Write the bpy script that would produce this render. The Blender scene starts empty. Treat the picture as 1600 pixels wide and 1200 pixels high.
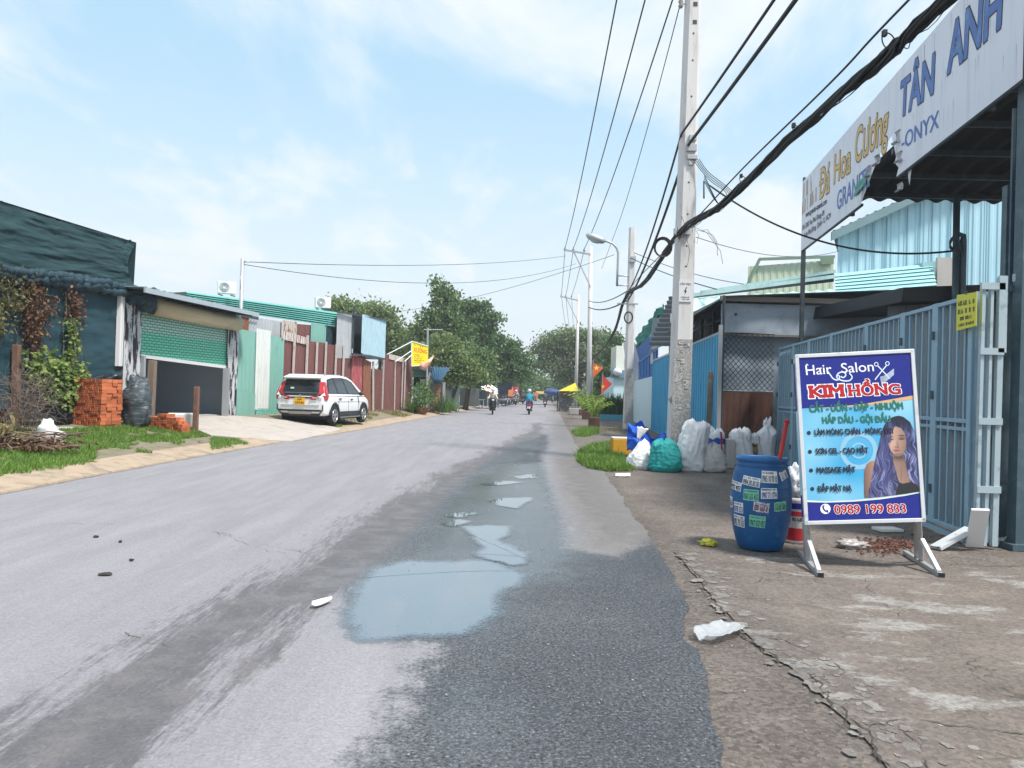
import bpy, bmesh, math, random
import numpy as np
from mathutils import Vector, Matrix, noise as mnoise
R = math.radians
random.seed(7)
rng = np.random.default_rng(11)
SC = bpy.context.scene
COL = SC.collection

# ---------------------------------------------------------------- camera
EYE = Vector((0, 0, 1.5))
PITCH, ROLL, FPX = math.atan(12/1200), R(1.6), 1200.0
_r0, _u0 = Vector((1, 0, 0)), Vector((0, -math.sin(PITCH), math.cos(PITCH)))
FW = Vector((0, math.cos(PITCH), math.sin(PITCH)))
RT = _r0*math.cos(ROLL) + _u0*math.sin(ROLL)
UP = _u0*math.cos(ROLL) - _r0*math.sin(ROLL)
cam = bpy.data.cameras.new('camera')
cam.sensor_width = 36; cam.lens = 36*FPX/1600
cam.clip_start = .05; cam.clip_end = 3000
camo = bpy.data.objects.new('camera', cam); COL.objects.link(camo)
camo.matrix_world = Matrix(((RT.x, UP.x, -FW.x, EYE.x), (RT.y, UP.y, -FW.y, EYE.y), (RT.z, UP.z, -FW.z, EYE.z), (0, 0, 0, 1)))
SC.camera = camo

# ---------------------------------------------------------------- light
SUN_EL, SUN_AZ = R(60), R(128)          # azimuth clockwise from +Y (down the road)
SC.view_settings.view_transform = 'Standard'
SC.view_settings.look = 'None'
SC.view_settings.exposure = 1.0
SC.view_settings.gamma = 1
sd = bpy.data.lights.new('sun', 'SUN'); sd.energy = 2.9; sd.angle = R(8); sd.color = (1, .955, .89)
so = bpy.data.objects.new('sun', sd); COL.objects.link(so)
_d = Vector((math.sin(SUN_AZ)*math.cos(SUN_EL), math.cos(SUN_AZ)*math.cos(SUN_EL), math.sin(SUN_EL)))
so.rotation_euler = _d.to_track_quat('Z', 'Y').to_euler()
W = bpy.data.worlds.new('World'); SC.world = W; W.use_nodes = True
def build_world():
    nt = W.node_tree; N = nt.nodes; L = nt.links; N.clear()
    out = N.new('ShaderNodeOutputWorld'); bg = N.new('ShaderNodeBackground')
    sky = N.new('ShaderNodeTexSky'); sky.sky_type = 'NISHITA'; sky.sun_disc = False
    sky.sun_elevation = SUN_EL; sky.sun_rotation = SUN_AZ
    sky.air_density = 1.3; sky.dust_density = 1.2; sky.ozone_density = 2.0
    bg.inputs['Strength'].default_value = .1
    tc = N.new('ShaderNodeTexCoord'); sep = N.new('ShaderNodeSeparateXYZ'); L.new(tc.outputs['Generated'], sep.inputs[0])
    # thin cloud layer: direction projected on a plane overhead
    zz = N.new('ShaderNodeMath'); zz.operation = 'ADD'; zz.inputs[1].default_value = .18; L.new(sep.outputs['Z'], zz.inputs[0])
    dv = N.new('ShaderNodeVectorMath'); dv.operation = 'DIVIDE'; L.new(tc.outputs['Generated'], dv.inputs[0])
    cb = N.new('ShaderNodeCombineXYZ')
    for k in range(3): L.new(zz.outputs[0], cb.inputs[k])
    L.new(cb.outputs[0], dv.inputs[1])
    mp = N.new('ShaderNodeMapping'); mp.inputs['Rotation'].default_value = (0, 0, R(-32)); mp.inputs['Scale'].default_value = (1.0, .55, .001)
    mp.inputs['Location'].default_value = (3.1, .9, 0)
    L.new(dv.outputs[0], mp.inputs['Vector'])
    n1 = N.new('ShaderNodeTexNoise'); n1.inputs['Scale'].default_value = 1.9; n1.inputs['Detail'].default_value = 11; n1.inputs['Roughness'].default_value = .6
    n1.inputs['Distortion'].default_value = .35
    L.new(mp.outputs[0], n1.inputs['Vector'])
    rp = N.new('ShaderNodeMapRange'); rp.interpolation_type = 'SMOOTHSTEP'
    rp.inputs['From Min'].default_value = .36; rp.inputs['From Max'].default_value = .66; rp.inputs['To Max'].default_value = .9
    L.new(n1.outputs['Fac'], rp.inputs['Value'])
    # milky air towards the horizon
    hz = N.new('ShaderNodeMapRange'); hz.interpolation_type = 'SMOOTHSTEP'
    hz.inputs['From Min'].default_value = .42; hz.inputs['From Max'].default_value = -.02; hz.inputs['To Min'].default_value = 0; hz.inputs['To Max'].default_value = .86
    L.new(sep.outputs['Z'], hz.inputs['Value'])
    mx = N.new('ShaderNodeMath'); mx.operation = 'MAXIMUM'; L.new(rp.outputs[0], mx.inputs[0]); L.new(hz.outputs[0], mx.inputs[1])
    base = N.new('ShaderNodeMixRGB'); base.inputs['Fac'].default_value = .74; base.inputs[2].default_value = (2.75, 4.25, 5.25, 1)   # thin veil of high cloud over the whole sky
    L.new(sky.outputs[0], base.inputs[1])
    mix = N.new('ShaderNodeMixRGB'); mix.inputs[2].default_value = (5.0, 5.2, 5.35, 1)
    L.new(mx.outputs[0], mix.inputs['Fac']); L.new(base.outputs[0], mix.inputs[1])
    L.new(mix.outputs[0], bg.inputs['Color']); L.new(bg.outputs[0], out.inputs[0])
build_world()
SC.cycles.max_bounces = 6
SC.cycles.use_denoising = True

# ---------------------------------------------------------------- pixel rays (photo is 1600 x 1200)
def ray(px, py): return RT*((px-800)/FPX) + UP*((600-py)/FPX) + FW
def P(px, py, D):
    r = ray(px, py); return EYE + r*(D/r.y)
def G(px, py, z=0.0):
    r = ray(px, py); return EYE + r*((z-EYE.z)/r.z)
def on_plane(px, py, a, c):             # vertical plane X = a*Y + c
    r = ray(px, py); return EYE + r*(c/(r.x-a*r.y))
FA, FC = .16, -13.0
def F(px, py, off=0): return on_plane(px, py, FA, FC+off)      # street front on the far kerb side
SA, SB = .136, 4.11
def SG(px, py, off=0): return on_plane(px, py, SA, SB+off)     # big shop sign
GA, GB = .131, 3.822
def V(*a): return Vector(a)
_k = [(-200, 808), (0, 772), (160, 741), (300, 715), (440, 691), (560, 672), (668, 652), (750, 637), (780, 631), (800, 627)]
_kp = [G(*q) for q in _k]; KY = [-30.0]+[p.y for p in _kp]+[400.0]; KX = [_kp[0].x-.2]+[p.x for p in _kp]+[_kp[-1].x+.055*(400-_kp[-1].y)]
def Xk(y): return float(np.interp(y, KY, KX))
_e = [(1125, 1200), (1100, 1080), (1070, 930), (1012, 835), (962, 765), (940, 730), (900, 695), (886, 668), (872, 642), (862, 629)]
_ep = [G(*q) for q in _e]; EY = [-30.0]+[p.y for p in _ep]+[400.0]; EX = [.7]+[p.x for p in _ep]+[_ep[-1].x+.055*(400-_ep[-1].y)]
def Xe(y): return float(np.interp(y, EY, EX))
KW = .62                                # width of the sloped kerb
def Xf(y): return min(FA*y+FC, Xk(y)-KW-1.0)
def gz(x, y):                           # height of the raised verge
    a = Xk(y)-KW; t = (a-x)/max(.3, a-Xf(y)); t = min(1, max(0, t)); t = t*t*(3-2*t)
    f = float(np.interp(y, [0, 27, 40, 60], [1, 1, .55, .1]))
    return .13 + .34*t*f
def Gv(px, py, dz=0):
    z = .3
    for _ in range(12):
        p = G(px, py, z+dz); z = .5*z+.5*gz(p.x, p.y)
    return V(p.x, p.y, gz(p.x, p.y)+dz)

# ---------------------------------------------------------------- materials
def mk(name):
    m = bpy.data.materials.new(name); m.use_nodes = True
    nt = m.node_tree; b = nt.nodes['Principled BSDF']; return m, nt, b
def rgb(c): return (c[0], c[1], c[2], 1)
def M(name, col, rough=.75, var=.12, scale=2.5, col2=None, lo=.45, hi=.65, stretch=(1, 1, 1), bump=0, bscale=60, metal=0, spec=.4, fine=.0, island=0):
    m, nt, b = mk(name); N, L = nt.nodes, nt.links
    b.inputs['Roughness'].default_value = rough; b.inputs['Metallic'].default_value = metal
    b.inputs['Specular IOR Level'].default_value = spec
    tc = N.new('ShaderNodeTexCoord')
    n = N.new('ShaderNodeTexNoise'); n.inputs['Scale'].default_value = scale; n.inputs['Detail'].default_value = 7; n.inputs['Roughness'].default_value = .62
    mp = N.new('ShaderNodeMapping'); mp.inputs['Scale'].default_value = stretch
    L.new(tc.outputs['Object'], mp.inputs[0]); L.new(mp.outputs[0], n.inputs['Vector'])
    v1 = N.new('ShaderNodeMixRGB')
    v1.inputs[1].default_value = rgb([c*(1-var) for c in col]); v1.inputs[2].default_value = rgb([min(1, c*(1+var)) for c in col])
    L.new(n.outputs['Fac'], v1.inputs['Fac']); o = v1.outputs[0]
    if col2:
        n2 = N.new('ShaderNodeTexNoise'); n2.inputs['Scale'].default_value = scale*1.7; n2.inputs['Detail'].default_value = 8; n2.inputs['Roughness'].default_value = .68
        L.new(mp.outputs[0], n2.inputs['Vector'])
        r = N.new('ShaderNodeMapRange'); r.inputs['From Min'].default_value = lo; r.inputs['From Max'].default_value = hi; L.new(n2.outputs['Fac'], r.inputs['Value'])
        v2 = N.new('ShaderNodeMixRGB'); v2.inputs[2].default_value = rgb(col2); L.new(o, v2.inputs[1]); L.new(r.outputs[0], v2.inputs['Fac']); o = v2.outputs[0]
    if fine:
        n3 = N.new('ShaderNodeTexNoise'); n3.inputs['Scale'].default_value = 160; n3.inputs['Detail'].default_value = 3
        L.new(tc.outputs['Object'], n3.inputs['Vector'])
        r3 = N.new('ShaderNodeMapRange'); r3.inputs['From Min'].default_value = .3; r3.inputs['From Max'].default_value = .7
        r3.inputs['To Min'].default_value = 1-fine; r3.inputs['To Max'].default_value = 1+fine; L.new(n3.outputs['Fac'], r3.inputs['Value'])
        mu = N.new('ShaderNodeVectorMath'); mu.operation = 'SCALE'; L.new(o, mu.inputs[0]); L.new(r3.outputs[0], mu.inputs['Scale']); o = mu.outputs[0]
    if island:
        g = N.new('ShaderNodeNewGeometry'); r4 = N.new('ShaderNodeMapRange'); r4.inputs['To Min'].default_value = 1-island; r4.inputs['To Max'].default_value = 1+island
        L.new(g.outputs['Random Per Island'], r4.inputs['Value'])
        mu = N.new('ShaderNodeVectorMath'); mu.operation = 'SCALE'; L.new(o, mu.inputs[0]); L.new(r4.outputs[0], mu.inputs['Scale']); o = mu.outputs[0]
    L.new(o, b.inputs['Base Color'])
    if bump:
        nb = N.new('ShaderNodeTexNoise'); nb.inputs['Scale'].default_value = bscale; nb.inputs['Detail'].default_value = 4
        L.new(mp.outputs[0], nb.inputs['Vector'])
        bp = N.new('ShaderNodeBump'); bp.inputs['Strength'].default_value = bump; bp.inputs['Distance'].default_value = .02
        L.new(nb.outputs['Fac'], bp.inputs['Height']); L.new(bp.outputs[0], b.inputs['Normal'])
    return m
def leafM(name, c1, c2, trans=.25, c3=None):
    m, nt, b = mk(name); N, L = nt.nodes, nt.links
    g = N.new('ShaderNodeNewGeometry'); cr = N.new('ShaderNodeValToRGB')
    cr.color_ramp.elements[0].color = rgb(c1); cr.color_ramp.elements[1].color = rgb(c2)
    if c3:
        e = cr.color_ramp.elements.new(.9); e.color = rgb(c2); cr.color_ramp.elements[-1].color = rgb(c3)
    L.new(g.outputs['Random Per Island'], cr.inputs[0]); L.new(cr.outputs[0], b.inputs['Base Color'])
    b.inputs['Roughness'].default_value = .5; b.inputs['Specular IOR Level'].default_value = .35
    t = N.new('ShaderNodeBsdfTranslucent'); L.new(cr.outputs[0], t.inputs['Color'])
    mx = N.new('ShaderNodeMixShader'); mx.inputs[0].default_value = trans
    L.new(b.outputs[0], mx.inputs[1]); L.new(t.outputs[0], mx.inputs[2]); L.new(mx.outputs[0], nt.nodes['Material Output'].inputs[0])
    return m

# ---------------------------------------------------------------- mesh helper
class MB:
    def __init__(s): s.v = []; s.f = []; s.m = []; s.cur = 0
    def add(s, vs, fs):
        o = len(s.v); s.v += [tuple(q) for q in vs]
        for f in fs: s.f.append([i+o for i in f]); s.m.append(s.cur)
        return s
    def box(s, c, d, rz=0, rx=0, ry=0):
        m = Matrix.Rotation(rz, 3, 'Z') @ Matrix.Rotation(ry, 3, 'Y') @ Matrix.Rotation(rx, 3, 'X'); c = Vector(c)
        vs = [c + m @ Vector((x*d[0]/2, y*d[1]/2, z*d[2]/2)) for x in (-1, 1) for y in (-1, 1) for z in (-1, 1)]
        return s.add(vs, [(0, 1, 3, 2), (4, 6, 7, 5), (0, 4, 5, 1), (2, 3, 7, 6), (0, 2, 6, 4), (1, 5, 7, 3)])
    def bar(s, a, b, w, h=None, ref=(0, 0, 1)):
        a, b = Vector(a), Vector(b); d = (b-a).normalized(); h = h or w; ref = Vector(ref)
        if abs(d.dot(ref)) > .98: ref = Vector((0, 1, 0))
        x = d.cross(ref).normalized(); y = x.cross(d)
        q = [x*w/2+y*h/2, -x*w/2+y*h/2, -x*w/2-y*h/2, x*w/2-y*h/2]
        return s.add([a+k for k in q]+[b+k for k in q], [(3, 2, 1, 0), (4, 5, 6, 7)]+[(i, (i+1) % 4, 4+(i+1) % 4, 4+i) for i in range(4)])
    def tube(s, pts, r, n=8, cap=True):
        pts = [Vector(p) for p in pts]; k = len(pts); rr = r if isinstance(r, (list, tuple)) else [r]*k
        vs = []; ref = None
        for i, p in enumerate(pts):
            d = (pts[min(i+1, k-1)]-pts[max(i-1, 0)])
            d = d.normalized() if d.length > 1e-9 else Vector((0, 0, 1))
            if ref is None: ref = Vector((0, 0, 1)) if abs(d.z) < .9 else Vector((1, 0, 0))
            x = d.cross(ref)
            if x.length < 1e-4: x = d.cross(Vector((0, 1, 0.01)))
            x.normalize(); y = x.cross(d).normalized(); ref = y
            vs += [p + x*math.cos(2*math.pi*j/n)*rr[i] + y*math.sin(2*math.pi*j/n)*rr[i] for j in range(n)]
        fs = [(i*n+j, i*n+(j+1) % n, (i+1)*n+(j+1) % n, (i+1)*n+j) for i in range(k-1) for j in range(n)]
        if cap: fs += [tuple(range(n))[::-1], tuple((k-1)*n+j for j in range(n))]
        return s.add(vs, fs)
    def quad(s, a, b, c, d): return s.add([a, b, c, d], [(0, 1, 2, 3)])
    def prism(s, poly, vec):
        n = len(poly); poly = [Vector(p) for p in poly]; vec = Vector(vec)
        return s.add(poly+[p+vec for p in poly], [tuple(range(n))[::-1], tuple(range(n, 2*n))]+[(i, (i+1) % n, n+(i+1) % n, n+i) for i in range(n)])
    def lathe(s, prof, c=(0, 0, 0), n=24, wob=None):
        vs = []; c = Vector(c)
        for r, z in prof:
            vs += [c+Vector((r*math.cos(2*math.pi*j/n), r*math.sin(2*math.pi*j/n), z)) for j in range(n)]
        k = len(prof)
        fs = [(i*n+j, i*n+(j+1) % n, (i+1)*n+(j+1) % n, (i+1)*n+j) for i in range(k-1) for j in range(n)]
        if prof[0][0] > 1e-4: fs.append(tuple(range(n))[::-1])
        return s.add(vs, fs)
    def grid(s, fn, nu, nv):
        vs = [fn(i/nu, j/nv) for i in range(nu+1) for j in range(nv+1)]
        return s.add(vs, [(i*(nv+1)+j, (i+1)*(nv+1)+j, (i+1)*(nv+1)+j+1, i*(nv+1)+j+1) for i in range(nu) for j in range(nv)])
    def blob(s, c, r, amp=.1, freq=2, seed=0, nu=20, nv=14, rz=0, pw=1.0):
        c = Vector(c); vs = []; ro = Matrix.Rotation(rz, 3, 'Z')
        for i in range(nv+1):
            ph = math.pi*i/nv - math.pi/2
            for j in range(nu):
                th = 2*math.pi*j/nu
                cp = abs(math.cos(ph))**pw; d = Vector((cp*math.cos(th), cp*math.sin(th), math.sin(ph)))
                k = 1+amp*mnoise.noise(d*freq+Vector((seed*3.7, seed*1.3, seed)))+.4*amp*mnoise.noise(d*freq*2.7+Vector((seed, seed*2.1, 5)))
                vs.append(c+ro @ Vector((d.x*r[0]*k, d.y*r[1]*k, d.z*r[2]*k)))
        return s.add(vs, [(i*nu+j, i*nu+(j+1) % nu, (i+1)*nu+(j+1) % nu, (i+1)*nu+j) for i in range(nv) for j in range(nu)])
    def corr(s, a, b, zb, zt, pitch=.2, amp=.025, rows=1, sine=False):
        """vertical corrugated sheet along a->b; zb, zt: (start, end) heights"""
        a = Vector((a[0], a[1], 0)); b = Vector((b[0], b[1], 0)); Lg = (b-a).length; t = (b-a)/Lg; nn = Vector((t.y, -t.x, 0))
        if nn.dot(Vector((0, 0, 0))-(a+b)/2) < 0: nn = -nn
        k = max(1, round(Lg/pitch)); us = []
        for i in range(k):
            for fr, o in (((0, 0), (.35, 0), (.5, 1), (.85, 1)) if not sine else ((0, 0), (.25, .5), (.5, 1), (.75, .5))): us.append(((i+fr)/k, o))
        us.append((1, 0)); nv = rows
        vs = []
        for u, o in us:
            p = a+(b-a)*u+nn*(o*amp); z0 = zb[0]+(zb[1]-zb[0])*u; z1 = zt[0]+(zt[1]-zt[0])*u
            vs += [Vector((p.x, p.y, z0+(z1-z0)*j/nv)) for j in range(nv+1)]
        return s.add(vs, [(i*(nv+1)+j, (i+1)*(nv+1)+j, (i+1)*(nv+1)+j+1, i*(nv+1)+j+1) for i in range(len(us)-1) for j in range(nv)])
    def sheet(s, a, b, c, d, pitch=.2, amp=.03):
        """roof sheet a-b-c-d, ridges run a->d; wavy along a->b"""
        a, b, c, d = map(Vector, (a, b, c, d)); nrm = (b-a).cross(d-a).normalized(); k = max(1, round((b-a).length/pitch)); vs = []
        n = k*6
        for i in range(n+1):
            u = i/n; o = nrm*(amp*math.sin(2*math.pi*k*u))
            vs += [a.lerp(b, u)+o, d.lerp(c, u)+o]
        return s.add(vs, [(2*i, 2*i+2, 2*i+3, 2*i+1) for i in range(n)])
    def build(s, name, mats, parent=None, smooth=False, loc=None, bevel=0, solid=0):
        me = bpy.data.meshes.new(name); org = LOC.get(parent.name, Vector((0, 0, 0))) if parent else (Vector(loc) if loc is not None else Vector((0, 0, 0)))
        me.from_pydata([(x-org.x, y-org.y, z-org.z) for x, y, z in s.v], [], s.f)
        for m in (mats if isinstance(mats, (list, tuple)) else [mats]): me.materials.append(m)
        me.polygons.foreach_set('material_index', s.m)
        if smooth: me.polygons.foreach_set('use_smooth', [True]*len(s.f))
        me.update()
        o = bpy.data.objects.new(name, me); COL.objects.link(o); LOC[o.name] = org
        if parent: o.parent = parent
        else: o.location = org
        if bevel:
            md = o.modifiers.new('edge', 'BEVEL'); md.width = bevel; md.segments = 2; md.limit_method = 'ANGLE'
        if solid:
            md = o.modifiers.new('thick', 'SOLIDIFY'); md.thickness = solid; md.offset = 0
        return o
LOC = {}
def tag(o, label, cat, group=None):
    o['label'] = label; o['category'] = cat
    if group: o['group'] = group
    return o
def T(name, label, cat, loc=(0, 0, 0), group=None):
    o = bpy.data.objects.new(name, None); COL.objects.link(o); o.location = loc; LOC[o.name] = Vector(loc); o.empty_display_size = .2
    return tag(o, label, cat, group)
def S(o, kind='structure'): o['kind'] = kind; return o
def kids(o): return [c for c in COL.objects if c.parent == o]
def dup(root, loc, rz=0, label=None, sc=None):
    def cp(o, par):
        c = o.copy(); COL.objects.link(c); c.parent = par
        for ch in o.children: cp(ch, c)
        return c
    r = cp(root, None); r.location = loc; r.rotation_euler = (0, 0, rz)
    if sc: r.scale = (sc, sc, sc)
    if label: r['label'] = label
    return r
def leaves(name, pts, size, mats, parent=None, aspect=1.7, up=.3, nrm=None, loc=None, svar=.4):
    """one mesh of small bent leaf faces at pts (n,3)"""
    pts = np.asarray(pts, float); n = len(pts)
    d = rng.normal(size=(n, 3)); d[:, 2] -= up; d /= np.linalg.norm(d, axis=1)[:, None]
    r2 = rng.normal(size=(n, 3)); 
    if nrm is not None: r2 = np.cross(d, np.asarray(nrm)[None, :]+rng.normal(size=(n, 3))*.5)
    else: r2 = np.cross(d, r2)
    r2 /= np.linalg.norm(r2, axis=1)[:, None]+1e-9
    sz = size*(1+svar*rng.uniform(-1, 1, n))[:, None]
    a = pts-d*sz*.5; b = pts+d*sz*.5; l = pts+r2*sz*.5/aspect-d*sz*.05; r = pts-r2*sz*.5/aspect-d*sz*.05
    vs = np.stack([a, l, b, r], 1).reshape(-1, 3)
    org = LOC.get(parent.name, Vector((0, 0, 0))) if parent else Vector(loc or (0, 0, 0)); vs = vs-np.array(org)
    me = bpy.data.meshes.new(name); me.vertices.add(4*n); me.vertices.foreach_set('co', vs.ravel())
    me.loops.add(4*n); me.loops.foreach_set('vertex_index', np.arange(4*n)); me.polygons.add(n)
    me.polygons.foreach_set('loop_start', np.arange(n)*4)
    mats = mats if isinstance(mats, (list, tuple)) else [mats]
    for m in mats: me.materials.append(m)
    me.update(calc_edges=True); me.validate()
    o = bpy.data.objects.new(name, me); COL.objects.link(o); LOC[o.name] = org
    if parent: o.parent = parent
    else: o.location = org
    return o
def blades(name, pts, h, mat, width=.012, lean=.5, parent=None):
    pts = np.asarray(pts, float); n = len(pts)
    an = rng.uniform(0, 2*np.pi, n); w = np.stack([np.cos(an), np.sin(an), 0*an], 1)*width
    hh = h*rng.uniform(.45, 1.2, n); ln = rng.normal(size=(n, 3))*lean*hh[:, None]; ln[:, 2] = hh
    vs = np.stack([pts-w, pts+w, pts+ln], 1).reshape(-1, 3)
    org = LOC.get(parent.name, Vector((0, 0, 0))) if parent else Vector((0, 0, 0)); vs = vs-np.array(org)
    me = bpy.data.meshes.new(name); me.vertices.add(3*n); me.vertices.foreach_set('co', vs.ravel())
    me.loops.add(3*n); me.loops.foreach_set('vertex_index', np.arange(3*n)); me.polygons.add(n); me.polygons.foreach_set('loop_start', np.arange(n)*3)
    me.materials.append(mat); me.update(calc_edges=True); me.validate()
    o = bpy.data.objects.new(name, me); COL.objects.link(o); LOC[o.name] = org
    if parent: o.parent = parent
    return o
# lettering: outline font curves turned into flat meshes
_tc = {}
def glyphs(s, bold=0):
    key = (s, bold)
    if key in _tc: return _tc[key]
    c = bpy.data.curves.new('t', 'FONT'); c.body = s; c.size = 1; c.dimensions = '2D'; c.fill_mode = 'BOTH'; c.offset = bold; c.resolution_u = 4
    o = bpy.data.objects.new('t', c); COL.objects.link(o)
    dg = bpy.context.evaluated_depsgraph_get(); dg.update()
    me = bpy.data.meshes.new_from_object(o.evaluated_get(dg))
    vs = [(v.co.x, v.co.y) for v in me.vertices]; fs = [tuple(p.vertices) for p in me.polygons]
    bpy.data.objects.remove(o); bpy.data.curves.remove(c); bpy.data.meshes.remove(me)
    _tc[key] = (vs, fs); return vs, fs
def word(mb, s, fn, w, h, bold=0, cap=.73, shear=0):
    """fn(x, y) -> 3D; x in 0..w, y in 0..h (cap height)"""
    vs, fs = glyphs(s, bold)
    if not vs: return
    plain = s
    for a_, c_ in (('Ơ', 'O'), ('ơ', 'o'), ('Ở', 'Ỏ'), ('Đ', 'D')): plain = plain.replace(a_, c_)
    vs, fs = glyphs(plain, 0); b0 = vs; vs = list(vs); fs = list(fs); l0 = min(v[0] for v in vs)
    for i, ch in enumerate(s):          # horned and barred letters: base letter plus its extra stroke
        if ch in 'ƠơỞĐ':
            r_ = max(v[0] for v in glyphs(plain[:i+1])[0]); gl = glyphs(plain[i])[0]; w_ = max(v[0] for v in gl)-min(v[0] for v in gl); k = len(vs)
            if ch == 'Đ': vs += [(r_-w_-.09, .33), (r_-w_*.45, .33), (r_-w_*.45, .40), (r_-w_-.09, .40)]; fs.append((k, k+1, k+2, k+3))
            else: t_ = .73 if ch != 'ơ' else .55; vs += [(r_-.10, t_-.16), (r_-.02, t_-.13), (r_+.10, t_+.05), (r_+.02, t_+.08)]; fs.append((k, k+1, k+2, k+3))
    x0 = min(v[0] for v in b0); x1 = max(v[0] for v in b0)
    # heavier strokes: the same outline laid down several times with small shifts, each a hair prouder
    o0 = fn(0, 0); nn = (fn(w*.01+.001, 0)-o0).cross(fn(0, h*.01+.001)-o0).normalized(); nn = nn if nn.dot(EYE-o0) > 0 else -nn
    sh = [(0, 0)]
    if bold: sh += [(bold*c, bold*d) for c, d in ((1, 0), (-1, 0), (0, .6), (0, -.6))]+([(bold*c, bold*d) for c, d in ((.7, .7), (-.7, .7), (.7, -.7), (-.7, -.7))] if bold > .04 else [])
    for k, (ex_, ey_) in enumerate(sh):
        mb.add([fn((x+ex_-x0)/(x1-x0)*w+shear*y/cap*h, (y+ey_)/cap*h)+nn*(.00008*k) for x, y in vs], fs)
def scribble(mb, fn, w, h, n, rg):
    """unreadable small print: groups of short upright strokes"""
    x = 0; st = w/n
    for i in range(n):
        if rg.random() < .16: continue
        a = x+i*st; k = rg.random()
        q = lambda x0, y0, x1, y1: mb.quad(fn(x0, y0), fn(x1, y0), fn(x1, y1), fn(x0, y1))
        q(a, 0, a+st*.28, h)
        if k < .7: q(a+st*.48, 0, a+st*.76, h*(1 if k < .5 else .6))
        if k < .55: q(a+st*.28, h*.8, a+st*.48, h)
        if .2 < k: q(a+st*.28, 0, a+st*.48, h*.2)
# ================================================================ GROUND
def sdf(px, py, poly):
    """signed distance (positive inside) of points to a polygon given as [(x,y)...]"""
    q = np.array(poly); n = len(q); d = np.full(px.shape, 1e9); ins = np.zeros(px.shape, bool)
    for i in range(n):
        a, b = q[i], q[(i+1) % n]; e = b-a; wx, wy = px-a[0], py-a[1]
        t = np.clip((wx*e[0]+wy*e[1])/(e@e+1e-12), 0, 1); d = np.minimum(d, (wx-e[0]*t)**2+(wy-e[1]*t)**2)
        c = ((a[1] > py) != (b[1] > py))
        with np.errstate(divide='ignore', invalid='ignore'): xx = (b[0]-a[0])*(py-a[1])/(b[1]-a[1]+1e-12)+a[0]
        ins ^= c & (px < xx)
    return np.where(ins, 1, -1)*np.sqrt(d)
def gp(lst): return [(p.x, p.y) for p in (G(*q) for q in lst)]
def attr(me, name, arr):
    a = me.attributes.new(name, 'FLOAT', 'POINT'); a.data.foreach_set('value', np.asarray(arr, np.float32))

# far plain, reaching the horizon
b = MB(); b.quad((-270, -60, -.03), (270, -60, -.03), (270, 510, -.03), (-270, 510, -.03))
S(b.build('ground', M('earth', (.2, .17, .13), .95, .25, .4)))

# ---- road
ys = np.concatenate([np.arange(-6, 3, .25), np.arange(3, 16, .075), np.arange(16, 40, .25), np.arange(40, 130, 1.5), np.arange(130, 420, 15)])
us = np.linspace(0, 1, 110)
kx = np.array([Xk(y) for y in ys]); ex = np.array([Xe(y) for y in ys])
for i, y in enumerate(ys):              # ragged right edge of the asphalt
    if 2 < y < 60: ex[i] += .10*mnoise.noise(Vector((y*1.1, 3, 0)))+.05*mnoise.noise(Vector((y*4.3, 8, 0)))
XX = kx[:, None]*(1-us)+ex[:, None]*us - .02*(us == 0); YY = np.repeat(ys[:, None], len(us), 1)
ny, nx = XX.shape
co = np.stack([XX, YY, np.zeros_like(XX)], 2).reshape(-1, 3)
fs = [(i*nx+j, i*nx+j+1, (i+1)*nx+j+1, (i+1)*nx+j) for i in range(ny-1) for j in range(nx-1)]
me = bpy.data.meshes.new('road'); me.from_pydata(co.tolist(), [], fs)
ax, ay = co[:, 0], co[:, 1]
band = gp([(-60, 1165), (0, 1128), (200, 1005), (350, 928), (480, 862), (600, 785), (700, 733), (770, 700), (820, 676), (838, 660), (846, 660), (850, 676), (840, 700), (800, 742), (740, 800), (650, 872), (560, 930), (505, 945), (420, 1012), (360, 1062), (290, 1130), (235, 1200), (-60, 1260)])
dark = gp([(556, 978), (548, 940), (590, 880), (640, 835), (700, 770), (770, 715), (815, 690), (838, 684), (846, 678), (856, 680), (858, 695), (848, 712), (856, 745), (880, 800), (892, 856), (960, 868), (1000, 848), (1040, 825), (1120, 930), (1170, 1080), (1220, 1200), (1240, 1300), (540, 1300), (566, 1190), (605, 1130), (642, 1072), (672, 1025), (676, 1008), (600, 1000)])
brown = gp([(856, 718), (900, 705), (936, 735), (958, 778), (1008, 838), (960, 866), (898, 858), (878, 800), (860, 760)])
p1 = [(552, 967), (566, 930), (596, 889), (640, 881), (667, 879), (746, 881), (775, 883), (812, 900), (790, 918), (762, 933), (757, 957), (737, 975), (717, 986), (690, 990), (667, 992), (625, 991), (579, 993), (562, 980)]
p2 = [(729, 824), (760, 822), (792, 823), (790, 836), (775, 845), (800, 855), (812, 863), (815, 878), (795, 882), (771, 877), (752, 868), (758, 852), (745, 838)]
p3 = [(698, 819), (715, 813), (729, 815), (724, 820), (708, 822)]
p4 = [(771, 783), (790, 779), (825, 779), (817, 786), (804, 793), (786, 791)]
film = np.maximum.reduce([sdf(ax, ay, gp(p1)), sdf(ax, ay, gp(p2))+.1, sdf(ax, ay, gp(p4))+.1,
    sdf(ax, ay, gp([(690, 1060), (740, 1050), (800, 1090), (810, 1180), (700, 1200), (660, 1120)]))-.25,
    sdf(ax, ay, gp([(742, 752), (790, 728), (842, 724), (858, 770), (900, 860), (860, 900), (815, 905), (700, 880), (640, 880), (690, 830)]))-.05])
attr(me, 'band', np.clip(sdf(ax, ay, band), -1.2, 1.2)); attr(me, 'dark', np.clip(sdf(ax, ay, dark), -1.2, 1.2))
attr(me, 'brown', np.clip(sdf(ax, ay, brown), -1.2, 1.2)); attr(me, 'film', np.clip(film, -1.2, 1.2))
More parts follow.
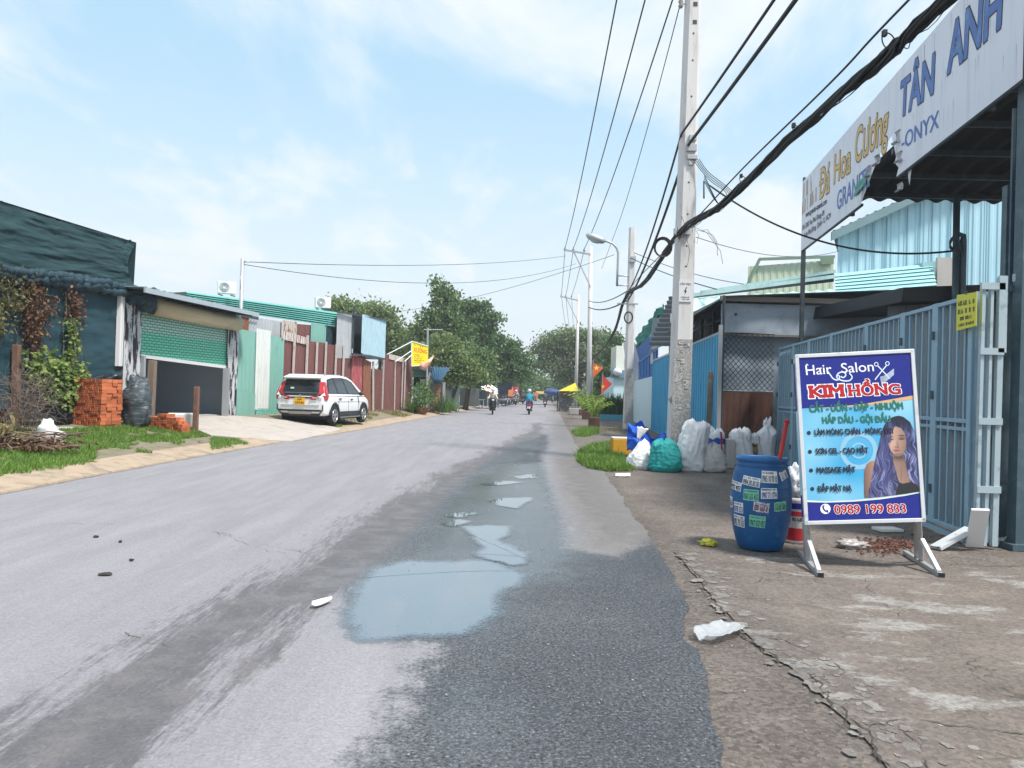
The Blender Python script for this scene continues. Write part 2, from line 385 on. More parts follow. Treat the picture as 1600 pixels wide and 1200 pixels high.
attr(me, 'lane', (ax-kx.repeat(nx))/(ex-kx).repeat(nx))
def road_mat():
    m, nt, b = mk('asphalt'); N, L = nt.nodes, nt.links
    tc = N.new('ShaderNodeTexCoord')
    def at(n): a = N.new('ShaderNodeAttribute'); a.attribute_name = n; return a.outputs['Fac']
    def nz(sc, det=6, st=(1, 1, 1), ro=.6):
        mp = N.new('ShaderNodeMapping'); mp.inputs['Scale'].default_value = st; mp.inputs['Rotation'].default_value = (0, 0, R(-3))
        L.new(tc.outputs['Object'], mp.inputs[0]); n = N.new('ShaderNodeTexNoise'); n.inputs['Scale'].default_value = sc; n.inputs['Detail'].default_value = det; n.inputs['Roughness'].default_value = ro
        L.new(mp.outputs[0], n.inputs['Vector']); return n.outputs['Fac']
    def mr(v, a, c, t0=0, t1=1, sm=True):
        r = N.new('ShaderNodeMapRange'); r.interpolation_type = 'SMOOTHSTEP' if sm else 'LINEAR'
        r.inputs['From Min'].default_value = a; r.inputs['From Max'].default_value = c; r.inputs['To Min'].default_value = t0; r.inputs['To Max'].default_value = t1
        L.new(v, r.inputs['Value']); return r.outputs[0]
    def mt(op, a, c):
        r = N.new('ShaderNodeMath'); r.operation = op
        for k, x in enumerate((a, c)):
            if isinstance(x, (int, float)): r.inputs[k].default_value = x
            else: L.new(x, r.inputs[k])
        return r.outputs[0]
    def mix(f, a, c):
        r = N.new('ShaderNodeMixRGB')
        for k, x in zip((0, 1, 2), (f, a, c)):
            if isinstance(x, tuple): r.inputs[k].default_value = rgb(x)
            elif isinstance(x, (int, float)): r.inputs[k].default_value = x
            else: L.new(x, r.inputs[k])
        return r.outputs[0]
    along = nz(1.1, 8, (3.0, .42, 1), .66); big = nz(.55, 5); mid = nz(3.2, 7, (1, 1, 1), .7); fine = nz(62, 3, (1, 1, 1), .7); grit = nz(26, 4, (1, 1, 1), .7)
    # dry: pale grey, worn lengthwise
    dry = mix(mr(along, .35, .68), (.222, .212, .230), (.268, .256, .275))
    dry = mix(mr(big, .45, .7, 0, .5), dry, (.25, .238, .25))
    spots = mr(nz(4.5, 6, (1.2, .8, 1), .75), .69, .73)
    dry = mix(mt('MULTIPLY', spots, .6), dry, (.14, .13, .135))
    dry = mix(mr(nz(1.3, 8, (.6, 2.2, 1), .7), .60, .72, 0, .4), dry, (.305, .292, .306))
    # damp band with streaks along the wheel tracks
    bf = mt('ADD', at('band'), mt('MULTIPLY', mt('SUBTRACT', along, .5), 1.9)); bf = mt('ADD', bf, mt('MULTIPLY', mt('SUBTRACT', mid, .5), .5))
    streak = nz(9, 6, (4.5, .5, 1), .7); bf = mt('ADD', bf, mt('MULTIPLY', mt('SUBTRACT', streak, .5), 1.1)); bf = mt('ADD', bf, mt('MULTIPLY', mt('SUBTRACT', grit, .5), .35)); bmask = mr(bf, -.16, .22)
    damp = mix(mr(mid, .4, .65), (.098, .094, .10), (.145, .135, .137))
    c = mix(bmask, dry, damp)
    # coarse dark asphalt
    df = mt('ADD', at('dark'), mt('MULTIPLY', mt('SUBTRACT', mid, .5), .7)); df = mt('ADD', df, mt('MULTIPLY', mt('SUBTRACT', grit, .5), .4)); dmask = mr(df, -.12, .14)
    dk = mix(mr(big, .4, .65), (.058, .063, .073), (.085, .088, .097)); dk = mix(mr(fine, .55, .66), dk, (.16, .16, .17)); dk = mix(mr(fine, .47, .36), dk, (.022, .024, .028))
    sp = mr(nz(1.7, 3, (1, 1, 1), .5), .715, .73); dk = mix(mt('MULTIPLY', sp, mr(at('film'), -.3, -.6)), dk, (.36, .34, .34))
    c = mix(dmask, c, dk)
    # brown silty patch
    wf = mt('ADD', at('brown'), mt('MULTIPLY', mt('SUBTRACT', mid, .5), 1.6)); wmask = mr(wf, -.15, .3, 0, .85)
    c = mix(wmask, c, mix(mr(mid, .4, .62), (.12, .105, .1), (.2, .185, .182)))
    # gravelly shoulder far down on the right-hand edge
    sh = mr(mt('ADD', at('lane'), mt('MULTIPLY', mt('SUBTRACT', mid, .5), .25)), .84, 1.0, 0, .75); c = mix(mt('MULTIPLY', sh, mr(dmask, 1, 0)), c, (.17, .155, .145))
    c = mix(mr(mt('ADD', at('lane'), mt('MULTIPLY', mt('SUBTRACT', mid, .5), .03)), .012, .002, 0, .8), c, (.07, .06, .052))
    g2 = N.new('ShaderNodeVectorMath'); g2.operation = 'SCALE'; L.new(c, g2.inputs[0]); L.new(mr(fine, .3, .7, .82, 1.18, False), g2.inputs['Scale'])
    vg = N.new('ShaderNodeTexVoronoi'); vg.inputs['Scale'].default_value = 58; L.new(tc.outputs['Object'], vg.inputs['Vector'])   # single stones of the aggregate
    sp_ = N.new('ShaderNodeSeparateXYZ'); L.new(vg.outputs['Color'], sp_.inputs[0])
    g3 = N.new('ShaderNodeVectorMath'); g3.operation = 'SCALE'; L.new(g2.outputs[0], g3.inputs[0]); L.new(mt('ADD', mr(sp_.outputs[0], 0, 1, -.08, .08, False), mt('ADD', 1, mt('MULTIPLY', dmask, mr(sp_.outputs[1], 0, 1, -.34, .34, False)))), g3.inputs['Scale']); g2 = g3
    L.new(g2.outputs[0], b.inputs['Base Color'])
    fl = mr(mt('ADD', at('film'), mt('MULTIPLY', mt('SUBTRACT', mid, .5), .7)), -.55, .12)
    ro = mt('SUBTRACT', .78, mt('MULTIPLY', bmask, .14)); ro = mt('SUBTRACT', ro, mt('MULTIPLY', dmask, .16)); ro = mt('SUBTRACT', ro, mt('MULTIPLY', fl, .42)); ro = mt('MAXIMUM', ro, .12)
    L.new(ro, b.inputs['Roughness']); b.inputs['Specular IOR Level'].default_value = .5
    bp = N.new('ShaderNodeBump'); bp.inputs['Distance'].default_value = .012
    L.new(mt('MULTIPLY', mr(fl, 0, 1, .75, .07, False), mr(dmask, 0, 1, .45, 1, False)), bp.inputs['Strength'])
    L.new(mt('ADD', fine, mt('MULTIPLY', grit, .8)), bp.inputs['Height']); L.new(bp.outputs[0], b.inputs['Normal'])
    return m
me.materials.append(road_mat()); me.update()
ro_ = bpy.data.objects.new('road', me); COL.objects.link(ro_); S(ro_)

# ---- standing water
def water_mat():
    m, nt, b = mk('muddy_water'); N, L = nt.nodes, nt.links
    b.inputs['Base Color'].default_value = (.125, .155, .18, 1); b.inputs['Roughness'].default_value = .012; b.inputs['IOR'].default_value = 2.2; b.inputs['Specular IOR Level'].default_value = .5
    n = N.new('ShaderNodeTexNoise'); n.inputs['Scale'].default_value = 5; bp = N.new('ShaderNodeBump'); bp.inputs['Strength'].default_value = .012; bp.inputs['Distance'].default_value = .01
    L.new(n.outputs['Fac'], bp.inputs['Height']); L.new(bp.outputs[0], b.inputs['Normal']); return m
wm = water_mat()
def soften_edges():
    """shallow rim: the wet stones show through where the water thins out"""
    nt = wm.node_tree; N, L = nt.nodes, nt.links; b_ = N['Principled BSDF']; at = N.new('ShaderNodeAttribute'); at.attribute_name = 'depth'
    tc = N.new('ShaderNodeTexCoord'); n = N.new('ShaderNodeTexNoise'); n.inputs['Scale'].default_value = 42; n.inputs['Detail'].default_value = 5; n.inputs['Roughness'].default_value = .75; L.new(tc.outputs['Object'], n.inputs['Vector'])
    ad = N.new('ShaderNodeMath'); ad.operation = 'MULTIPLY_ADD'; ad.inputs[1].default_value = 1.6; L.new(at.outputs['Fac'], ad.inputs[0]); L.new(n.outputs['Fac'], ad.inputs[2])
    r = N.new('ShaderNodeMapRange'); r.inputs['From Min'].default_value = .52; r.inputs['From Max'].default_value = .95; L.new(ad.outputs[0], r.inputs['Value']); L.new(r.outputs[0], b_.inputs['Alpha'])
soften_edges()
def ragged(pts, amp, seed, step=.06):
    out = []; n = len(pts)
    for i in range(n):
        a, c = Vector(pts[i]), Vector(pts[(i+1) % n]); k = max(1, int((c-a).length/step))
        for j in range(k):
            p = a.lerp(c, j/k); out.append((p.x+amp*(mnoise.noise(Vector((p.x*5, p.y*2.5, seed)))+.6*mnoise.noise(Vector((p.x*17, p.y*8, seed)))), p.y+2*amp*(mnoise.noise(Vector((p.x*5, p.y*2.5, seed+9)))+.6*mnoise.noise(Vector((p.x*17, p.y*8, seed+9))))))
    return out
def pool(pts, grow, rim, seed, step):
    """grid clipped to a grown outline, with a water depth value per point"""
    q = np.array(ragged(pts, .05, seed, .05)); lo, hi = q.min(0)-grow*1.5, q.max(0)+grow*1.5
    xs = np.arange(lo[0], hi[0], step); yy_ = np.arange(lo[1], hi[1], step*1.6); gx, gy = np.meshgrid(xs, yy_); d = sdf(gx.ravel(), gy.ravel(), q.tolist())+grow
    keep = d > -.0; idx = -np.ones(len(d), int); idx[keep] = np.arange(keep.sum()); idx = idx.reshape(gx.shape); fs = []
    for i in range(gx.shape[0]-1):
        for j in range(gx.shape[1]-1):
            f = (idx[i, j], idx[i, j+1], idx[i+1, j+1], idx[i+1, j])
            if min(f) >= 0: fs.append(tuple(int(k) for k in f))
    me = bpy.data.meshes.new('puddle'); me.from_pydata([(x, y, .004) for x, y in zip(gx.ravel()[keep], gy.ravel()[keep])], [], fs); attr(me, 'depth', np.clip(d[keep]/rim, 0, 1)*.62); me.materials.append(wm); me.update()
    o = bpy.data.objects.new('puddle', me); COL.objects.link(o); S(o)
pool(gp(p1), .14, .30, 1, .03); pool(gp(p2), .10, .22, 6, .03)
for i, p in enumerate((p3, p4, [(700, 806), (730, 800), (742, 803), (715, 808)], [(752, 757), (790, 752), (812, 754), (780, 758)], [(805, 745), (832, 742), (838, 746), (815, 748)])): pool(gp(p), .10, .2, 11+i*5, .035)

# ---- kerb and verge on the far side
kys = np.concatenate([np.arange(-6, 8, 1.0), np.arange(8, 30, .5), np.arange(30, 100, 2), np.arange(100, 400, 30)])
b = MB(); vs = []
for i, y in enumerate(kys):
    j = .03*mnoise.noise(Vector((y*.9, 0, 0))); x = Xk(y)+j; w = KW*(1 if y < 60 else .8)
    vs += [(x+.02, y, -.02), (x, y, .025), (x-w*.55, y, .085+.02*mnoise.noise(Vector((y*1.3, 4, 0)))), (x-w-.05, y, .135), (x-w-.1, y, .0)]
b.add(vs, [(i*5+k, i*5+k+1, (i+1)*5+k+1, (i+1)*5+k) for i in range(len(kys)-1) for k in range(4)])
S(b.build('kerb', M('kerb_concrete', (.38, .295, .215), .9, .25, 2.2, col2=(.20, .165, .13), lo=.48, hi=.70, bump=.6, bscale=22, fine=.2), smooth=False))
b = MB(); vs = []; N_ = 16
for y in kys:
    a = Xk(y)-KW-.03; f = Xf(y)-.3
    for k in range(N_+1):
        x = a+(f-a)*k/N_; z = gz(x, y)+.03*mnoise.noise(Vector((x*1.1, y*1.1, 2)))*(1 if 0 < k else 0)
        vs.append((x, y, z if k else .13))
    for k in range(4): vs.append((f-4*(k+1)**2, y, gz(f, y)))
w_ = N_+5
b.add(vs, [(i*w_+k, i*w_+k+1, (i+1)*w_+k+1, (i+1)*w_+k) for i in range(len(kys)-1) for k in range(w_-1)])
S(b.build('verge', M('verge_soil', (.225, .18, .145), .95, .25, 1.6, col2=(.12, .15, .05), lo=.5, hi=.62, bump=.5, bscale=25, fine=.2), smooth=True))
# concrete driveway up to the garage and the fence
cs = [(300, 652), (372, 651), (540, 667), (452, 692)]
poly = [(243, 652), (300, 648), (372, 651), (415, 655), (470, 660), (522, 668), (533, 672), (500, 681), (455, 691), (420, 689), (330, 682), (306, 672), (270, 660)]
def gs(x, y):
    a = (Xk(y)-x)/KW
    return gz(x, y) if a >= 1 else max(.0, .13*a)
def Gs(px, py):
    z = .1
    for _ in range(12):
        p = G(px, py, z); z = .5*z+.5*gs(p.x, p.y)
    return V(p.x, p.y, z)
c3 = [Gs(*q) for q in poly]; ctr = sum(c3, Vector())/len(c3); b = MB(); vs = []; nr = 10
for r_ in range(nr+1):
    for p in c3:
        q = ctr.lerp(p, r_/nr); vs.append((q.x, q.y, gs(q.x, q.y)+.03))
n = len(c3); vs += [(q.x, q.y, q.z-.15) for q in [V(*v) for v in vs[-n:]]]; nr += 1
b.add(vs, [(r_*n+k, r_*n+(k+1) % n, (r_+1)*n+(k+1) % n, (r_+1)*n+k) for r_ in range(nr) for k in range(n)])
S(b.build('driveway', M('driveway_concrete', (.42, .375, .34), .9, .14, 1.5, col2=(.30, .265, .24), lo=.52, hi=.7, bump=.2, fine=.08)))

# ---- right-hand side: bare pavement, then the cracked concrete apron
def pave_mat(name, base, pale, darkc, agg, plo, phi):
    m, nt, b = mk(name); N, L = nt.nodes, nt.links; tc = N.new('ShaderNodeTexCoord')
    def nz(sc, det=7, ro=.65, st=(1, 1, 1)):
        mp = N.new('ShaderNodeMapping'); mp.inputs['Scale'].default_value = st; mp.inputs['Rotation'].default_value = (0, 0, .35); L.new(tc.outputs['Object'], mp.inputs[0])
        n = N.new('ShaderNodeTexNoise'); n.inputs['Scale'].default_value = sc; n.inputs['Detail'].default_value = det; n.inputs['Roughness'].default_value = ro; L.new(mp.outputs[0], n.inputs['Vector']); return n.outputs['Fac']
    def mr(v, a, c, t0=0, t1=1):
        r = N.new('ShaderNodeMapRange'); r.inputs['From Min'].default_value = a; r.inputs['From Max'].default_value = c; r.inputs['To Min'].default_value = t0; r.inputs['To Max'].default_value = t1; L.new(v, r.inputs['Value']); return r.outputs[0]
    def mix(f, a, c):
        r = N.new('ShaderNodeMixRGB')
        for k, x in zip((0, 1, 2), (f, a, c)):
            if isinstance(x, tuple): r.inputs[k].default_value = rgb(x)
            elif isinstance(x, (int, float)): r.inputs[k].default_value = x
            else: L.new(x, r.inputs[k])
        return r.outputs[0]
    c = mix(mr(nz(.8), .35, .65), tuple(x*.82 for x in base), tuple(x*1.15 for x in base))
    c = mix(mr(nz(2.6), .5, .72, 0, .7), c, darkc)
    c = mix(mr(nz(1.15, 9, .72, (1, 2.0, 1)), plo, phi), c, pale)
    gr = nz(55, 4, .7); c = mix(mr(gr, .58, .68, 0, agg), c, tuple(x*.35 for x in base)); c = mix(mr(gr, .42, .34, 0, agg), c, tuple(min(1, x*1.7) for x in base))
    # hairline crazing
    wv = N.new('ShaderNodeTexNoise'); wv.inputs['Scale'].default_value = 1.6; wv.inputs['Detail'].default_value = 5; L.new(tc.outputs['Object'], wv.inputs['Vector'])
    ad = N.new('ShaderNodeVectorMath'); ad.operation = 'ADD'; L.new(tc.outputs['Object'], ad.inputs[0]); L.new(wv.outputs['Color'], ad.inputs[1])
    vo = N.new('ShaderNodeTexVoronoi'); vo.feature = 'DISTANCE_TO_EDGE'; vo.inputs['Scale'].default_value = .62; L.new(ad.outputs[0], vo.inputs['Vector'])
    ck = mr(vo.outputs['Distance'], .007, .001); mu = N.new('ShaderNodeMath'); mu.operation = 'MULTIPLY'; L.new(ck, mu.inputs[0]); L.new(mr(nz(1.1, 3), .50, .56, 0, .75), mu.inputs[1])
    c = mix(mu.outputs[0], c, (.06, .05, .045))
    vg = N.new('ShaderNodeTexVoronoi'); vg.inputs['Scale'].default_value = 46; L.new(tc.outputs['Object'], vg.inputs['Vector']); sp_ = N.new('ShaderNodeSeparateXYZ'); L.new(vg.outputs['Color'], sp_.inputs[0])
    g3 = N.new('ShaderNodeVectorMath'); g3.operation = 'SCALE'; L.new(c, g3.inputs[0]); L.new(mr(sp_.outputs[0], 0, 1, 1-.42*agg, 1+.42*agg), g3.inputs['Scale']); c = g3.outputs[0]
    L.new(c, b.inputs['Base Color']); b.inputs['Roughness'].default_value = .88; b.inputs['Specular IOR Level'].default_value = .3
    bp = N.new('ShaderNodeBump'); bp.inputs['Strength'].default_value = .55; bp.inputs['Distance'].default_value = .012; L.new(gr, bp.inputs['Height']); L.new(bp.outputs[0], b.inputs['Normal'])
    return m
b = MB(); pys = np.concatenate([np.arange(-8, 60, 2.0), np.arange(60, 420, 30)])
vs = [(x, y, -.006) for y in pys for x in (Xe(y)-.9, Xe(y)+2, Xe(y)+40)]
b.add(vs, [(i*3+k, i*3+k+1, (i+1)*3+k+1, (i+1)*3+k) for i in range(len(pys)-1) for k in range(2)])
S(b.build('pavement', pave_mat('bare_pavement', (.150, .126, .111), (.26, .235, .215), (.092, .078, .07), .75, .60, .72)))
ap = [(1052, 862), (1180, 870), (1330, 876), (1480, 882), (1700, 890), (2600, 925), (2600, 1500), (1500, 1500), (1400, 1225), (1345, 1150), (1285, 1085), (1215, 1030), (1160, 985), (1120, 945), (1088, 900)]
q = ragged(gp(ap), .03, 77, .12); n = len(q)
b = MB(); b.add([(x, y, .004) for x, y in q], [tuple(range(n))])
S(b.build('concrete_apron', pave_mat('apron_concrete', (.165, .138, .120), (.265, .248, .232), (.105, .088, .077), .5, .53, .60)))
b = MB()
def crack(pts, w, seed, z=.0085, step=.022):
    pts = [Vector(p) for p in gp(pts)]; out = []
    for a, c in zip(pts, pts[1:]):
        k = max(1, int((c-a).length/step)); out += [a.lerp(c, j/k) for j in range(k)]
    out.append(pts[-1]); L_ = []
    for i, p in enumerate(out):
        d = (out[min(i+1, len(out)-1)]-out[max(i-1, 0)]).normalized(); nn = Vector((d.y, -d.x))
        p = p+nn*.07*mnoise.noise(Vector((p.x*2.3, p.y*2.3, seed)))+nn*.05*mnoise.noise(Vector((p.x*9, p.y*9, seed)))+nn*.02*mnoise.noise(Vector((p.x*31, p.y*31, seed)))
        ww = w*.30*max(.12, .75+1.9*mnoise.noise(Vector((p.x*5, p.y*5, seed+3)))+.8*mnoise.noise(Vector((p.x*22, p.y*22, seed))))
        L_ += [(p.x-nn.x*ww, p.y-nn.y*ww, z), (p.x+nn.x*ww, p.y+nn.y*ww, z)]
    b.add(L_, [(2*i, 2*i+1, 2*i+3, 2*i+2) for i in range(len(out)-1)])
crack([(1046, 861), (1180, 869), (1330, 876), (1480, 882), (1700, 889)], .016, 1)
crack([(1060, 866), (1090, 905), (1125, 950), (1165, 990), (1220, 1034), (1285, 1082), (1350, 1150), (1400, 1220)], .02, 2)
crack([(1160, 990), (1230, 1005), (1290, 1030), (1310, 1050), (1290, 1060), (1262, 1062)], .010, 3)
crack([(1285, 1082), (1340, 1145), (1370, 1138), (1450, 1132), (1600, 1150)], .010, 4)
crack([(1200, 870), (1195, 900), (1170, 940)], .006, 5); crack([(1335, 900), (1370, 930), (1400, 965)], .006, 6)
crack([(1120, 945), (1180, 950), (1240, 945), (1290, 950)], .006, 7); crack([(1430, 1135), (1440, 1200)], .010, 8); crack([(1290, 1120), (1330, 1145), (1345, 1150)], .008, 12)
crack([(335, 830), (400, 848), (478, 866)], .006, 9, .004); crack([(340, 833), (420, 862), (450, 864)], .006, 10, .004); crack([(190, 990), (225, 998), (258, 1010)], .009, 11, .004); crack([(0, 822), (90, 818), (185, 819)], .007, 14, .004)
# pale spalled flakes where the slab has broken along the big crack
fb = MB(); rg = random.Random(4); ck_ = [Vector(q) for q in gp([(1060, 866), (1090, 905), (1125, 950), (1165, 990), (1220, 1034), (1285, 1082), (1350, 1150), (1400, 1220)])]
for k in range(230):
    i = min(len(ck_)-2, int(rg.random()**1.25*(len(ck_)-1))); p = ck_[i].lerp(ck_[i+1], rg.random()); o_ = abs(rg.gauss(0, 1)); p = p+Vector((.02+.16*o_*rg.choice((1, 1, 1, -.25)), .05*rg.gauss(0, 1)))
    r_ = (.009+.034*rg.random()**2.4)*(1.35 if o_ < .6 else 1); n_ = 11
    fb.add([(p.x+r_*math.cos(a)*(1+.75*mnoise.noise(Vector((math.cos(a)*1.7+k, math.sin(a)*1.7, k*.7)))), p.y+1.1*r_*math.sin(a)*(1+.75*mnoise.noise(Vector((math.cos(a)*1.7+k, math.sin(a)*1.7, k*.7)))), .0050+.000014*k) for a in [2*math.pi*j/n_ for j in range(n_)]], [tuple(range(n_))])
S(fb.build('spalled_concrete', M('spall_pale', (.245, .225, .208), .9, .2, 6, col2=(.175, .152, .135), lo=.42, hi=.6, fine=.25, island=.25)))
S(b.build('pavement_cracks', M('crack_dark', (.07, .06, .053), .95)))
# ================================================================ MATERIALS IN USE
m_net = M('shade_net', (.012, .044, .052), .8, .35, 1.2, col2=(.04, .09, .098), lo=.46, hi=.70, stretch=(.5, .5, 26), bump=.12, bscale=9)
m_net2 = M('shade_net_low', (.014, .052, .070), .8, .3, 1.2, col2=(.035, .085, .11), lo=.52, hi=.75, stretch=(.5, .5, 30), bump=.12, bscale=9)
m_tarp = M('black_plastic', (.022, .035, .045), .38, .4, 3, col2=(.10, .13, .15), lo=.56, hi=.72, stretch=(1, 1, 3), bump=.5, bscale=12)
m_netroll = M('bunched_net', (.018, .045, .062), .7, .4, 5, col2=(.06, .11, .13), lo=.55, hi=.75, bump=.6, bscale=20)
m_tin = M('bare_tin', (.52, .54, .56), .45, .15, 1.5, col2=(.38, .38, .38), lo=.5, hi=.75, stretch=(3, 3, .4), metal=.3)
m_char = M('scorched_tin', (.50, .51, .53), .5, .15, 1.5, col2=(.02, .02, .025), lo=.495, hi=.53, stretch=(3.2, 3.2, .55))
m_mint = M('mint_sheet', (.21, .42, .36), .5, .14, 1.2, col2=(.15, .33, .29), lo=.55, hi=.72, stretch=(2, 2, .5))
m_mint2 = M('mint_sheet_worn', (.16, .42, .36), .55, .2, 2, col2=(.10, .2, .19), lo=.56, hi=.7, stretch=(2, 2, .5))
m_wsheet = M('white_sheet', (.66, .68, .66), .5, .1, 1.5, col2=(.45, .5, .48), lo=.55, hi=.75, stretch=(3, 3, .4))
m_brown = M('brown_sheet', (.165, .068, .062), .6, .18, 1.6, col2=(.24, .115, .095), lo=.5, hi=.72, stretch=(4, 4, .4))
m_red = M('red_sheet', (.36, .075, .085), .55, .25, 2, col2=(.48, .22, .22), lo=.5, hi=.7, stretch=(4, 4, .5))
m_rust = M('rusty_sheet', (.27, .105, .055), .8, .3, 2, col2=(.12, .05, .035), lo=.48, hi=.66, stretch=(4, 4, .5))
m_batten = M('whitewashed_batten', (.55, .47, .44), .8, .15, 4, col2=(.36, .27, .24), lo=.52, hi=.7)
m_teal = M('teal_sheet', (.13, .40, .36), .45, .12, 1, col2=(.20, .48, .44), lo=.5, hi=.7, stretch=(.4, .4, 3))
m_lblue = M('pale_blue_sheet', (.42, .60, .68), .5, .12, 2, col2=(.28, .40, .44), lo=.52, hi=.66, stretch=(4, 4, .6))
m_dark = M('shade_and_black', (.012, .016, .022), .9, .2)  # near-black: shade painted into openings, also plain black parts
m_dsteel = M('dark_steel', (.035, .05, .062), .5, .25, 3, col2=(.07, .085, .09), lo=.5, hi=.7)
m_steel = M('galvanised', (.42, .44, .46), .45, .15, 4, metal=.4)
m_wood = M('weathered_post', (.20, .15, .115), .9, .3, 3, col2=(.30, .24, .19), lo=.5, hi=.7, stretch=(4, 4, .6), bump=.5, bscale=20)
m_conc = M('old_concrete', (.40, .385, .37), .88, .14, 3, col2=(.25, .235, .22), lo=.5, hi=.7, bump=.3, bscale=30, fine=.1)
m_brick = M('orange_brick', (.58, .165, .065), .88, .2, 8, col2=(.46, .15, .085), lo=.5, hi=.7, bump=.2, bscale=60)
def _br():
    nt = m_brick.node_tree; N, L = nt.nodes, nt.links; b_ = N['Principled BSDF']; src = b_.inputs['Base Color'].links[0].from_socket
    oi = N.new('ShaderNodeObjectInfo'); r = N.new('ShaderNodeMapRange'); r.inputs['To Min'].default_value = .66; r.inputs['To Max'].default_value = 1.2; L.new(oi.outputs['Random'], r.inputs['Value'])
    mu = N.new('ShaderNodeVectorMath'); mu.operation = 'SCALE'; L.new(src, mu.inputs[0]); L.new(r.outputs[0], mu.inputs['Scale']); L.new(mu.outputs[0], b_.inputs['Base Color'])
_br()
m_hole_shade = M('brick_hole_shade', (.06, .014, .008), .95)  # dark squares paint the shade inside the hollow bricks
m_white = M('white_paint', (.74, .74, .74), .5, .06, 3)
m_black = M('black_plastic_trim', (.02, .02, .022), .5, .2)
m_rub = M('tyre_rubber', (.018, .018, .02), .85, .2)
m_green1 = leafM('vine_leaf', (.07, .13, .025), (.26, .34, .09), .3)
m_dead = leafM('dead_leaf', (.07, .035, .022), (.20, .10, .06), .15, (.28, .22, .10))
m_deadg = leafM('dry_green_leaf', (.09, .085, .035), (.22, .20, .08), .2)
m_twig = M('dry_twig', (.16, .125, .105), .9, .3, 6)
m_grass = leafM('grass_blade', (.075, .17, .025), (.23, .36, .07), .3)
m_dgrass = leafM('dry_grass', (.17, .16, .06), (.32, .29, .13), .25)

def net_sheet(top, bot, off, nu=60, nv=24, wr=.06, fq=(3, 9), seed=0, foldh=0, bow=0, rag=0):
    """grid on the street-front plane between two pixel polylines"""
    tx = [q[0] for q in top]; ty = [q[1] for q in top]; bx = [q[0] for q in bot]; by = [q[1] for q in bot]
    su = np.linspace(0, 1, len(top)); sb = np.linspace(0, 1, len(bot))
    def fn(u, v):
        x = (1-v)*np.interp(u, su, tx)+v*np.interp(u, sb, bx); y = (1-v)*np.interp(u, su, ty)+v*np.interp(u, sb, by)
        x -= bow*math.sin(math.pi*v)*u**10; y += rag*(1-v)*mnoise.noise(Vector((u*40, 3, seed)))
        w = wr*mnoise.noise(Vector((u*fq[0]*2, v*fq[1], seed)))+wr*.5*mnoise.noise(Vector((u*fq[0]*6, v*fq[1]*3, seed+4)))
        return F(float(x), float(y), off+w+foldh*math.sin(v*math.pi))
    return MB().grid(fn, nu, nv)
# ---------------------------------------------------------------- netted shed
t = T('netted_shed', 'long shed wrapped in dark blue-green shade netting beside the shuttered garage', 'shed', F(100, 650) - V(0, 0, .1))
b = net_sheet([(-170, 261), (0, 314), (70, 338), (150, 361), (213, 379)], [(-170, 415), (0, 428), (100, 440), (209, 447)], -.35, 150, 50, .045, (2.2, 7), 0, 0, 11, 3.5)
for q0, q1 in (((213, 379), (209, 447)),):
    A, B_ = F(*q0, -.35), F(*q1, -.35); A2, B2 = A+V(-5, .8, 0), B_+V(-5, .8, 0); b.quad(A, A2, B2, B_)
A, B_ = F(-170, 261, -.35), F(213, 379, -.35); b.quad(A, B_, B_+V(-5, .8, -.3), A+V(-5, .8, -.3))
b.build('upper_net', m_net, t, smooth=True)
net_sheet([(-170, 420), (0, 430), (100, 450), (188, 462)], [(-170, 672), (0, 640), (100, 628), (183, 615)], 0, 110, 50, .045, (2.2, 6), 3).build('lower_net', m_net2, t, smooth=True)
pts = [F(x, y, .12+.08*mnoise.noise(V(x*.05, 0, 0))) for x, y in [(-170, 408), (-60, 415), (0, 424), (30, 432), (60, 433), (100, 438), (135, 444), (170, 449), (205, 456), (236, 462)]]
b = MB()
for k in range(5):
    q = [p+V(.06*math.sin(k*2+i*1.3), 0, .10*math.cos(k*1.7+i*.9)) for i, p in enumerate(pts)]
    qs = [];
    for i in range(len(q)-1):
        for j in range(8): qs.append(q[i].lerp(q[i+1], j/8)+V(0, 0, .05*mnoise.noise(V(i*8+j, k*5, 0)*.4)))
    b.tube([p_+V(.05*mnoise.noise(V(i*.9, k*3, 7)), 0, .07*mnoise.noise(V(i*.8, k*7, 3))) for i, p_ in enumerate(qs)], [.09+.10*mnoise.noise(V(i*.9, k*9, 1)) for i in range(len(qs))], 7)
b.build('rolled_net', m_netroll, t, smooth=True)
b = MB()
for k, (x, y, rx, rz) in enumerate([(226, 470, .28, .26), (236, 460, .22, .17), (212, 466, .25, .16), (238, 478, .12, .22)]): b.blob(F(x, y, .18), (rx, rx, rz), .5, 3, k)
b.build('bunched_net_end', m_netroll, t, smooth=True)
b = net_sheet([(60, 600), (110, 610), (150, 588), (192, 578)], [(58, 640), (100, 668), (112, 668), (190, 618)], .18, 40, 24, .16, (2, 8), 8)
b.build('sagging_net', m_tarp, t, smooth=True)
b = MB(); c0 = F(188, 462, .06); c1 = F(184, 572, .06); b.bar(c0, c1, .10); b.bar(F(193, 462, .05), F(189, 572, .05), .05)
b.build('corner_trim', m_white, t)
# back walls so that the shed has a body
b = MB(); p, q = F(-170, 672, -.4), F(183, 615, -.4); p.z = q.z = .2
for a_, c_ in ((p, p+V(-6, 1, 0)), (p+V(-6, 1, 0), q+V(-6, 1, 0)), (q+V(-6, 1, 0), q)): b.quad(a_, c_, c_+V(0, 0, 3.4), a_+V(0, 0, 3.4))
b.build('back_wall', m_tin, t)

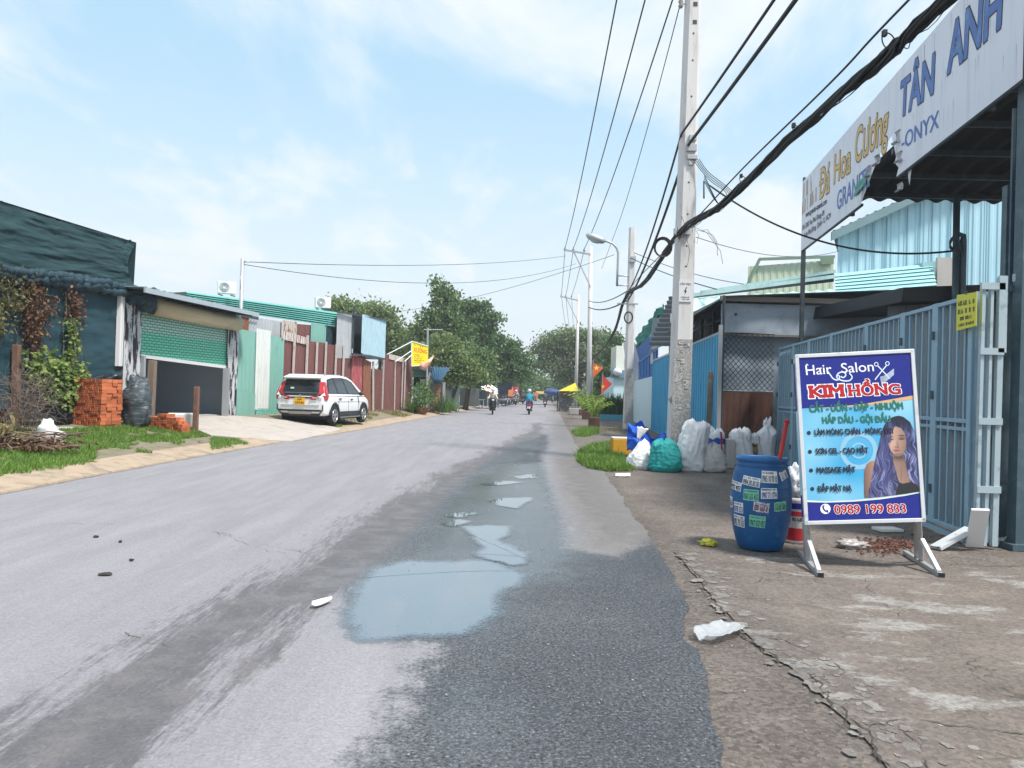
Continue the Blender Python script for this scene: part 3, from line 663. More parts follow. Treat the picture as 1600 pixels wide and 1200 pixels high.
def fsheet(name, par, mat, x0, x1, t0, t1, b0, b1, off, pitch=.24, amp=.05):
    a, c = F(x0, t0, off), F(x1, t1, off); d, e = F(x0, b0, off), F(x1, b1, off)
    return MB().corr((a.x, a.y), (c.x, c.y), (d.z, e.z), (a.z, c.z), pitch, amp).build(name, mat, par)
# ---------------------------------------------------------------- garage
t = T('garage', 'tin garage with its green roller shutter half open', 'garage', F(290, 648))
def shutter_mat():
    m, nt, b_ = mk('shutter_slats'); N, L = nt.nodes, nt.links
    tc = N.new('ShaderNodeTexCoord'); sp = N.new('ShaderNodeSeparateXYZ'); L.new(tc.outputs['Object'], sp.inputs[0]); cb = N.new('ShaderNodeCombineXYZ')
    L.new(sp.outputs['Y'], cb.inputs[0]); L.new(sp.outputs['Z'], cb.inputs[1])
    br = N.new('ShaderNodeTexBrick'); br.inputs['Scale'].default_value = 1; br.inputs['Brick Width'].default_value = .21; br.inputs['Row Height'].default_value = .075
    br.inputs['Mortar Size'].default_value = .016; br.inputs['Mortar Smooth'].default_value = .1; br.inputs['Color1'].default_value = (.36, .52, .47, 1); br.inputs['Color2'].default_value = (.44, .58, .53, 1); br.inputs['Mortar'].default_value = (.05, .26, .19, 1)
    L.new(cb.outputs[0], br.inputs['Vector'])
    mr = N.new('ShaderNodeMapRange'); mr.inputs['From Min'].default_value = 2.2; mr.inputs['From Max'].default_value = 2.26; L.new(sp.outputs['Z'], mr.inputs['Value'])
    mx = N.new('ShaderNodeMixRGB'); mx.blend_type = 'MULTIPLY'; mx.inputs[2].default_value = (.42, 1.05, .85, 1)
    iv = N.new('ShaderNodeMath'); iv.operation = 'SUBTRACT'; iv.inputs[0].default_value = 1; L.new(mr.outputs[0], iv.inputs[1]); L.new(iv.outputs[0], mx.inputs['Fac']); L.new(br.outputs['Color'], mx.inputs[1])
    L.new(mx.outputs[0], b_.inputs['Base Color']); b_.inputs['Roughness'].default_value = .5
    bp = N.new('ShaderNodeBump'); bp.inputs['Strength'].default_value = .6; bp.inputs['Distance'].default_value = .02; L.new(br.outputs['Fac'], bp.inputs['Height']); bp.invert = True; L.new(bp.outputs[0], b_.inputs['Normal']); return m
sa, sb_ = F(222, 480, -.05), F(357, 497, -.05); za, zb_ = F(222, 554, -.05).z, F(355, 572, -.05).z
MB().corr((sa.x, sa.y), (sb_.x, sb_.y), (za, zb_), (sa.z, sb_.z), 9, 0).build('roller_shutter', shutter_mat(), t, loc=None)
def hz(x, y, off=0): return F(x, y, off)
b = MB(); b.bar(V(sa.x, sa.y, za-.04), V(sb_.x, sb_.y, zb_-.04), .06, .09); b.build('shutter_bottom_bar', m_white, t)
b = MB(); p0, p1_ = F(238, 479, .15), F(371, 506, .15)
b.tube([p0, p0.lerp(p1_, .5), p1_], .235, 18); b.build('shutter_roll_box', M('cream_metal', (.52, .43, .27), .45, .1, 2, col2=(.38, .31, .2), lo=.5, hi=.7, stretch=(.3, .3, 6)), t, smooth=True)
fsheet('scorched_sheet', t, m_char, 196, 222, 463, 478, 640, 640, .03, .17, .025)
fsheet('scorched_sheet', t, m_char, 357, 373, 505, 513, 648, 649, .02, .17, .025)
b = MB(); f0, f1 = F(354, 575, .05), F(353, 648, .05); b.bar(f0, V(f0.x, f0.y, .3), .18, .12); f0 = F(224, 556, .05); b.bar(f0, V(f0.x, f0.y, .3), .1, .1); b.build('door_jamb', m_steel, t)
# room behind the shutter
a_, c_ = F(205, 640, -.1), F(371, 648, -.1); a_.z = c_.z = 0; bk = V(-4.5, .7, 0); zt = 3.8; b = MB()
b.quad(a_+bk+V(0, 0, .3), c_+bk+V(0, 0, .3), c_+bk+V(0, 0, zt), a_+bk+V(0, 0, zt)); b.quad(a_+V(0, 0, .3), a_+bk+V(0, 0, .3), a_+bk+V(0, 0, zt), a_+V(0, 0, zt)); b.quad(c_+V(0, 0, .3), c_+bk+V(0, 0, .3), c_+bk+V(0, 0, zt), c_+V(0, 0, zt))
b.quad(a_+V(0, 0, zt), c_+V(0, 0, zt), c_+bk+V(0, 0, zt), a_+bk+V(0, 0, zt)); b.build('inner_wall', M('grey_blue_plaster', (.46, .53, .60), .85, .15, 1), t)
b = MB(); b.quad(a_+V(0, 0, .505), c_+V(0, 0, .505), c_+bk+V(0, 0, .505), a_+bk+V(0, 0, .505)); b.build('garage_floor', m_conc, t)
# roof
b = MB(); e0, e1 = F(226, 449, .75), F(404, 489, .75); r0, r1 = e0+V(-5.6, .9, .12), e1+V(-5.6, .9, .12)
b.sheet(e0, e1, r1, r0, .25, .03); b.build('roof', M('dark_roof_tin', (.09, .12, .14), .55, .2, 2), t)
b = MB(); b.bar(e0+V(0, 0, -.06), e1+V(0, 0, -.06), .05, .13); b.build('eave_trim', M('eave_grey', (.36, .42, .46), .5), t)
b = MB()
for k in range(9):
    e = e0.lerp(e1, (k+.5)/9); b.bar(e+V(-.05, .01, -.1), e+V(-1.5, .24, .08), .06, .1)
f0, f1 = F(226, 466, -.25), F(404, 500, -.25); b.quad(f0, f1, f1+V(0, 0, .1), f0+V(0, 0, .1)); b.build('rafters', m_dsteel, t)

# ---------------------------------------------------------------- mint and white corrugated fence
t = T('tin_fence', 'mint green and white corrugated tin fence between the garage and the brown fence', 'fence', F(405, 650))
fsheet('mint_sheet', t, m_mint, 373, 402, 514, 519, 612, 618, 0); fsheet('worn_mint_sheet', t, m_mint2 if 0 else m_mint, 370, 400, 610, 616, 650, 651, .05, .5, .01)
fsheet('white_sheet', t, m_wsheet, 401, 422, 513, 517, 640, 640, .06, .18); fsheet('mint_sheet', t, m_mint, 420, 443, 523, 529, 650, 650, .02)
fsheet('worn_mint_sheet', t, m_mint2, 400, 432, 638, 638, 651, 651, .09, .2)
# ---------------------------------------------------------------- brown fence
t = T('sheet_metal_fence', 'tall brown sheet metal fence with whitewashed battens behind the parked car', 'fence', F(540, 646))
for x0, x1, t0, t1 in ((443, 461, 524, 528), (461, 482, 528, 531), (482, 510, 533, 536), (510, 550, 537, 544)): fsheet('brown_sheet', t, m_brown, x0, x1, t0, t1, 648, 648, .0, .16, .02)
fsheet('capping_sheet', t, M('flaking_white', (.55, .50, .47), .7, .1, 2, col2=(.20, .085, .075), lo=.5, hi=.56, stretch=(5, 5, .6)), 440, 481, 516, 528, 530, 539, .05, .16, .02)
fsheet('red_sheet', t, m_red, 550, 571, 553, 557, 612, 612, .05, .22, .03); fsheet('brown_sheet', t, m_brown, 549, 571, 600, 602, 648, 648, .02, .16)
fsheet('rusty_board', t, m_rust, 568, 580, 560, 566, 648, 648, .10, .3, .012); fsheet('brown_sheet', t, m_brown, 580, 598, 576, 578, 648, 647, .02, .16)
fsheet('brown_sheet', t, m_brown, 598, 619, 552, 557, 648, 645, .03, .16, .02); fsheet('brown_sheet', t, m_brown, 619, 644, 557, 563, 645, 641, .02, .16, .02)
fsheet('capping_sheet', t, m_batten, 608, 629, 553, 558, 561, 566, .08, .16, .01)
for x0, y0, x1, y1, w in ((461, 520, 455, 648, .12), (481, 524, 476, 648, .14), (496, 535, 491, 648, .12), (510, 534, 505, 648, .1), (526, 537, 521, 648, .1), (538, 539, 533, 647, .16), (583, 565, 583, 648, .26), (600, 552, 597, 648, .13), (618, 556, 616, 646, .1), (630, 559, 627, 644, .12), (634, 561, 631, 643, .12)):
    b = MB(); q0, q1 = F(x0, y0, .10), F(x1, y1, .10); b.bar(q0, q1, .06, w, (0, 1, 0)); b.build('batten', m_batten, t)
# ---------------------------------------------------------------- two-level tin house behind the fences
t = T('tin_house', 'patched tin house with a teal fascia rising behind the fences', 'house', F(500, 640, -1))
a, c = P(290, 455, 26.2), P(527, 488, 33.6); d, e = P(527, 511, 33.6), P(290, 476, 26.2)
b = MB()
for k in range(7):      # overlapping horizontal ribs of the fascia
    u0, u1 = k/7, (k+1)/7; nrm = V(.5, -.4, 0)
    b.quad(a.lerp(e, u0), c.lerp(d, u0), c.lerp(d, u1)+nrm*.12, a.lerp(e, u1)+nrm*.12); b.quad(a.lerp(e, u1)+nrm*.12, c.lerp(d, u1)+nrm*.12, c.lerp(d, u1), a.lerp(e, u1))
b.build('fascia', m_teal, t)
b = MB(); b.quad(a+V(0, 0, -.02), c+V(0, 0, -.02), c+V(-4, 3, .1), a+V(-4, 3, .1)); b.build('roof', m_teal, t)
def bs(name, m, x0, x1, t0, t1, b0, b1, off=-.5, pitch=.2): return fsheet(name, t, m, x0, x1, t0, t1, b0, b1, off, pitch, .02)
bs('rusty_sheet', m_rust, 373, 389, 492, 495, 560, 560, -.3); bs('tin_sheet', m_tin, 388, 442, 494, 503, 560, 560, -.35); bs('patched_sheet', M('stained_tin', (.5, .46, .42), .7, .2, 2, col2=(.27, .12, .06), lo=.5, hi=.58, stretch=(2, 2, 1)), 440, 464, 500, 503, 560, 560, -.3)
bs('maroon_sheet', m_brown, 463, 488, 506, 508, 560, 560, -.35, .12); bs('mint_sheet', m_mint, 486, 513, 504, 508, 560, 560, -.3); bs('drab_sheet', m_netroll, 511, 529, 505, 506, 560, 560, -.25, .6)
bs('tin_sheet', m_tin, 527, 553, 487, 490, 560, 560, .02, .14); bs('opening_shade', m_dark, 551, 568, 489, 492, 556, 556, -.3, 2)  # near-black sheet paints the shade inside the opening
x = fsheet('pale_blue_sheet', t, m_lblue, 566, 603, 491, 501, 552, 560, .25, .18, .02)
p = F(603, 501, .25); q = F(603, 560, .25); b = MB(); b.corr((p.x, p.y), (p.x-3.5, p.y+.6), (q.z, q.z), (p.z, p.z), .2, .02); b.build('side_sheet', m_lblue, t)
b = MB(); q0, q1 = F(550, 553, .27), F(602, 561, .27); b.bar(q0, q1, .08, .08); q0, q1 = F(526, 487, .1), F(604, 500, .3); b.bar(q0, q1, .1, .06); b.bar(F(553, 478, .12), F(551, 545, .12), .07); b.build('edge_beam', m_dsteel, t)
b = MB(); q0, q1 = F(552, 556, .22), F(602, 562, .22); b.quad(q0, q1, q1+V(-2, .3, 0), q0+V(-2, .3, 0)); b.build('floor_slab', m_dsteel, t)
# air conditioners on the roof
def aircon(p, lab):
    t = T('air_conditioner', lab, 'air conditioner', p, 'outdoor air conditioner units on the tin roof')
    b = MB(); b.box(p+V(0, 0, .3), (.66, .28, .46), .45); b.build('casing', m_white, t, bevel=.02)
    b = MB(); d = V(math.sin(.45), -math.cos(.45), 0); sx = V(math.cos(.45), math.sin(.45), 0); c = p+V(0, 0, .3)+d*.145-sx*.1
    for rr in (.17, .12, .07): b.tube([c+sx*rr*math.cos(k*.4)+V(0, 0, rr*math.sin(k*.4)) for k in range(17)], .012, 5)
    b.prism([c-d*.012+sx*.2*math.cos(k*.4)+V(0, 0, .2*math.sin(k*.4)) for k in range(16)], d*.006); b.build('fan_grille', M('grille_grey', (.18, .18, .19), .6), t)
    
    for sx_ in (-.2, .2): b = MB(); b.box(p+V(sx_, sx_*.5, .015), (.06, .4, .03)); b.build('foot', m_dsteel, t)
aircon(P(504, 484, 33.4), 'white air conditioner above the gable end with the pale blue sheet'); aircon(P(354, 462, 29.5), 'white air conditioner beside the thin steel pole')
# steel pole
b = MB(); p0 = P(379, 404, 27.3); g0 = V(p0.x, p0.y, .3); b.tube([g0, p0], .07, 8); b.tube([p0+V(0, 0, -.1), p0+V(.25, -.05, -.12)], .03, 6); b.tube([p0+V(0, 0, -.5), p0+V(.0, -.2, -.8), p0+V(0, 0, -1.2)], .012, 5)
tag(b.build('steel_pole', m_steel, None, smooth=True, loc=g0), 'thin grey steel pole carrying cables above the garage roof', 'pole')

# ---------------------------------------------------------------- loose bricks
bt = V(.158, .987, 0).normalized(); bn = V(bt.y, -bt.x, 0); brz = math.atan2(bt.y, bt.x)
BL, BW, BH = .176, .079, .079
b = MB(); b.box((0, 0, BH/2), (BL, BW, BH)); b.cur = 1
for sx in (-1, 1):
    for yy in (-.019, .019):
        for zz in (-.019, .019):
            x = sx*(BL/2+.0008); b.quad((x, yy-.012, BH/2+zz-.012), (x, yy+.012, BH/2+zz-.012), (x, yy+.012, BH/2+zz+.012), (x, yy-.012, BH/2+zz+.012))
brick0 = b.build('brick', [m_brick, m_hole_shade]); _first = [True]
def brick(p, rz, lab, grp):
    if _first[0]: o = brick0; _first[0] = False
    else: o = brick0.copy(); COL.objects.link(o)
    o.location = p; o.rotation_euler = (0, 0, rz+random.uniform(-.03, .03)); tag(o, lab, 'brick', grp); o.scale = (1, random.uniform(.94, 1.0), random.uniform(.95, 1.0))
k0 = Gv(157, 669); k0.z -= .01                  # near road-side corner of the tall stack
LT, GT_ = 'orange hollow clay brick built into the chest-high stack beside the wrapped bundle', 'bricks of the tall stack'
for r_ in range(14):
    for i in range(13):
        if r_ > 9 + i*0 and i > 10 - (13-r_): 
            if i > 8 + (13-r_): continue
        if r_ >= 10 and i >= 11: continue
        if r_ >= 12 and i >= 9: continue
        for j in range(4):
            if j > 0 and not (i == 0 or r_ == 13 or (r_ == 11 and i >= 9)): continue
            p = k0 - bn*(BW+.005)*(i+.5) + bt*((BL+.004)*(j+.5)+random.uniform(-.016, .016)) + bn*(random.uniform(-.012, .012)+.02*mnoise.noise(V(r_*.5, j, i*.3))) + V(0, 0, r_*(BH+.0015))
            brick(p, brz, LT, GT_)
k1 = Gv(284, 678); k1.z -= .01; LS, GS = 'orange hollow clay brick in the knee-high heap by the stubby rusty post', 'bricks of the low heap'
hts = [3, 4, 5, 5, 5, 6, 6, 6, 5, 5, 5, 4, 4, 3, 2, 2, 2, 1, 1, 1]
for i, h_ in enumerate(hts):
    for r_ in range(h_):
        for j in range(2):
            if j and r_ < h_-1 and i > 1: continue
            brick(k1 - bn*(BW+.005)*(i+.5) + bt*((BL+.006)*(j+.5)+random.uniform(-.02, .02)) + V(0, 0, r_*(BH+.001)), brz, LS, GS)
kk = Gv(207, 672)
k2 = Gv(3, 662)
for i in range(3):
    for r_ in range(8): brick(k2 - bn*(BW+.004)*(i+.2) + V(0, 0, r_*(BH+.001)), brz, 'orange hollow clay brick stacked behind the heap of dry branches', 'bricks behind the branches')
# wrapped bundle
p = Gv(207, 668); b = MB(); b.blob(p+V(0, .2, .57), (.33, .33, .62), .28, 2.2, 3, 30, 26, pw=.6)
tag(b.build('wrapped_bundle', M('dark_wrap', (.05, .065, .075), .35, .3, 3, col2=(.22, .25, .28), lo=.52, hi=.66, stretch=(1, 1, 5), bump=.6, bscale=14), None, True, loc=p), 'dark plastic wrapped bundle standing between the two brick piles', 'bundle')
p = Gv(234, 664); b = MB()
for k in range(9):
    hh = .6; b.box(p+V(0, 0, .14*k), (.16, .18, .13), brz)
b = MB(); top = 1.62; b.bar(p, p+V(.02, 0, top), .17, .17, (0, 1, 0)); o = b.build('concrete_post', m_wood, None, loc=p, bevel=.012); tag(o, 'weathered grey concrete post in front of the shutter', 'post')
p = Gv(305, 673); b = MB(); b.bar(p+V(0, 0, -.02), p+V(.01, 0, 1.13), .125, .125, (0, 1, 0)); tag(b.build('rusty_post', M('rust_post', (.19, .10, .07), .9, .3, 4, col2=(.08, .05, .04), lo=.5, hi=.68, bump=.4), None, loc=p, bevel=.015), 'stubby rust-brown post at the edge of the concrete driveway', 'post')
p = Gv(24, 668); b = MB(); b.bar(p+V(0, 0, -.02), p+V(-.03, 0, 1.72), .14, .12, (0, 1, 0)); tag(b.build('rusty_post', bpy.data.materials['rust_post'], None, loc=p, bevel=.015), 'rust-brown post half buried in dry twigs before the netting', 'post')
p = Gv(282, 670); p += V(-.15, .5, 0); b = MB(); b.box(p+V(0, 0, .19), (.75, .4, .38), .5); tag(b.build('white_block', M('chalky_block', (.66, .65, .61), .9, .1, 3, col2=(.4, .42, .36), lo=.55, hi=.7, bump=.4), None, loc=p, bevel=.04), 'chalky white block lying behind the stubby rusty post', 'block')

# ---------------------------------------------------------------- creepers on the net
def inpoly(poly, n):
    q = np.array(poly, float); lo, hi = q.min(0), q.max(0); out = []
    while len(out) < n:
        c = rng.uniform(lo, hi, (n*2, 2)); s_ = sdf(c[:, 0], c[:, 1], poly) > 0; out += c[s_].tolist()
    return out[:n]
def clump_px(poly, n, o0, o1, per=9, spread=.12):
    pts = []
    for x, y in inpoly(poly, max(1, n//per)):
        c = np.array(F(x, y, random.uniform(o0, o1))); pts += (c+rng.normal(size=(per, 3))*spread*np.array([.6, .8, 1])).tolist()
    return pts
def strand(b, pts, r=.012, j=.05):
    q = [];
    for p0, p1_ in zip(pts, pts[1:]):
        for k in range(5): q.append(p0.lerp(p1_, k/5)+V(*(rng.normal(size=3)*j*.4)))
    q.append(pts[-1]); b.tube(q, r, 5)
t = T('dry_creeper', 'dried brown creeper hanging down the dark netting', 'creeper', F(50, 560, .1))
leaves('dead_leaves', clump_px([(38, 452), (66, 455), (72, 476), (96, 468), (84, 486), (70, 500), (66, 530), (54, 556), (44, 540), (40, 500)], 1500, .05, .2), .075, m_dead, t, up=1.2)
leaves('dead_leaves', clump_px([(104, 462), (126, 462), (131, 495), (108, 502), (106, 480)], 330, .05, .2), .085, m_dead, t, up=1)
leaves('faded_leaves', clump_px([(-60, 425), (0, 430), (40, 434), (60, 440), (44, 470), (18, 505), (0, 520), (-60, 560)], 1500, .05, .3), .085, m_deadg, t, up=.8)
b = MB()
for q in ([(0, 432), (60, 450), (95, 472), (85, 480)], [(60, 460), (58, 520), (40, 600)], [(66, 470), (75, 540), (88, 600)], [(118, 462), (124, 520), (135, 580), (140, 640)], [(50, 540), (28, 590)], [(105, 470), (100, 530), (90, 590)], [(52, 500), (66, 560), (60, 600)], [(20, 510), (35, 570), (30, 600)]):
    strand(b, [F(x, y, .1) for x, y in q], .009, .08)
b.build('stems', m_twig, t)
t = T('green_creeper', 'yellow-green creeper climbing the netting above the tall brick stack', 'creeper', F(85, 640, .15))
pts = []
for k in range(26):
    y = 500+k*4.6
    for s_ in range(16):
        c = F(114+random.gauss(0, 6), y+random.gauss(0, 1.0), random.uniform(.08, .22)); pts.append(list(c))
leaves('climbing_leaves', pts, .095, m_green1, t, aspect=1.15, nrm=(.5, -.6, .8))
leaves('spreading_leaves', clump_px([(32, 556), (70, 552), (106, 566), (134, 576), (142, 600), (120, 612), (112, 640), (84, 630), (62, 604), (40, 580)], 1000, .1, .4, 7, .1), .095, m_green1, t, aspect=1.15, nrm=(.5, -.6, .9))
b = MB()
for q in ([(114, 500), (116, 560), (108, 640)], [(114, 570), (80, 560), (40, 565)], [(110, 600), (80, 610), (60, 590)], [(116, 590), (140, 600), (128, 625)]): strand(b, [F(x, y, .2) for x, y in q], .01, .06)
b.build('stems', m_twig, t)
def twigs(b, c, r, n, L_, up=.3, rad=.006):
    for _ in range(n):
        p = Vector(c)+V(*(rng.normal(size=3)*np.array(r))); d = V(*rng.normal(size=3)); d.z += up; d.normalize(); q = [p]
        for k in range(4): d = (d+V(*(rng.normal(size=3)*.35))).normalized(); q.append(q[-1]+d*L_*random.uniform(.15, .35))
        b.tube(q, [rad, rad, rad*.8, rad*.6, rad*.3], 4, False)
p = Gv(40, 680); b = MB(); twigs(b, p+V(-.14, .2, .52), (.22, .24, .36), 380, .5, .3, .0055)
tag(b.build('dry_bush', m_twig, None, loc=p), 'tangled leafless grey bush in front of the netting', 'bush')
p = Gv(36, 704); t = T('branch_pile', 'heap of cut branches and dry leaves on the grass verge', 'branches', p)
b = MB()
for k in range(60):
    a = random.uniform(0, 6.28); c = p+V(random.gauss(0, .45), random.gauss(0, .3), random.uniform(.03, .32)); d = V(math.cos(a), math.sin(a)*.6, random.gauss(.02, .14)); l_ = random.uniform(.3, .8)
    q = [c-d*l_*.5, c-d*l_*.15+V(0, 0, random.gauss(0, .03)), c+d*l_*.2+V(0, 0, random.gauss(0, .03)), c+d*l_*.5]
    for v_ in q: v_.z = max(v_.z, gz(v_.x, v_.y)+.01)
    b.tube(q, [.016, .014, .01, .006], 5)
b.build('branches', M('cut_branch', (.17, .115, .085), .9, .3, 6), t)
n = 900; c = rng.normal(size=(n, 3))*np.array([.40, .24, .08]); c[:, 2] = np.abs(c[:, 2])+.05; leaves('dry_leaves', c+np.array(p), .10, m_dead, t, aspect=2.2, up=0)
c = rng.normal(size=(160, 3))*np.array([.16, .12, .12])+np.array(p)+np.array([-.38, -.05, .28]); leaves('wilted_leaves', c, .2, leafM('wilted', (.18, .14, .06), (.35, .29, .14), .2), t, aspect=4, up=.8)
p = Gv(73, 690); b = MB(); b.blob(p+V(0, 0, .18), (.16, .17, .26), .4, 2.4, 9); b.blob(p+V(.14, -.05, .1), (.22, .18, .12), .4, 2.4, 12)
tag(b.build('white_sack', M('dirty_white', (.62, .62, .62), .7, .1, 5, bump=.4), None, True, loc=p), 'crumpled white sack lying against the branch heap', 'sack')
p = Gv(110, 698); b = MB(); b.tube([Gv(84, 689)+V(0, 0, .06), p+V(0, 0, .07), Gv(139, 704)+V(0, 0, .03)], [.014, .012, .006], 6); tag(b.build('green_stick', M('green_stem', (.2, .24, .08), .7), None, loc=p), 'long thin green stick lying on the grass', 'stick')
p = Gv(92, 671); b = MB(); b.box(p+V(0, 0, .025), (.5, .12, .05), .9); tag(b.build('white_plank', m_white, None, loc=p), 'short white plank lying in the grass left of the tall bricks', 'plank')

# ---------------------------------------------------------------- grass
def verge_pts(n, y0, y1, cond):
    out = []
    while len(out) < n:
        y = random.uniform(y0, y1); a = Xk(y)-KW+.10+.22*mnoise.noise(V(y*1.7, 2, 2))+.1*mnoise.noise(V(y*6, 5, 2))+(.34 if 15.3 < y < 20.6 else 0); x = random.uniform(max(Xf(y)+.1, a-4), a)
        if cond(x, y): out.append((x, y, gs(x, y)-.005))
    return out
def px_of(x, y, z):
    d = V(x, y, z)-EYE; f = d.dot(FW); return 800+FPX*d.dot(RT)/f, 600-FPX*d.dot(UP)/f
dvp = [(q[0], q[1]) for q in poly]
def gc(x, y):
    u, v = px_of(x, y, gz(x, y))
    if sdf(np.array([u]), np.array([v]), dvp)[0] > -2: return False
    if v < 655 and u > 280: return False
    nz = mnoise.noise(V(x*.9, y*.9, 5))+.6*mnoise.noise(V(x*3, y*3, 7))
    if u > 455: return nz > -.1 and u > 500
    edge = Xk(y)-KW-x
    if 330 < u < 458: return edge < .9 and nz > -.75
    if edge > 2.6 and nz < .2: return False
    if 150 < u < 330 and edge < .75 and nz < .45: return False
    return nz > -.38
S(blades('verge_grass', verge_pts(50000, 9, 27, gc), .085, m_grass, .009, .55), 'stuff')
S(blades('dry_verge_grass', verge_pts(5000, 28, 62, lambda x, y: mnoise.noise(V(x*.8, y*.5, 15)) > .05), .16, m_dgrass, .014, .5), 'stuff')
def patch(name, poly, n, h, m, z=0, w=.012):
    pts = []
    for x, y in inpoly(poly, n*3):
        p = G(x, y, z)
        if random.random() < min(1, p.y*p.y/900+.2) and mnoise.noise(V(p.x*2, p.y*1.2, 1)) > -.4: pts.append(tuple(p))
    return blades(name, pts[:n], h, m, w, .55)
S(patch('kerbside_grass', [(905, 708), (925, 697), (958, 695), (968, 712), (985, 722), (990, 736), (950, 737), (918, 732), (902, 722)], 9000, .16, m_grass), 'stuff')
S(patch('kerbside_grass', [(893, 676), (910, 669), (934, 670), (936, 678), (915, 683), (900, 682)], 2500, .15, m_grass), 'stuff')
S(patch('dry_kerb_grass', [(920, 672), (985, 667), (1015, 668), (1015, 674), (935, 675)], 700, .1, m_dgrass), 'stuff')
# ================================================================ FAR LEFT: HUT, BRICK WALL, STALL
def fbox(b, px0, px1, py0, py1, D, depth, skew=(0, 1, 0)):
    """box whose camera-side face spans a pixel rectangle at distance D"""
    a, c = P(px0, py1, D), P(px1, py1, D); z1 = P(px0, py0, D).z; dv = Vector(skew).normalized()*depth
    b.prism([V(a.x, a.y, a.z), V(c.x, c.y, a.z), V(c.x, c.y, z1), V(a.x, a.y, z1)], dv); return b
g = lambda x, y: gz(x, y)
t = T('roadside_hut', 'small dark hut with a green roll-down front beyond the brown fence', 'hut', P(657, 640, 46))
b = MB(); fbox(b, 645, 664, 588, 641, 46.5, 2.5); b.build('opening_shade', m_dark, t)  # solid near-black box carries the shade of the opening
b = MB(); fbox(b, 645, 664, 577, 589, 46, .2); b.build('rolled_front', M('hut_green', (.10, .27, .22), .6, .2, 1, stretch=(.3, .3, 14), col2=(.05, .14, .12), lo=.48, hi=.6), t)
b = MB(); fbox(b, 655, 663, 592, 641, 45.8, .3); b.build('grey_panel', m_conc, t)
b = MB(); fbox(b, 645, 654, 603, 641, 46, .1); b.build('door', M('hut_door', (.25, .27, .30), .6), t)
b = MB(); fbox(b, 664.5, 670, 579, 642, 45.6, .4); b.build('pillar', m_conc, t)
b = MB(); fbox(b, 643, 672, 573, 578, 45.2, 3); b.build('roof', m_dsteel, t)
def brick_mat(nm, c1, c2, mo, w=.22, h=.09, ax='X'):
    m, nt, b_ = mk(nm); N, L = nt.nodes, nt.links; tc = N.new('ShaderNodeTexCoord'); sp = N.new('ShaderNodeSeparateXYZ'); cb = N.new('ShaderNodeCombineXYZ')
    L.new(tc.outputs['Object'], sp.inputs[0]); L.new(sp.outputs[ax], cb.inputs[0]); L.new(sp.outputs['Z'], cb.inputs[1])
    br = N.new('ShaderNodeTexBrick'); br.inputs['Scale'].default_value = 1; br.inputs['Brick Width'].default_value = w; br.inputs['Row Height'].default_value = h; br.inputs['Mortar Size'].default_value = .018
    for k, c in (('Color1', c1), ('Color2', c2), ('Mortar', mo)): br.inputs[k].default_value = rgb(c)
    L.new(cb.outputs[0], br.inputs['Vector']); L.new(br.outputs['Color'], b_.inputs['Base Color']); b_.inputs['Roughness'].default_value = .9; return m
t = T('brick_wall', 'low bare brick wall next to the dark hut', 'wall', P(682, 642, 46.5))
b = MB(); fbox(b, 670, 691, 600, 643, 46.3, .25); b.build('brickwork', brick_mat('rough_bricks', (.30, .13, .075), (.42, .22, .13), (.35, .27, .21), .3, .13), t)
b = MB(); fbox(b, 690.5, 694, 597, 643, 46.2, .3); b.build('end_pier', m_conc, t)
t = T('blue_awning', 'sagging blue corrugated awning over the brick wall', 'awning', P(685, 600, 46))
b = MB(); b.sheet(P(664, 573, 47), P(704, 574, 47), P(690, 594, 45), P(676, 594, 45), .2, .04); b.build('sheet', M('awning_blue', (.03, .09, .16), .5, .3, 2), t)
b = MB(); fbox(b, 676, 690, 586, 600, 46.6, .6); b.build('hanging_cloths', M('cloths', (.12, .22, .32), .8, .5, 3, col2=(.3, .33, .36), lo=.5, hi=.55), t)
b = MB(); b.bar(P(676, 594, 45), P(675, 640, 45), .08); b.bar(P(690, 594, 45), P(691, 640, 45), .08); b.build('support', m_dsteel, t)
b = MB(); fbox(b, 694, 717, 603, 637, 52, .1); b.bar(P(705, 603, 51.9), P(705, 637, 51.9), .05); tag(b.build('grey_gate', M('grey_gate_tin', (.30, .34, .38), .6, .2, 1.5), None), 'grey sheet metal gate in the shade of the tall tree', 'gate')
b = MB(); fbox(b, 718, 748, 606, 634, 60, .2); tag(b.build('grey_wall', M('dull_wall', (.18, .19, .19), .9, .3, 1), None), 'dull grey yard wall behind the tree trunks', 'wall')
# yellow notice board on brackets
t = T('yellow_sign', 'yellow sign board with red and dark lettering on brackets above the brown fence', 'sign', P(656, 572, 43))
q = [P(643, 533, 43.2), P(669, 541, 43.9), P(669, 570, 43.9), P(643, 572, 43.2)]
nrm = (q[1]-q[0]).cross(q[3]-q[0]).normalized(); nrm = nrm if nrm.y < 0 else -nrm
b = MB(); b.prism(q, -nrm*.06); b.build('board', M('sign_yellow', (.85, .66, .02), .5, .05), t)
def ys_(u, v, o=.006): return (q[0].lerp(q[1], u)).lerp(q[3].lerp(q[2], u), v)+nrm*o
b = MB(); rg = random.Random(5); word(b, 'NHÀ HÀNG' if 0 else 'XƯỞNG', lambda x, y: ys_(.12+x, .42-y), .8, .2, .02); b.build('lettering', M('sign_red', (.55, .07, .03), .5), t)
b = MB(); scribble(b, lambda x, y: ys_(.14+x, .14-y), .7, .06, 14, rg)
for i, (w_, v_) in enumerate(((.35, .55), (.55, .63), (.45, .71), (.6, .79), (.4, .87))): scribble(b, lambda x, y: ys_(.16+x, v_-y), w_, .045, int(w_*26), rg)
b.build('small_print', M('sign_dark', (.18, .13, .02), .6), t)
b = MB(); pl = .05
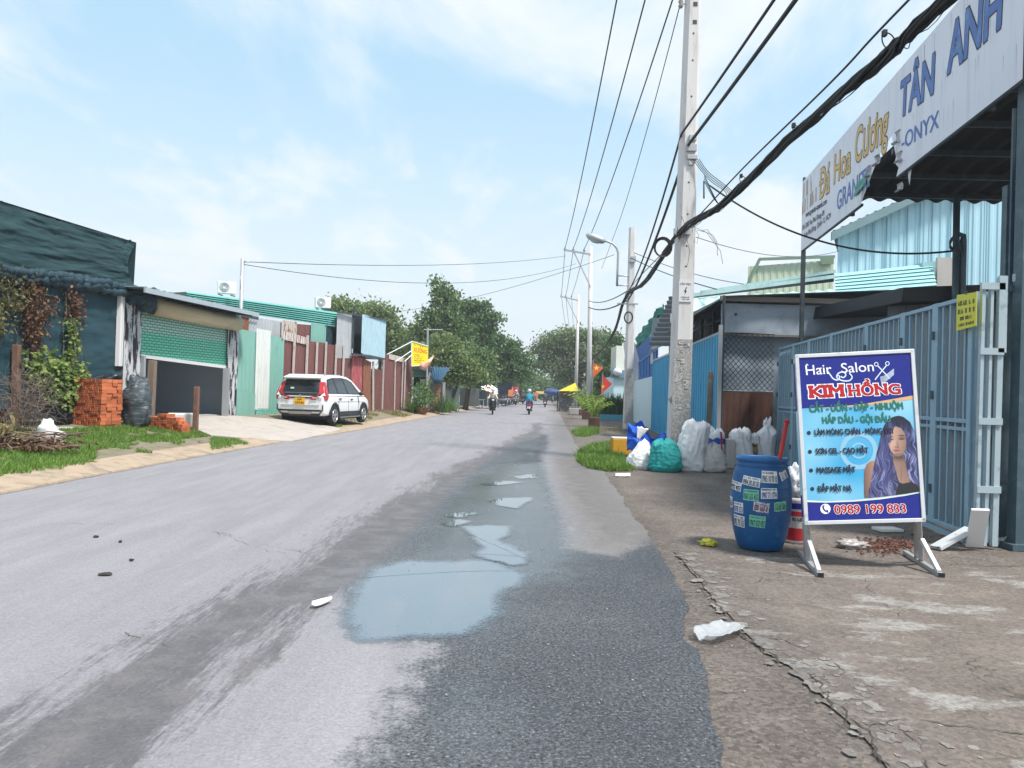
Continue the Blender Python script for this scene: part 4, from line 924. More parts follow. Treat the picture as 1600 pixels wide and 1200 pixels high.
for a_, c_ in ((q[0], q[3]), (q[0], q[1]), (q[3], q[2])): b.bar(a_+nrm*.012, c_+nrm*.012, .05)
for (x0, y0, d0), (x1, y1, d1) in (((597, 558, 39.6), (643, 534, 43.2)), ((618, 565, 41), (643, 548, 43.2)), ((632, 565, 42), (643, 555, 43.2))): b.tube([P(x0, y0, d0), P(x1, y1, d1)], .025, 6)
b.build('bracket', m_white, t)
t = T('striped_pennant', 'orange and pale cone-shaped cloth hanging at the corner of the yellow sign', 'cloth', P(664, 572, 43.4))
b = MB(); b.tube([P(656, 574, 43.3), P(661, 573, 43.3), P(667, 569, 43.3), P(678, 556, 43.3)], [.10, .26, .16, .02], 10); b.build('cloth', M('pennant', (.80, .50, .42), .8, .2, 2, col2=(.75, .22, .08), lo=.5, hi=.55), t, True)
b = MB(); b0 = P(666, 640, 45); b1 = P(668.5, 512, 45); b.tube([b0, b1], .06, 6); b.tube([P(662, 515, 45), P(692, 515.5, 45)], .03, 5)
for k in range(5): c = P(676+k*3.4, 515.3, 45); b.tube([c-V(0, .3, 0), c+V(0, .3, 0)], .015, 4)
tag(b.build('antenna_pole', m_steel, None, loc=b0), 'thin aerial pole with a cross arm rising from the hut against the trees', 'antenna')
# stall with white awning
t = T('street_stall', 'street stall under a white canopy in the shade of the big trees', 'stall', P(768, 640, 66))
b = MB(); b.sheet(P(752, 602, 67), P(779, 611, 67), P(778, 616, 64), P(752, 608, 64), .4, .02); b.quad(P(752, 602, 67), P(762, 597, 67.5), P(778, 608, 67.5), P(779, 611, 67)); b.build('canopy', m_white, t)
b = MB(); fbox(b, 760, 766, 604, 616, 66, .4); b.build('red_panel', M('stall_red', (.55, .13, .06), .6), t)
b = MB(); fbox(b, 762, 776, 616, 634, 66, 1); b.build('counter', M('stall_grey', (.25, .33, .38), .6, .3, 3), t)
b = MB()
for x in (753, 778): b.bar(P(x, 606, 65), P(x, 637, 65), .08)
b.build('posts', m_dsteel, t)
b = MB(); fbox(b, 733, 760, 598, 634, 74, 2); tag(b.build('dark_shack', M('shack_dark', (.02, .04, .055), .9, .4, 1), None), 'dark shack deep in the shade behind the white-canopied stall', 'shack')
b = MB(); fbox(b, 776, 800, 594, 630, 92, 3); tag(b.build('tree_shade_block', M('tree_shade_blue', (.006, .014, .03), .9, .3, 1), None), 'dark blue block painting the shade under the trees past the white-canopied stall', 'shed')  # dark blue block gives the shade under the trees as colour
for i, (x, y, D_) in enumerate(((736, 627, 62), (748, 626, 64), (757, 624.5, 67))):
    t = T('folding_table', ('pale folding table nearest the tree trunks', 'pale folding table in the middle of the roadside row', 'pale folding table next to the stall counter')[i], 'table', P(x, y+9, D_), 'tables set out on the verge')
    b = MB(); c = P(x, y, D_); c.z = .75; b.box(c, (.9, .6, .04)); b.build('tabletop', m_steel, t)
    for sx in (-.4, .4):
        for sy in (-.25, .25): b = MB(); b.bar(c+V(sx, sy, 0), V(c.x+sx, c.y+sy, .05), .04); b.build('leg', m_steel, t)
t = T('shop_sign', 'red shop sign with white strokes far along the street', 'sign', P(806, 622, 88)); q = [P(800, 604, 88), P(811, 604, 88), P(811, 615, 88), P(797, 615, 88)]
b = MB(); b.prism(q, V(0, .15, 0)); b.build('board', M('sign_crimson', (.42, .05, .07), .5), t)
b = MB(); scribble(b, lambda x, y: q[0].lerp(q[1], .1+x).lerp(q[3].lerp(q[2], .1+x), .5-y)+V(0, -.02, 0), .8, .36, 4, random.Random(2)); scribble(b, lambda x, y: q[0].lerp(q[1], .1+x).lerp(q[3].lerp(q[2], .1+x), .9-y)+V(0, -.02, 0), .8, .28, 6, random.Random(4)); b.build('lettering', m_white, t)
b = MB(); b.bar(P(803, 615, 88.1), P(803, 629, 88.1), .1); b.build('post', m_dsteel, t)
b = MB(); fbox(b, 794, 802, 609, 619, 87, .4); b.bar(P(798, 619, 87.2), P(798, 630, 87.2), .1); tag(b.build('orange_banner', M('banner_orange', (.8, .27, .10), .6, .15, 2), None), 'orange banner standing beside the red shop sign', 'banner')
b = MB(); fbox(b, 838, 852, 611, 615, 118, 3); b.bar(P(839, 615, 118), P(839, 625, 118), .1); b.bar(P(851, 615, 118), P(851, 625, 118), .1); tag(b.build('yellow_awning', M('awning_yellow', (.78, .58, .22), .6, .1), None), 'pale yellow awning at the far end of the street', 'awning')
b = MB(); fbox(b, 833, 841, 613, 619, 112, 1); b.bar(P(836, 619, 112), P(836, 625, 112), .1); tag(b.build('red_banner', M('banner_red', (.55, .22, .15), .6), None), 'faded red banner below the far yellow awning', 'banner')
b = MB(); b.blob(P(862, 613, 108), (1.1, 1.1, .55), .1, 2, 3); b.bar(P(862, 613, 108), P(862, 629, 108), .06); tag(b.build('blue_parasol', M('parasol_blue', (.03, .07, .22), .7), None, True), 'dark blue parasol at the far end of the street', 'parasol')

# ---------------------------------------------------------------- plants near the hut
def spiky(name, lab, cat, p, n, L_, m, spread=.5, w=.03, grp=None, parent=None, cr=.06):
    """clump of arching strap leaves"""
    b = MB()
    for k in range(n):
        a = random.uniform(0, 6.283); e = random.uniform(.2, 1)*spread; d = V(math.cos(a), math.sin(a), 0); l_ = L_*random.uniform(.6, 1.1); s_ = V(-d.y, d.x, 0)*w; vs = []
        o = p+d*random.uniform(0, cr)
        for i in range(5):
            u = i/4; c = o+d*(l_*e*u*(.5+.7*u))+V(0, 0, l_*(u-.45*e*u*u)); k_ = (1-u**2)*.9+.1; vs += [c-s_*k_, c+s_*k_]
        b.add(vs, [(2*i, 2*i+1, 2*i+3, 2*i+2) for i in range(4)])
    o = b.build(name, m, parent, loc=None if parent else p)
    if lab: tag(o, lab, cat, grp)
    return o
m_strap = leafM('strap_leaf', (.06, .14, .03), (.16, .28, .07), .25); m_strapd = leafM('dark_strap_leaf', (.02, .06, .02), (.06, .13, .045), .15); m_palm = leafM('palm_leaf', (.14, .24, .035), (.34, .44, .09), .3)
def tg(px, D): x = P(px, 630, D).x; return V(x, D, gz(x, D))
spiky('grass_clump', 'tuft of strap-leaved grass at the foot of the last brown fence panel', 'plant', tg(646, 42.5), 90, 1.0, m_strap, .8, .03, cr=.35)
spiky('grass_clump', 'tuft of strap-leaved grass in front of the brick wall', 'plant', tg(694, 46), 120, 1.3, m_strap, .8, .035, cr=.45)
p = tg(660, 42.5); t = T('potted_bush', 'bushy plant in a brown pot in front of the dark hut', 'potted plant', p)
b = MB(); b.lathe([(.22, 0), (.42, .32), (.46, .36), (.42, .36), (.36, .28)], p, 16); b.build('pot', M('clay_brown', (.20, .085, .06), .8), t, True)
c = rng.normal(size=(500, 3))*np.array([.32, .32, .42])+np.array(p)+np.array([0, 0, 1.05]); leaves('foliage', c, .16, m_strap, t); b = MB(); b.tube([p+V(0, 0, .3), p+V(.04, 0, 1.2)], .03, 5); b.build('stem', m_twig, t)
spiky('grass_clump', 'low weeds growing under the tree beside the grey gate', 'plant', tg(704, 50), 90, .8, m_strap, .9, .03, cr=.6)

# ================================================================ TREES
m_bark = M('bark', (.06, .048, .04), .95, .3, 4, bump=.6, bscale=12)
L1 = leafM('leaf_mid', (.065, .12, .045), (.185, .275, .10), .36, (.26, .32, .19)); L2 = leafM('leaf_dark', (.045, .10, .034), (.135, .235, .08), .36); L3 = leafM('leaf_yellow_green', (.09, .15, .05), (.26, .33, .13), .36)
L4 = leafM('leaf_haze_pale', (.08, .14, .055), (.20, .29, .12), .3); L5 = leafM('leaf_grey_green', (.09, .135, .07), (.24, .31, .14), .38)  # L4: distance haze put into the leaf colour
def tree(label, base, h, clumps, n, leaf, lm, tr=.16, grp=None, lean=(0, 0), hollow=.55, cl=26, csz=.45):
    """clumps: (dx, dy, z, rx, ry, rz); leaves gather in small tufts on and inside each clump"""
    base = Vector(base); t = T('tree', label, 'tree', base, grp); vol = [c[3]*c[4]*c[5] for c in clumps]; tot = sum(v**.7 for v in vol); pts = []
    b = MB(); topz = max(c[2] for c in clumps); m0 = base+V(lean[0]*.5, lean[1]*.5, h*.3); m1 = base+V(lean[0], lean[1], min(h*.62, topz*.9))
    b.tube([base-V(0, 0, .1), base+V(lean[0]*.15, 0, h*.1), m0, m1], [tr*1.25, tr, tr*.8, tr*.45], 8)
    for c, v in zip(clumps, vol):
        C = base+V(c[0], c[1], c[2]); st = base.lerp(m1, random.uniform(.45, .95)); st = m0.lerp(m1, random.uniform(0, .9))
        b.tube([st, st.lerp(C, .5)+V(0, 0, .1*c[5]), C], [tr*.45, tr*.28, tr*.08], 6, False)
        k = max(3, int(n*v**.7/tot/cl))
        for _ in range(k):
            d = rng.normal(size=3); d /= np.linalg.norm(d); r_ = hollow+(1-hollow)*random.random()**.6
            if random.random() < .25: r_ *= .6
            ce = np.array(C)+d*r_*np.array(c[3:6])*(1+.28*mnoise.noise(Vector(d*2.2)+Vector((C.x, C.y, C.z))))
            pts += (ce+rng.normal(size=(cl, 3))*csz*np.array([1, 1, .6])).tolist()
    b.build('trunk', m_bark, t, True); leaves('crown', pts, leaf, lm, t, up=.5); return t
def X(px, D): return P(px, 630, D).x
def C(px, py, D, rx, rz, x0, dy=0, ry=None):      # clump from picture position, relative to the tree base
    p = P(px, py, D); s_ = D/1200; return (p.x-x0, dy, p.z, rx*s_, (ry or rx)*s_, rz*s_)
x0 = X(692, 60); tree('tall loose-crowned tree topping the row beyond the hut', (x0, 60, .1), 10, [C(688, 450, 60, 11, 15, x0), C(694, 470, 60, 20, 16, x0), C(686, 500, 60, 28, 20, x0), C(668, 520, 60, 22, 20, x0), C(706, 520, 60, 26, 22, x0, 1), C(684, 545, 60, 40, 22, x0), C(655, 540, 60, 16, 18, x0, .5)], 9500, .30, L1, .2, csz=.36)
x0 = X(741, 74); tree('tiered dark tree with flat layers of branches', (x0, 74, 0), 10, [C(728, 480, 74, 24, 8, x0), C(744, 478, 74, 22, 6, x0), C(764, 496, 74, 26, 6, x0), C(738, 497, 74, 30, 9, x0), C(752, 510, 74, 26, 8, x0), C(735, 520, 74, 34, 12, x0)], 6500, .34, L2, .22, csz=.36)
x0 = X(770, 78); tree('broad rounded tree shading the stall', (x0, 78, 0), 8, [C(760, 540, 78, 34, 24, x0), C(738, 556, 78, 30, 24, x0), C(785, 552, 78, 34, 22, x0), C(806, 568, 78, 26, 20, x0), C(770, 578, 78, 40, 18, x0), C(745, 582, 78, 26, 16, x0), C(815, 584, 78, 14, 12, x0)], 12000, .34, L2, .28, csz=.42)
x0 = X(655, 52); tree('slender olive-green tree leaning over the grey gate', (x0+2.0, 52, .1), 5, [C(690, 560, 52, 34, 22, x0+2.0), C(668, 572, 52, 22, 18, x0+2.0), C(716, 572, 52, 26, 20, x0+2.0), C(700, 592, 52, 24, 16, x0+2.0), C(735, 585, 52, 20, 16, x0+2.0), C(690, 540, 52, 26, 14, x0+2.0)], 9500, .22, L3, .13, lean=(.9, 0), csz=.33)
x0 = X(727, 58); tree('dark leaning trunk tree between the grey gate and the folding tables', (x0, 58, .05), 6, [C(735, 560, 58, 26, 18, x0), C(715, 555, 58, 24, 18, x0), C(752, 566, 58, 20, 16, x0), C(748, 590, 58, 18, 12, x0)], 5500, .26, L1, .2, lean=(.5, 0))
x0 = X(538, 62); tree('leafy tree behind the tin house, nearer the teal fascia', (x0, 62, .3), 8, [C(528, 486, 62, 20, 14, x0), C(548, 492, 62, 20, 16, x0), C(520, 505, 62, 18, 16, x0), C(545, 512, 62, 24, 18, x0)], 4500, .3, L3, .2)
x0 = X(592, 64); tree('leafy tree peeping over the pale blue sheet of the tin house', (x0, 64, .3), 8, [C(582, 494, 64, 20, 16, x0), C(600, 500, 64, 18, 16, x0), C(612, 520, 64, 18, 16, x0), C(605, 540, 64, 22, 18, x0), C(622, 548, 64, 20, 18, x0)], 5500, .3, L3, .2)
x0 = X(630, 68); tree('dark bushy tree filling the gap above the last brown panels', (x0, 68, .2), 6, [C(628, 545, 68, 22, 18, x0), C(645, 560, 68, 24, 18, x0), C(630, 570, 68, 26, 16, x0), C(645, 530, 68, 16, 14, x0)], 4500, .3, L1, .2)
for px, top, D, w_, lm, lab in ((800, 590, 112, 18, L2, 'dark tree over the far parked motorbikes'), (818, 578, 125, 16, L4, 'haze-tinted tree at the far bend of the road'), (836, 585, 135, 14, L4, 'hazy pale tree closing the end of the road'), (848, 597, 150, 14, L5, 'small grey-green tree at the vanishing point of the road'), (872, 596, 140, 16, L2, 'dark round tree behind the yellow kiosk')):
    x0 = X(px, D); hz_ = P(px, top, D).z; tree(lab, (x0, D, 0), hz_, [C(px, top+w_*.6, D, w_, w_*.6, x0), C(px-w_*.6, top+w_, D, w_*.8, w_*.6, x0), C(px+w_*.6, top+w_*1.1, D, w_*.8, w_*.6, x0), C(px, top+w_*1.5, D, w_, w_*.5, x0)], 3200, .42, lm, .25, csz=.55)
x0 = X(905, 92); tree('wide umbrella-shaped tree spreading over the road and the kiosk', (x0, 92, 0), 10, [C(900, 522, 92, 34, 11, x0), C(868, 532, 92, 30, 12, x0), C(934, 530, 92, 34, 13, x0), C(850, 548, 92, 24, 12, x0, 0), C(890, 545, 92, 40, 12, x0, 2), C(845, 570, 92, 20, 10, x0), C(920, 555, 92, 40, 16, x0, -1), C(875, 572, 92, 30, 14, x0), C(955, 550, 92, 26, 18, x0), C(915, 582, 92, 30, 14, x0), C(885, 592, 92, 22, 9, x0), C(960, 575, 92, 24, 20, x0)], 17000, .34, L5, .32, hollow=.45, csz=.5)
x0 = X(948, 58); tree('bright bushy shrub-like tree behind the red flags', (x0, 58, 0), 4.5, [C(940, 592, 58, 14, 14, x0), C(952, 605, 58, 14, 14, x0), C(938, 610, 58, 14, 14, x0), C(955, 586, 58, 10, 10, x0)], 3200, .24, L3, .14, csz=.3)
x0 = X(970, 75); tree('dark crown behind the white gable beside the second concrete pole', (x0, 75, 0), 8, [C(960, 540, 75, 16, 20, x0), C(975, 560, 75, 18, 24, x0), C(955, 575, 75, 18, 22, x0)], 3000, .32, L2, .2)
# the far wood that closes the view reads as one mass
pts = []
for k in range(420):
    D = random.uniform(165, 230); px = random.uniform(560, 1010); hh = 3+4*abs(mnoise.noise(V(px*.03, 0, 0)))+random.random()*2; c = np.array([P(px, 620, D).x, D, random.uniform(.3, 1)*hh])
    pts += (c+rng.normal(size=(34, 3))*np.array([2, 2, 1.1])).tolist()
S(leaves('distant_trees', pts, 1.1, L4, None), 'stuff')
# ================================================================ RIGHT SIDE: BUILDINGS
m_blue = M('blue_corrugated', (.04, .34, .58), .45, .12, 1.5, col2=(.03, .25, .46), lo=.5, hi=.7, stretch=(3, 3, .4))
m_blue2 = M('deep_blue_sheet', (.02, .12, .40), .45, .12, 1.5)
m_tarpg = M('grey_tarpaulin', (.30, .36, .42), .55, .12, 1.2, col2=(.17, .22, .28), lo=.5, hi=.75, bump=.3, bscale=3)
m_rustp = M('rust_panel', (.10, .042, .028), .8, .4, 1.2, col2=(.05, .025, .02), lo=.45, hi=.6, stretch=(3, 3, .5))
m_ltin = M('pale_teal_roof', (.40, .56, .55), .5, .12, 1.5, col2=(.28, .42, .42), lo=.5, hi=.7)
m_gate = M('gate_blue_grey', (.26, .40, .50), .5, .14, 3, col2=(.36, .48, .54), lo=.56, hi=.7)
m_gback = M('gate_mesh_back', (.23, .265, .29), .85, .2, 2, col2=(.30, .335, .36), lo=.5, hi=.7, stretch=(6, 6, .4))
m_wht = M('chipped_white', (.36, .44, .48), .55, .1, 4, col2=(.18, .26, .31), lo=.54, hi=.7)
m_post = M('post_blue_grey', (.06, .10, .125), .5, .25, 3, col2=(.10, .15, .17), lo=.5, hi=.7)
def RL(D): return 4.9+(D-18)*.081            # line of the blue street fence
t = T('blue_fence', 'bright blue corrugated fence behind the big concrete pole', 'fence', (RL(25), 25, 0))
def rs(name, m, d0, d1, z0, z1, off=0, pitch=.2, amp=.02, par=t): return MB().corr((RL(d0)+off, d0), (RL(d1)+off, d1), (z0, z0), z1 if isinstance(z1, tuple) else (z1, z1), pitch, amp).build(name, m, par)
rs('corrugated_sheet', m_blue, 18.05, 24.2, 0, 3.0, 0, .38, .07); rs('corrugated_sheet', m_blue, 24.3, 34, 0, 3.0, .05, .45, .06)
b = MB(); b.bar((RL(18), 18, 3.03), (RL(34), 34, 3.03), .07); b.build('top_rail', M('rail_grey', (.45, .5, .55), .5), t)
b = MB(); b.bar((4.86, 18.0, 0), (4.86, 18.0, 3.2), .08); b.build('corner_post', m_steel, t)
# chain link front between fence and gate
t = T('chain_link_fence', 'chain link panel above a rusty sheet between the blue fence and the folding gate', 'fence', (5.5, 18, 0))
xa, xb, yy = 4.92, 6.12, 18.0
b = MB(); b.box(((xa+xb)/2, yy, .82), (xb-xa, .02, 1.64)); b.build('rusty_panel', m_rustp, t)
b = MB(); n = 11; zz0, zz1 = 1.68, 3.0; st = .125
for s_ in (-1, 1):
    k = -14
    while k < 24:
        u0 = xa+k*st; pts = []
        for zc, xc in ((zz0, u0), (zz1, u0+s_*(zz1-zz0)*.9)): pts.append((xc, zc))
        (x0, z0), (x1, z1) = pts; lo, hi = 0, 1
        if x1 != x0:
            ta, tb = (xa-x0)/(x1-x0), (xb-x0)/(x1-x0); lo, hi = max(0, min(ta, tb)), min(1, max(ta, tb))
        if hi > lo: b.tube([(x0+(x1-x0)*lo, yy-.01*s_, z0+(z1-z0)*lo), (x0+(x1-x0)*hi, yy-.01*s_, z0+(z1-z0)*hi)], .0075, 4, False)
        k += 1
b.build('wire_mesh', M('mesh_wire', (.025, .03, .036), .6), t)
b = MB(); b.tube([(xa, yy, 3.02), (xb, yy, 3.02)], .02, 6); b.tube([(xa, yy, 1.66), (xb, yy, 1.66)], .02, 6); b.tube([(xa, yy, 0), (xa, yy, 3.9)], .03, 6); b.build('frame', m_dsteel, t)
# front shed
t = T('grey_shed', 'low shed with a grey tarpaulin front behind the folding gate', 'shed', (8, 18.6, 0))
b = MB(); b.grid(lambda u, v: V(4.95+u*7, 18.35+.04*mnoise.noise(V(u*9, v*2, 0)), 3.02+v*.74), 60, 8); b.build('tarpaulin_band', m_tarpg, t, True)
b = MB(); b.grid(lambda u, v: V(4.95+u*7, 18.55+.06*mnoise.noise(V(u*7, v*3, 4)), 0+v*3.0), 60, 10); b.build('tarpaulin_wall', m_tarpg, t, True)
b = MB(); b.box((8.6, 18.25, 3.86), (7.4, .1, .12)); b.box((8.6, 18.2, 3.0), (7.3, .05, .05)); b.build('fascia_beam', M('beam_brown', (.17, .15, .13), .7), t)
b = MB(); b.sheet((4.02, 18.1, 3.42), (4.55, 24.2, 3.42), (8, 24.2, 4.75), (8, 18.1, 4.75), .2, .03) if 0 else None
b.sheet((4.95, 18.1, 3.9), (5.45, 24.2, 3.9), (12, 24.2, 4.35), (12, 18.1, 4.35), .2, .025); b.build('roof', M('shed_roof', (.11, .14, .16), .6, .2, 2), t)
t2 = T('lean_to_eave', 'dark corrugated eave dropping over the blue fence beside the concrete pole', 'eave', (4.6, 21, 3.4))
b = MB(); b.sheet((4.25, 18.3, 3.42), (4.75, 23.8, 3.42), (5.2, 23.8, 3.92), (4.95, 18.3, 3.86), .2, .025); b.build('sheet', M('eave_dark', (.05, .06, .068), .6, .2, 2), t2)
b = MB(); b.bar((4.98, 18.2, 3.78), (5.0, 24, 3.36), .07); b.bar((5.35, 20.5, 2.9), (5.35, 20.5, 3.9), .08); b.bar((5.4, 22, 2.9), (5.4, 22, 3.9), .08); b.bar((5.3, 18.3, 3.5), (5.5, 24, 3.5), .05); b.build('bracket', m_dsteel, t2)
b = MB(); b.quad((5.6, 18.9, 0), (6.5, 30, 0), (6.5, 30, 3.9), (5.6, 18.9, 3.9)); b.build('inner_wall', m_dark, t2)  # near-black surface: shade under the eave put into the colour
# second shed further along with a wider awning
t = T('awning_shed', 'shed with ribbed grey awning between the blue fence and the deep blue wall', 'shed', (7, 30, 0))
q = [P(1046, 462, 28), P(1076, 462, 28), P(1076, 530, 26), P(1013, 541, 26)]
b = MB(); b.sheet(P(1046, 463, 29), P(1013, 541, 27), P(1052, 541, 25.4), P(1074, 462, 27.5), .28, .035); b.build('awning', M('awning_grey', (.055, .066, .075), .55, .2, 2), t)
b = MB(); b.sheet(P(1020, 497, 33), P(1080, 494, 28), P(1080, 525, 28), P(1016, 530, 33), .25, .03); b.build('side_sheet', M('ribbed_grey', (.20, .26, .31), .5, .15, 2), t)
b = MB(); b.quad((6.2, 24.5, 2.4), (6.9, 34, 2.4), (6.9, 34, 4.3), (6.2, 24.5, 4.3)); b.build('opening_shade', m_dark, t)  # shade behind the awning drawn as a near-black sheet
b = MB(); b.bar(P(1019, 545, 33), P(1064, 525, 27), .1); b.bar(P(1018, 545, 33), P(1018, 568, 33), .1); b.build('beam', m_steel, t)
# long pale roof strip behind
t = T('pale_roof', 'long pale teal roof with a dark ridge line behind the grey shed', 'roof', (9, 25, 4.4))
b = MB(); b.sheet(P(1074, 499, 24.6), P(1480, 462, 24.6), P(1480, 441, 26), P(1082, 466, 26), .4, .03); b.build('roof_sheet', m_ltin, t)
b = MB(); a, c = P(1076, 466, 26.3), P(1303, 440, 26.3); a2, c2 = P(1110, 458, 26.3), P(1303, 427, 26.3); b.prism([a, c, c2, a2], (0, .1, 0)); b.build('ridge_gap', m_dsteel, t)
b = MB(); b.bar(P(1076, 462, 26), P(1304, 432, 26), .12); b.bar(P(1095, 457, 26), P(1305, 424, 26), .1); b.build('edge_trim', m_ltin, t)
b = MB(); b.quad(V(5.5, 27, 0), V(16, 27, 0), V(16, 27, 4.4), V(5.5, 27, 4.4)); b.build('wall', m_tin, t)
# teal band under the pale blue hall
t = T('teal_lean_to', 'teal corrugated lean-to below the pale blue hall', 'lean-to', (13, 23, 4))
q = [P(1304, 428, 22.5), P(1455, 412, 22.5), P(1462, 446, 21.5), P(1305, 458, 21.5)]
b = MB()
for k in range(6):
    u0, u1 = k/6, (k+1)/6; o = V(0, -.08, 0); A_ = q[0].lerp(q[3], u0); B_ = q[1].lerp(q[2], u0); C_ = q[1].lerp(q[2], u1); D_ = q[0].lerp(q[3], u1); b.quad(A_, B_, C_+o, D_+o); b.quad(D_+o, C_+o, C_, D_)
b.build('band', m_teal if 0 else M('lean_teal', (.30, .56, .58), .5, .1, 1), t)
b = MB(); b.prism([P(1442, 410, 22.3), P(1462, 408, 22.3), P(1463, 447, 22.3), P(1443, 449, 22.3)], V(0, 1, 0)); b.build('end_panel', M('teal_panel', (.33, .52, .53), .5), t)
b = MB(); fbox(b, 1464, 1497, 402, 450, 22, .1); b.build('plain_panel', M('buff_panel', (.42, .40, .37), .7, .15, 2), t)
# pale blue hall
t = T('pale_blue_hall', 'large pale blue corrugated hall rising behind the canopy', 'hall', (16, 26, 0))
mh = M('hall_blue', (.42, .66, .76), .5, .06, .8, col2=(.36, .58, .68), lo=.5, hi=.7, stretch=(5, 5, .3))
pl, pr = P(1308, 430, 26), P(1640, 430, 26); hL, hR = P(1308, 392, 26).z-.0, P(1640, 240, 26).z
b = MB(); b.corr((pl.x, 26), (pr.x, 26), (0, 0), (P(1308, 362, 26).z, P(1640, 215, 26).z), .28, .03)
b.corr((pl.x, 26), (pl.x+6.6, 40), (0, 0), (P(1308, 362, 26).z,)*2, .28, .03); b.build('wall', mh, t)
b = MB()
for x in (1340, 1362, 1384, 1416, 1436, 1455, 1484, 1512, 1540):
    p = P(x, 430, 25.93); b.bar((p.x, p.y, 3), (p.x, p.y, P(x, 372-(x-1308)*.43, 25.93).z), .03, .02)
b.build('sheet_seams', M('seam_blue', (.20, .34, .40), .6), t)
b = MB(); e0, e1 = P(1300, 362, 25.5), P(1650, 200, 25.5); b.sheet(e0, e1, e1+V(8, 12, .4), e0+V(5.6, 12, .4), .3, .03)
b.prism([e0, e1, e1+V(0, 0, -.3), e0+V(0, 0, -.3)], (0, .08, 0)); b.build('roof', M('hall_roof', (.17, .27, .29), .6, .15, 2), t)
# pale green hall
t = T('pale_green_hall', 'pale green gabled hall far behind the sheds', 'hall', (15, 42, 0))
b = MB(); A = [P(1168, 446, 42), P(1186, 407, 42), P(1303, 403, 42), P(1303, 470, 42), P(1168, 470, 42)]; z = [0]
b.corr((A[0].x, 42), (A[2].x, 42), (0, 0), (A[1].z-.35, A[2].z-.1), .35, .03); b.build('wall', M('hall_green', (.50, .57, .42), .6, .08, 1, col2=(.42, .48, .36), lo=.5, hi=.7, stretch=(4, 4, .4)), t)
b = MB(); b.bar(P(1168, 445, 41.8), P(1187, 405, 41.8), .14); b.bar(P(1186, 405, 41.8), P(1304, 401, 41.8), .14); b.prism([P(1283, 403, 41.7), P(1303, 402, 41.7), P(1303, 412, 41.7), P(1283, 413, 41.7)], V(0, .1, 0)); b.build('roof_trim', M('hall_trim', (.16, .24, .17), .6), t)
# dark back shed under the canopy
t = T('dark_shed', 'black-roofed shed in the shade under the canopy', 'shed', (10, 15, 0))
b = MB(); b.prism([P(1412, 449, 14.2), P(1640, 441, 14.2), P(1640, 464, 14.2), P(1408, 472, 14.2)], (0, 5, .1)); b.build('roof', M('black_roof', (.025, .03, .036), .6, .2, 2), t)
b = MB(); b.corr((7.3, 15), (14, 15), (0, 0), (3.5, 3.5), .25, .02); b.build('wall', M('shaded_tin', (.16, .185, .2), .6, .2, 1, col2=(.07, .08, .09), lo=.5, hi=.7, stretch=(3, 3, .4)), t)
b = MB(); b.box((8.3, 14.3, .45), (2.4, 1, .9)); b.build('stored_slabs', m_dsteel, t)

# ---- wall group further along
t = T('blue_wall', 'deep blue metal wall with a teal net on top beyond the awning shed', 'wall', (6.6, 38, 0))
b = MB(); b.corr((RL(34.1)+.25, 34.1), (RL(46)+.25, 46), (2.35, 2.35), (P(1018, 512, 34).z, P(992, 545, 46).z), .25, .02); b.build('upper_sheet', m_blue2, t)
b = MB(); b.bar((RL(34.1)+.2, 34.1, 3.55), (RL(46)+.2, 46, 3.3), .06)
for k in range(7): D = 34.5+k*1.6; b.bar((RL(D)+.2, D, 2.5), (RL(D)+.2, D, 3.5), .05, .12)
b.build('rail', M('rail_blue', (.06, .22, .5), .5), t)
b = MB(); b.corr((RL(34.05), 34.05), (RL(47), 47), (0, 0), (2.35, 2.3), 3, .0); b.build('lower_wall', M('white_cyan_wall', (.62, .76, .80), .7, .06, 1), t)
b = MB(); b.grid(lambda u, v: P(1036-u*42, 474+u*52+v*26, 33+u*13+v*.6)+V(.25*mnoise.noise(V(u*9, v*4, 0)), 0, .2*mnoise.noise(V(u*9, v*4, 7))), 30, 10); b.build('teal_net', M('teal_net', (.02, .28, .22), .7, .3, 3, col2=(.04, .16, .15), lo=.5, hi=.6), t)
t = T('white_house', 'pale blue house with a parapet and cream gable behind the second concrete pole', 'house', (7, 50, 0))
b = MB(); fbox(b, 957, 1000, 588, 660, 49, 6); b.build('wall', M('house_cyan', (.55, .72, .77), .7, .06, 1), t)
b = MB(); fbox(b, 955, 985, 585, 590, 48.8, .5); fbox(b, 960, 984, 578, 585, 49.2, 1); fbox(b, 954, 962, 574, 580, 48.8, .4); b.build('parapet', M('parapet_blue', (.16, .26, .33), .7), t)
b = MB(); b.blob(P(965, 581, 48.6), (.28, .28, .25), 0); b.build('ball_finial', m_white, t, True)
b = MB(); fbox(b, 962, 985, 540, 588, 55, 3); b.build('gable', M('gable_cream', (.66, .66, .58), .7, .06, 1, stretch=(4, 4, .4)), t)
b = MB(); b.grid(lambda u, v: P(962+u*24+v*u*22, 541-u*18+v*(70+u*3), 42-u*2)+V(.1*mnoise.noise(V(u*4, v*4, 0)), .1*mnoise.noise(V(u*4, v*4, 3)), 0), 14, 18) if 0 else b.grid(lambda u, v: P(972+u*(16+v*18)+v*8, 537+v*78-u*12*(1-v), 44)+V(0, .15*mnoise.noise(V(u*3, v*3, 0)), 0), 12, 16)
b.build('hanging_white_sheet', M('white_fabric', (.68, .70, .72), .8, .05), t, True)
p = G(955, 655); t = T('planter_bed', 'teal edged planter full of dark strap-leaved plants', 'planter', p)
b = MB(); a, c = G(938, 656), G(982, 656); b.box(((a.x+c.x)/2, a.y+.6, .16), (c.x-a.x, 1.4, .32)); b.build('kerb_box', M('planter_teal', (.08, .32, .42), .7), t)
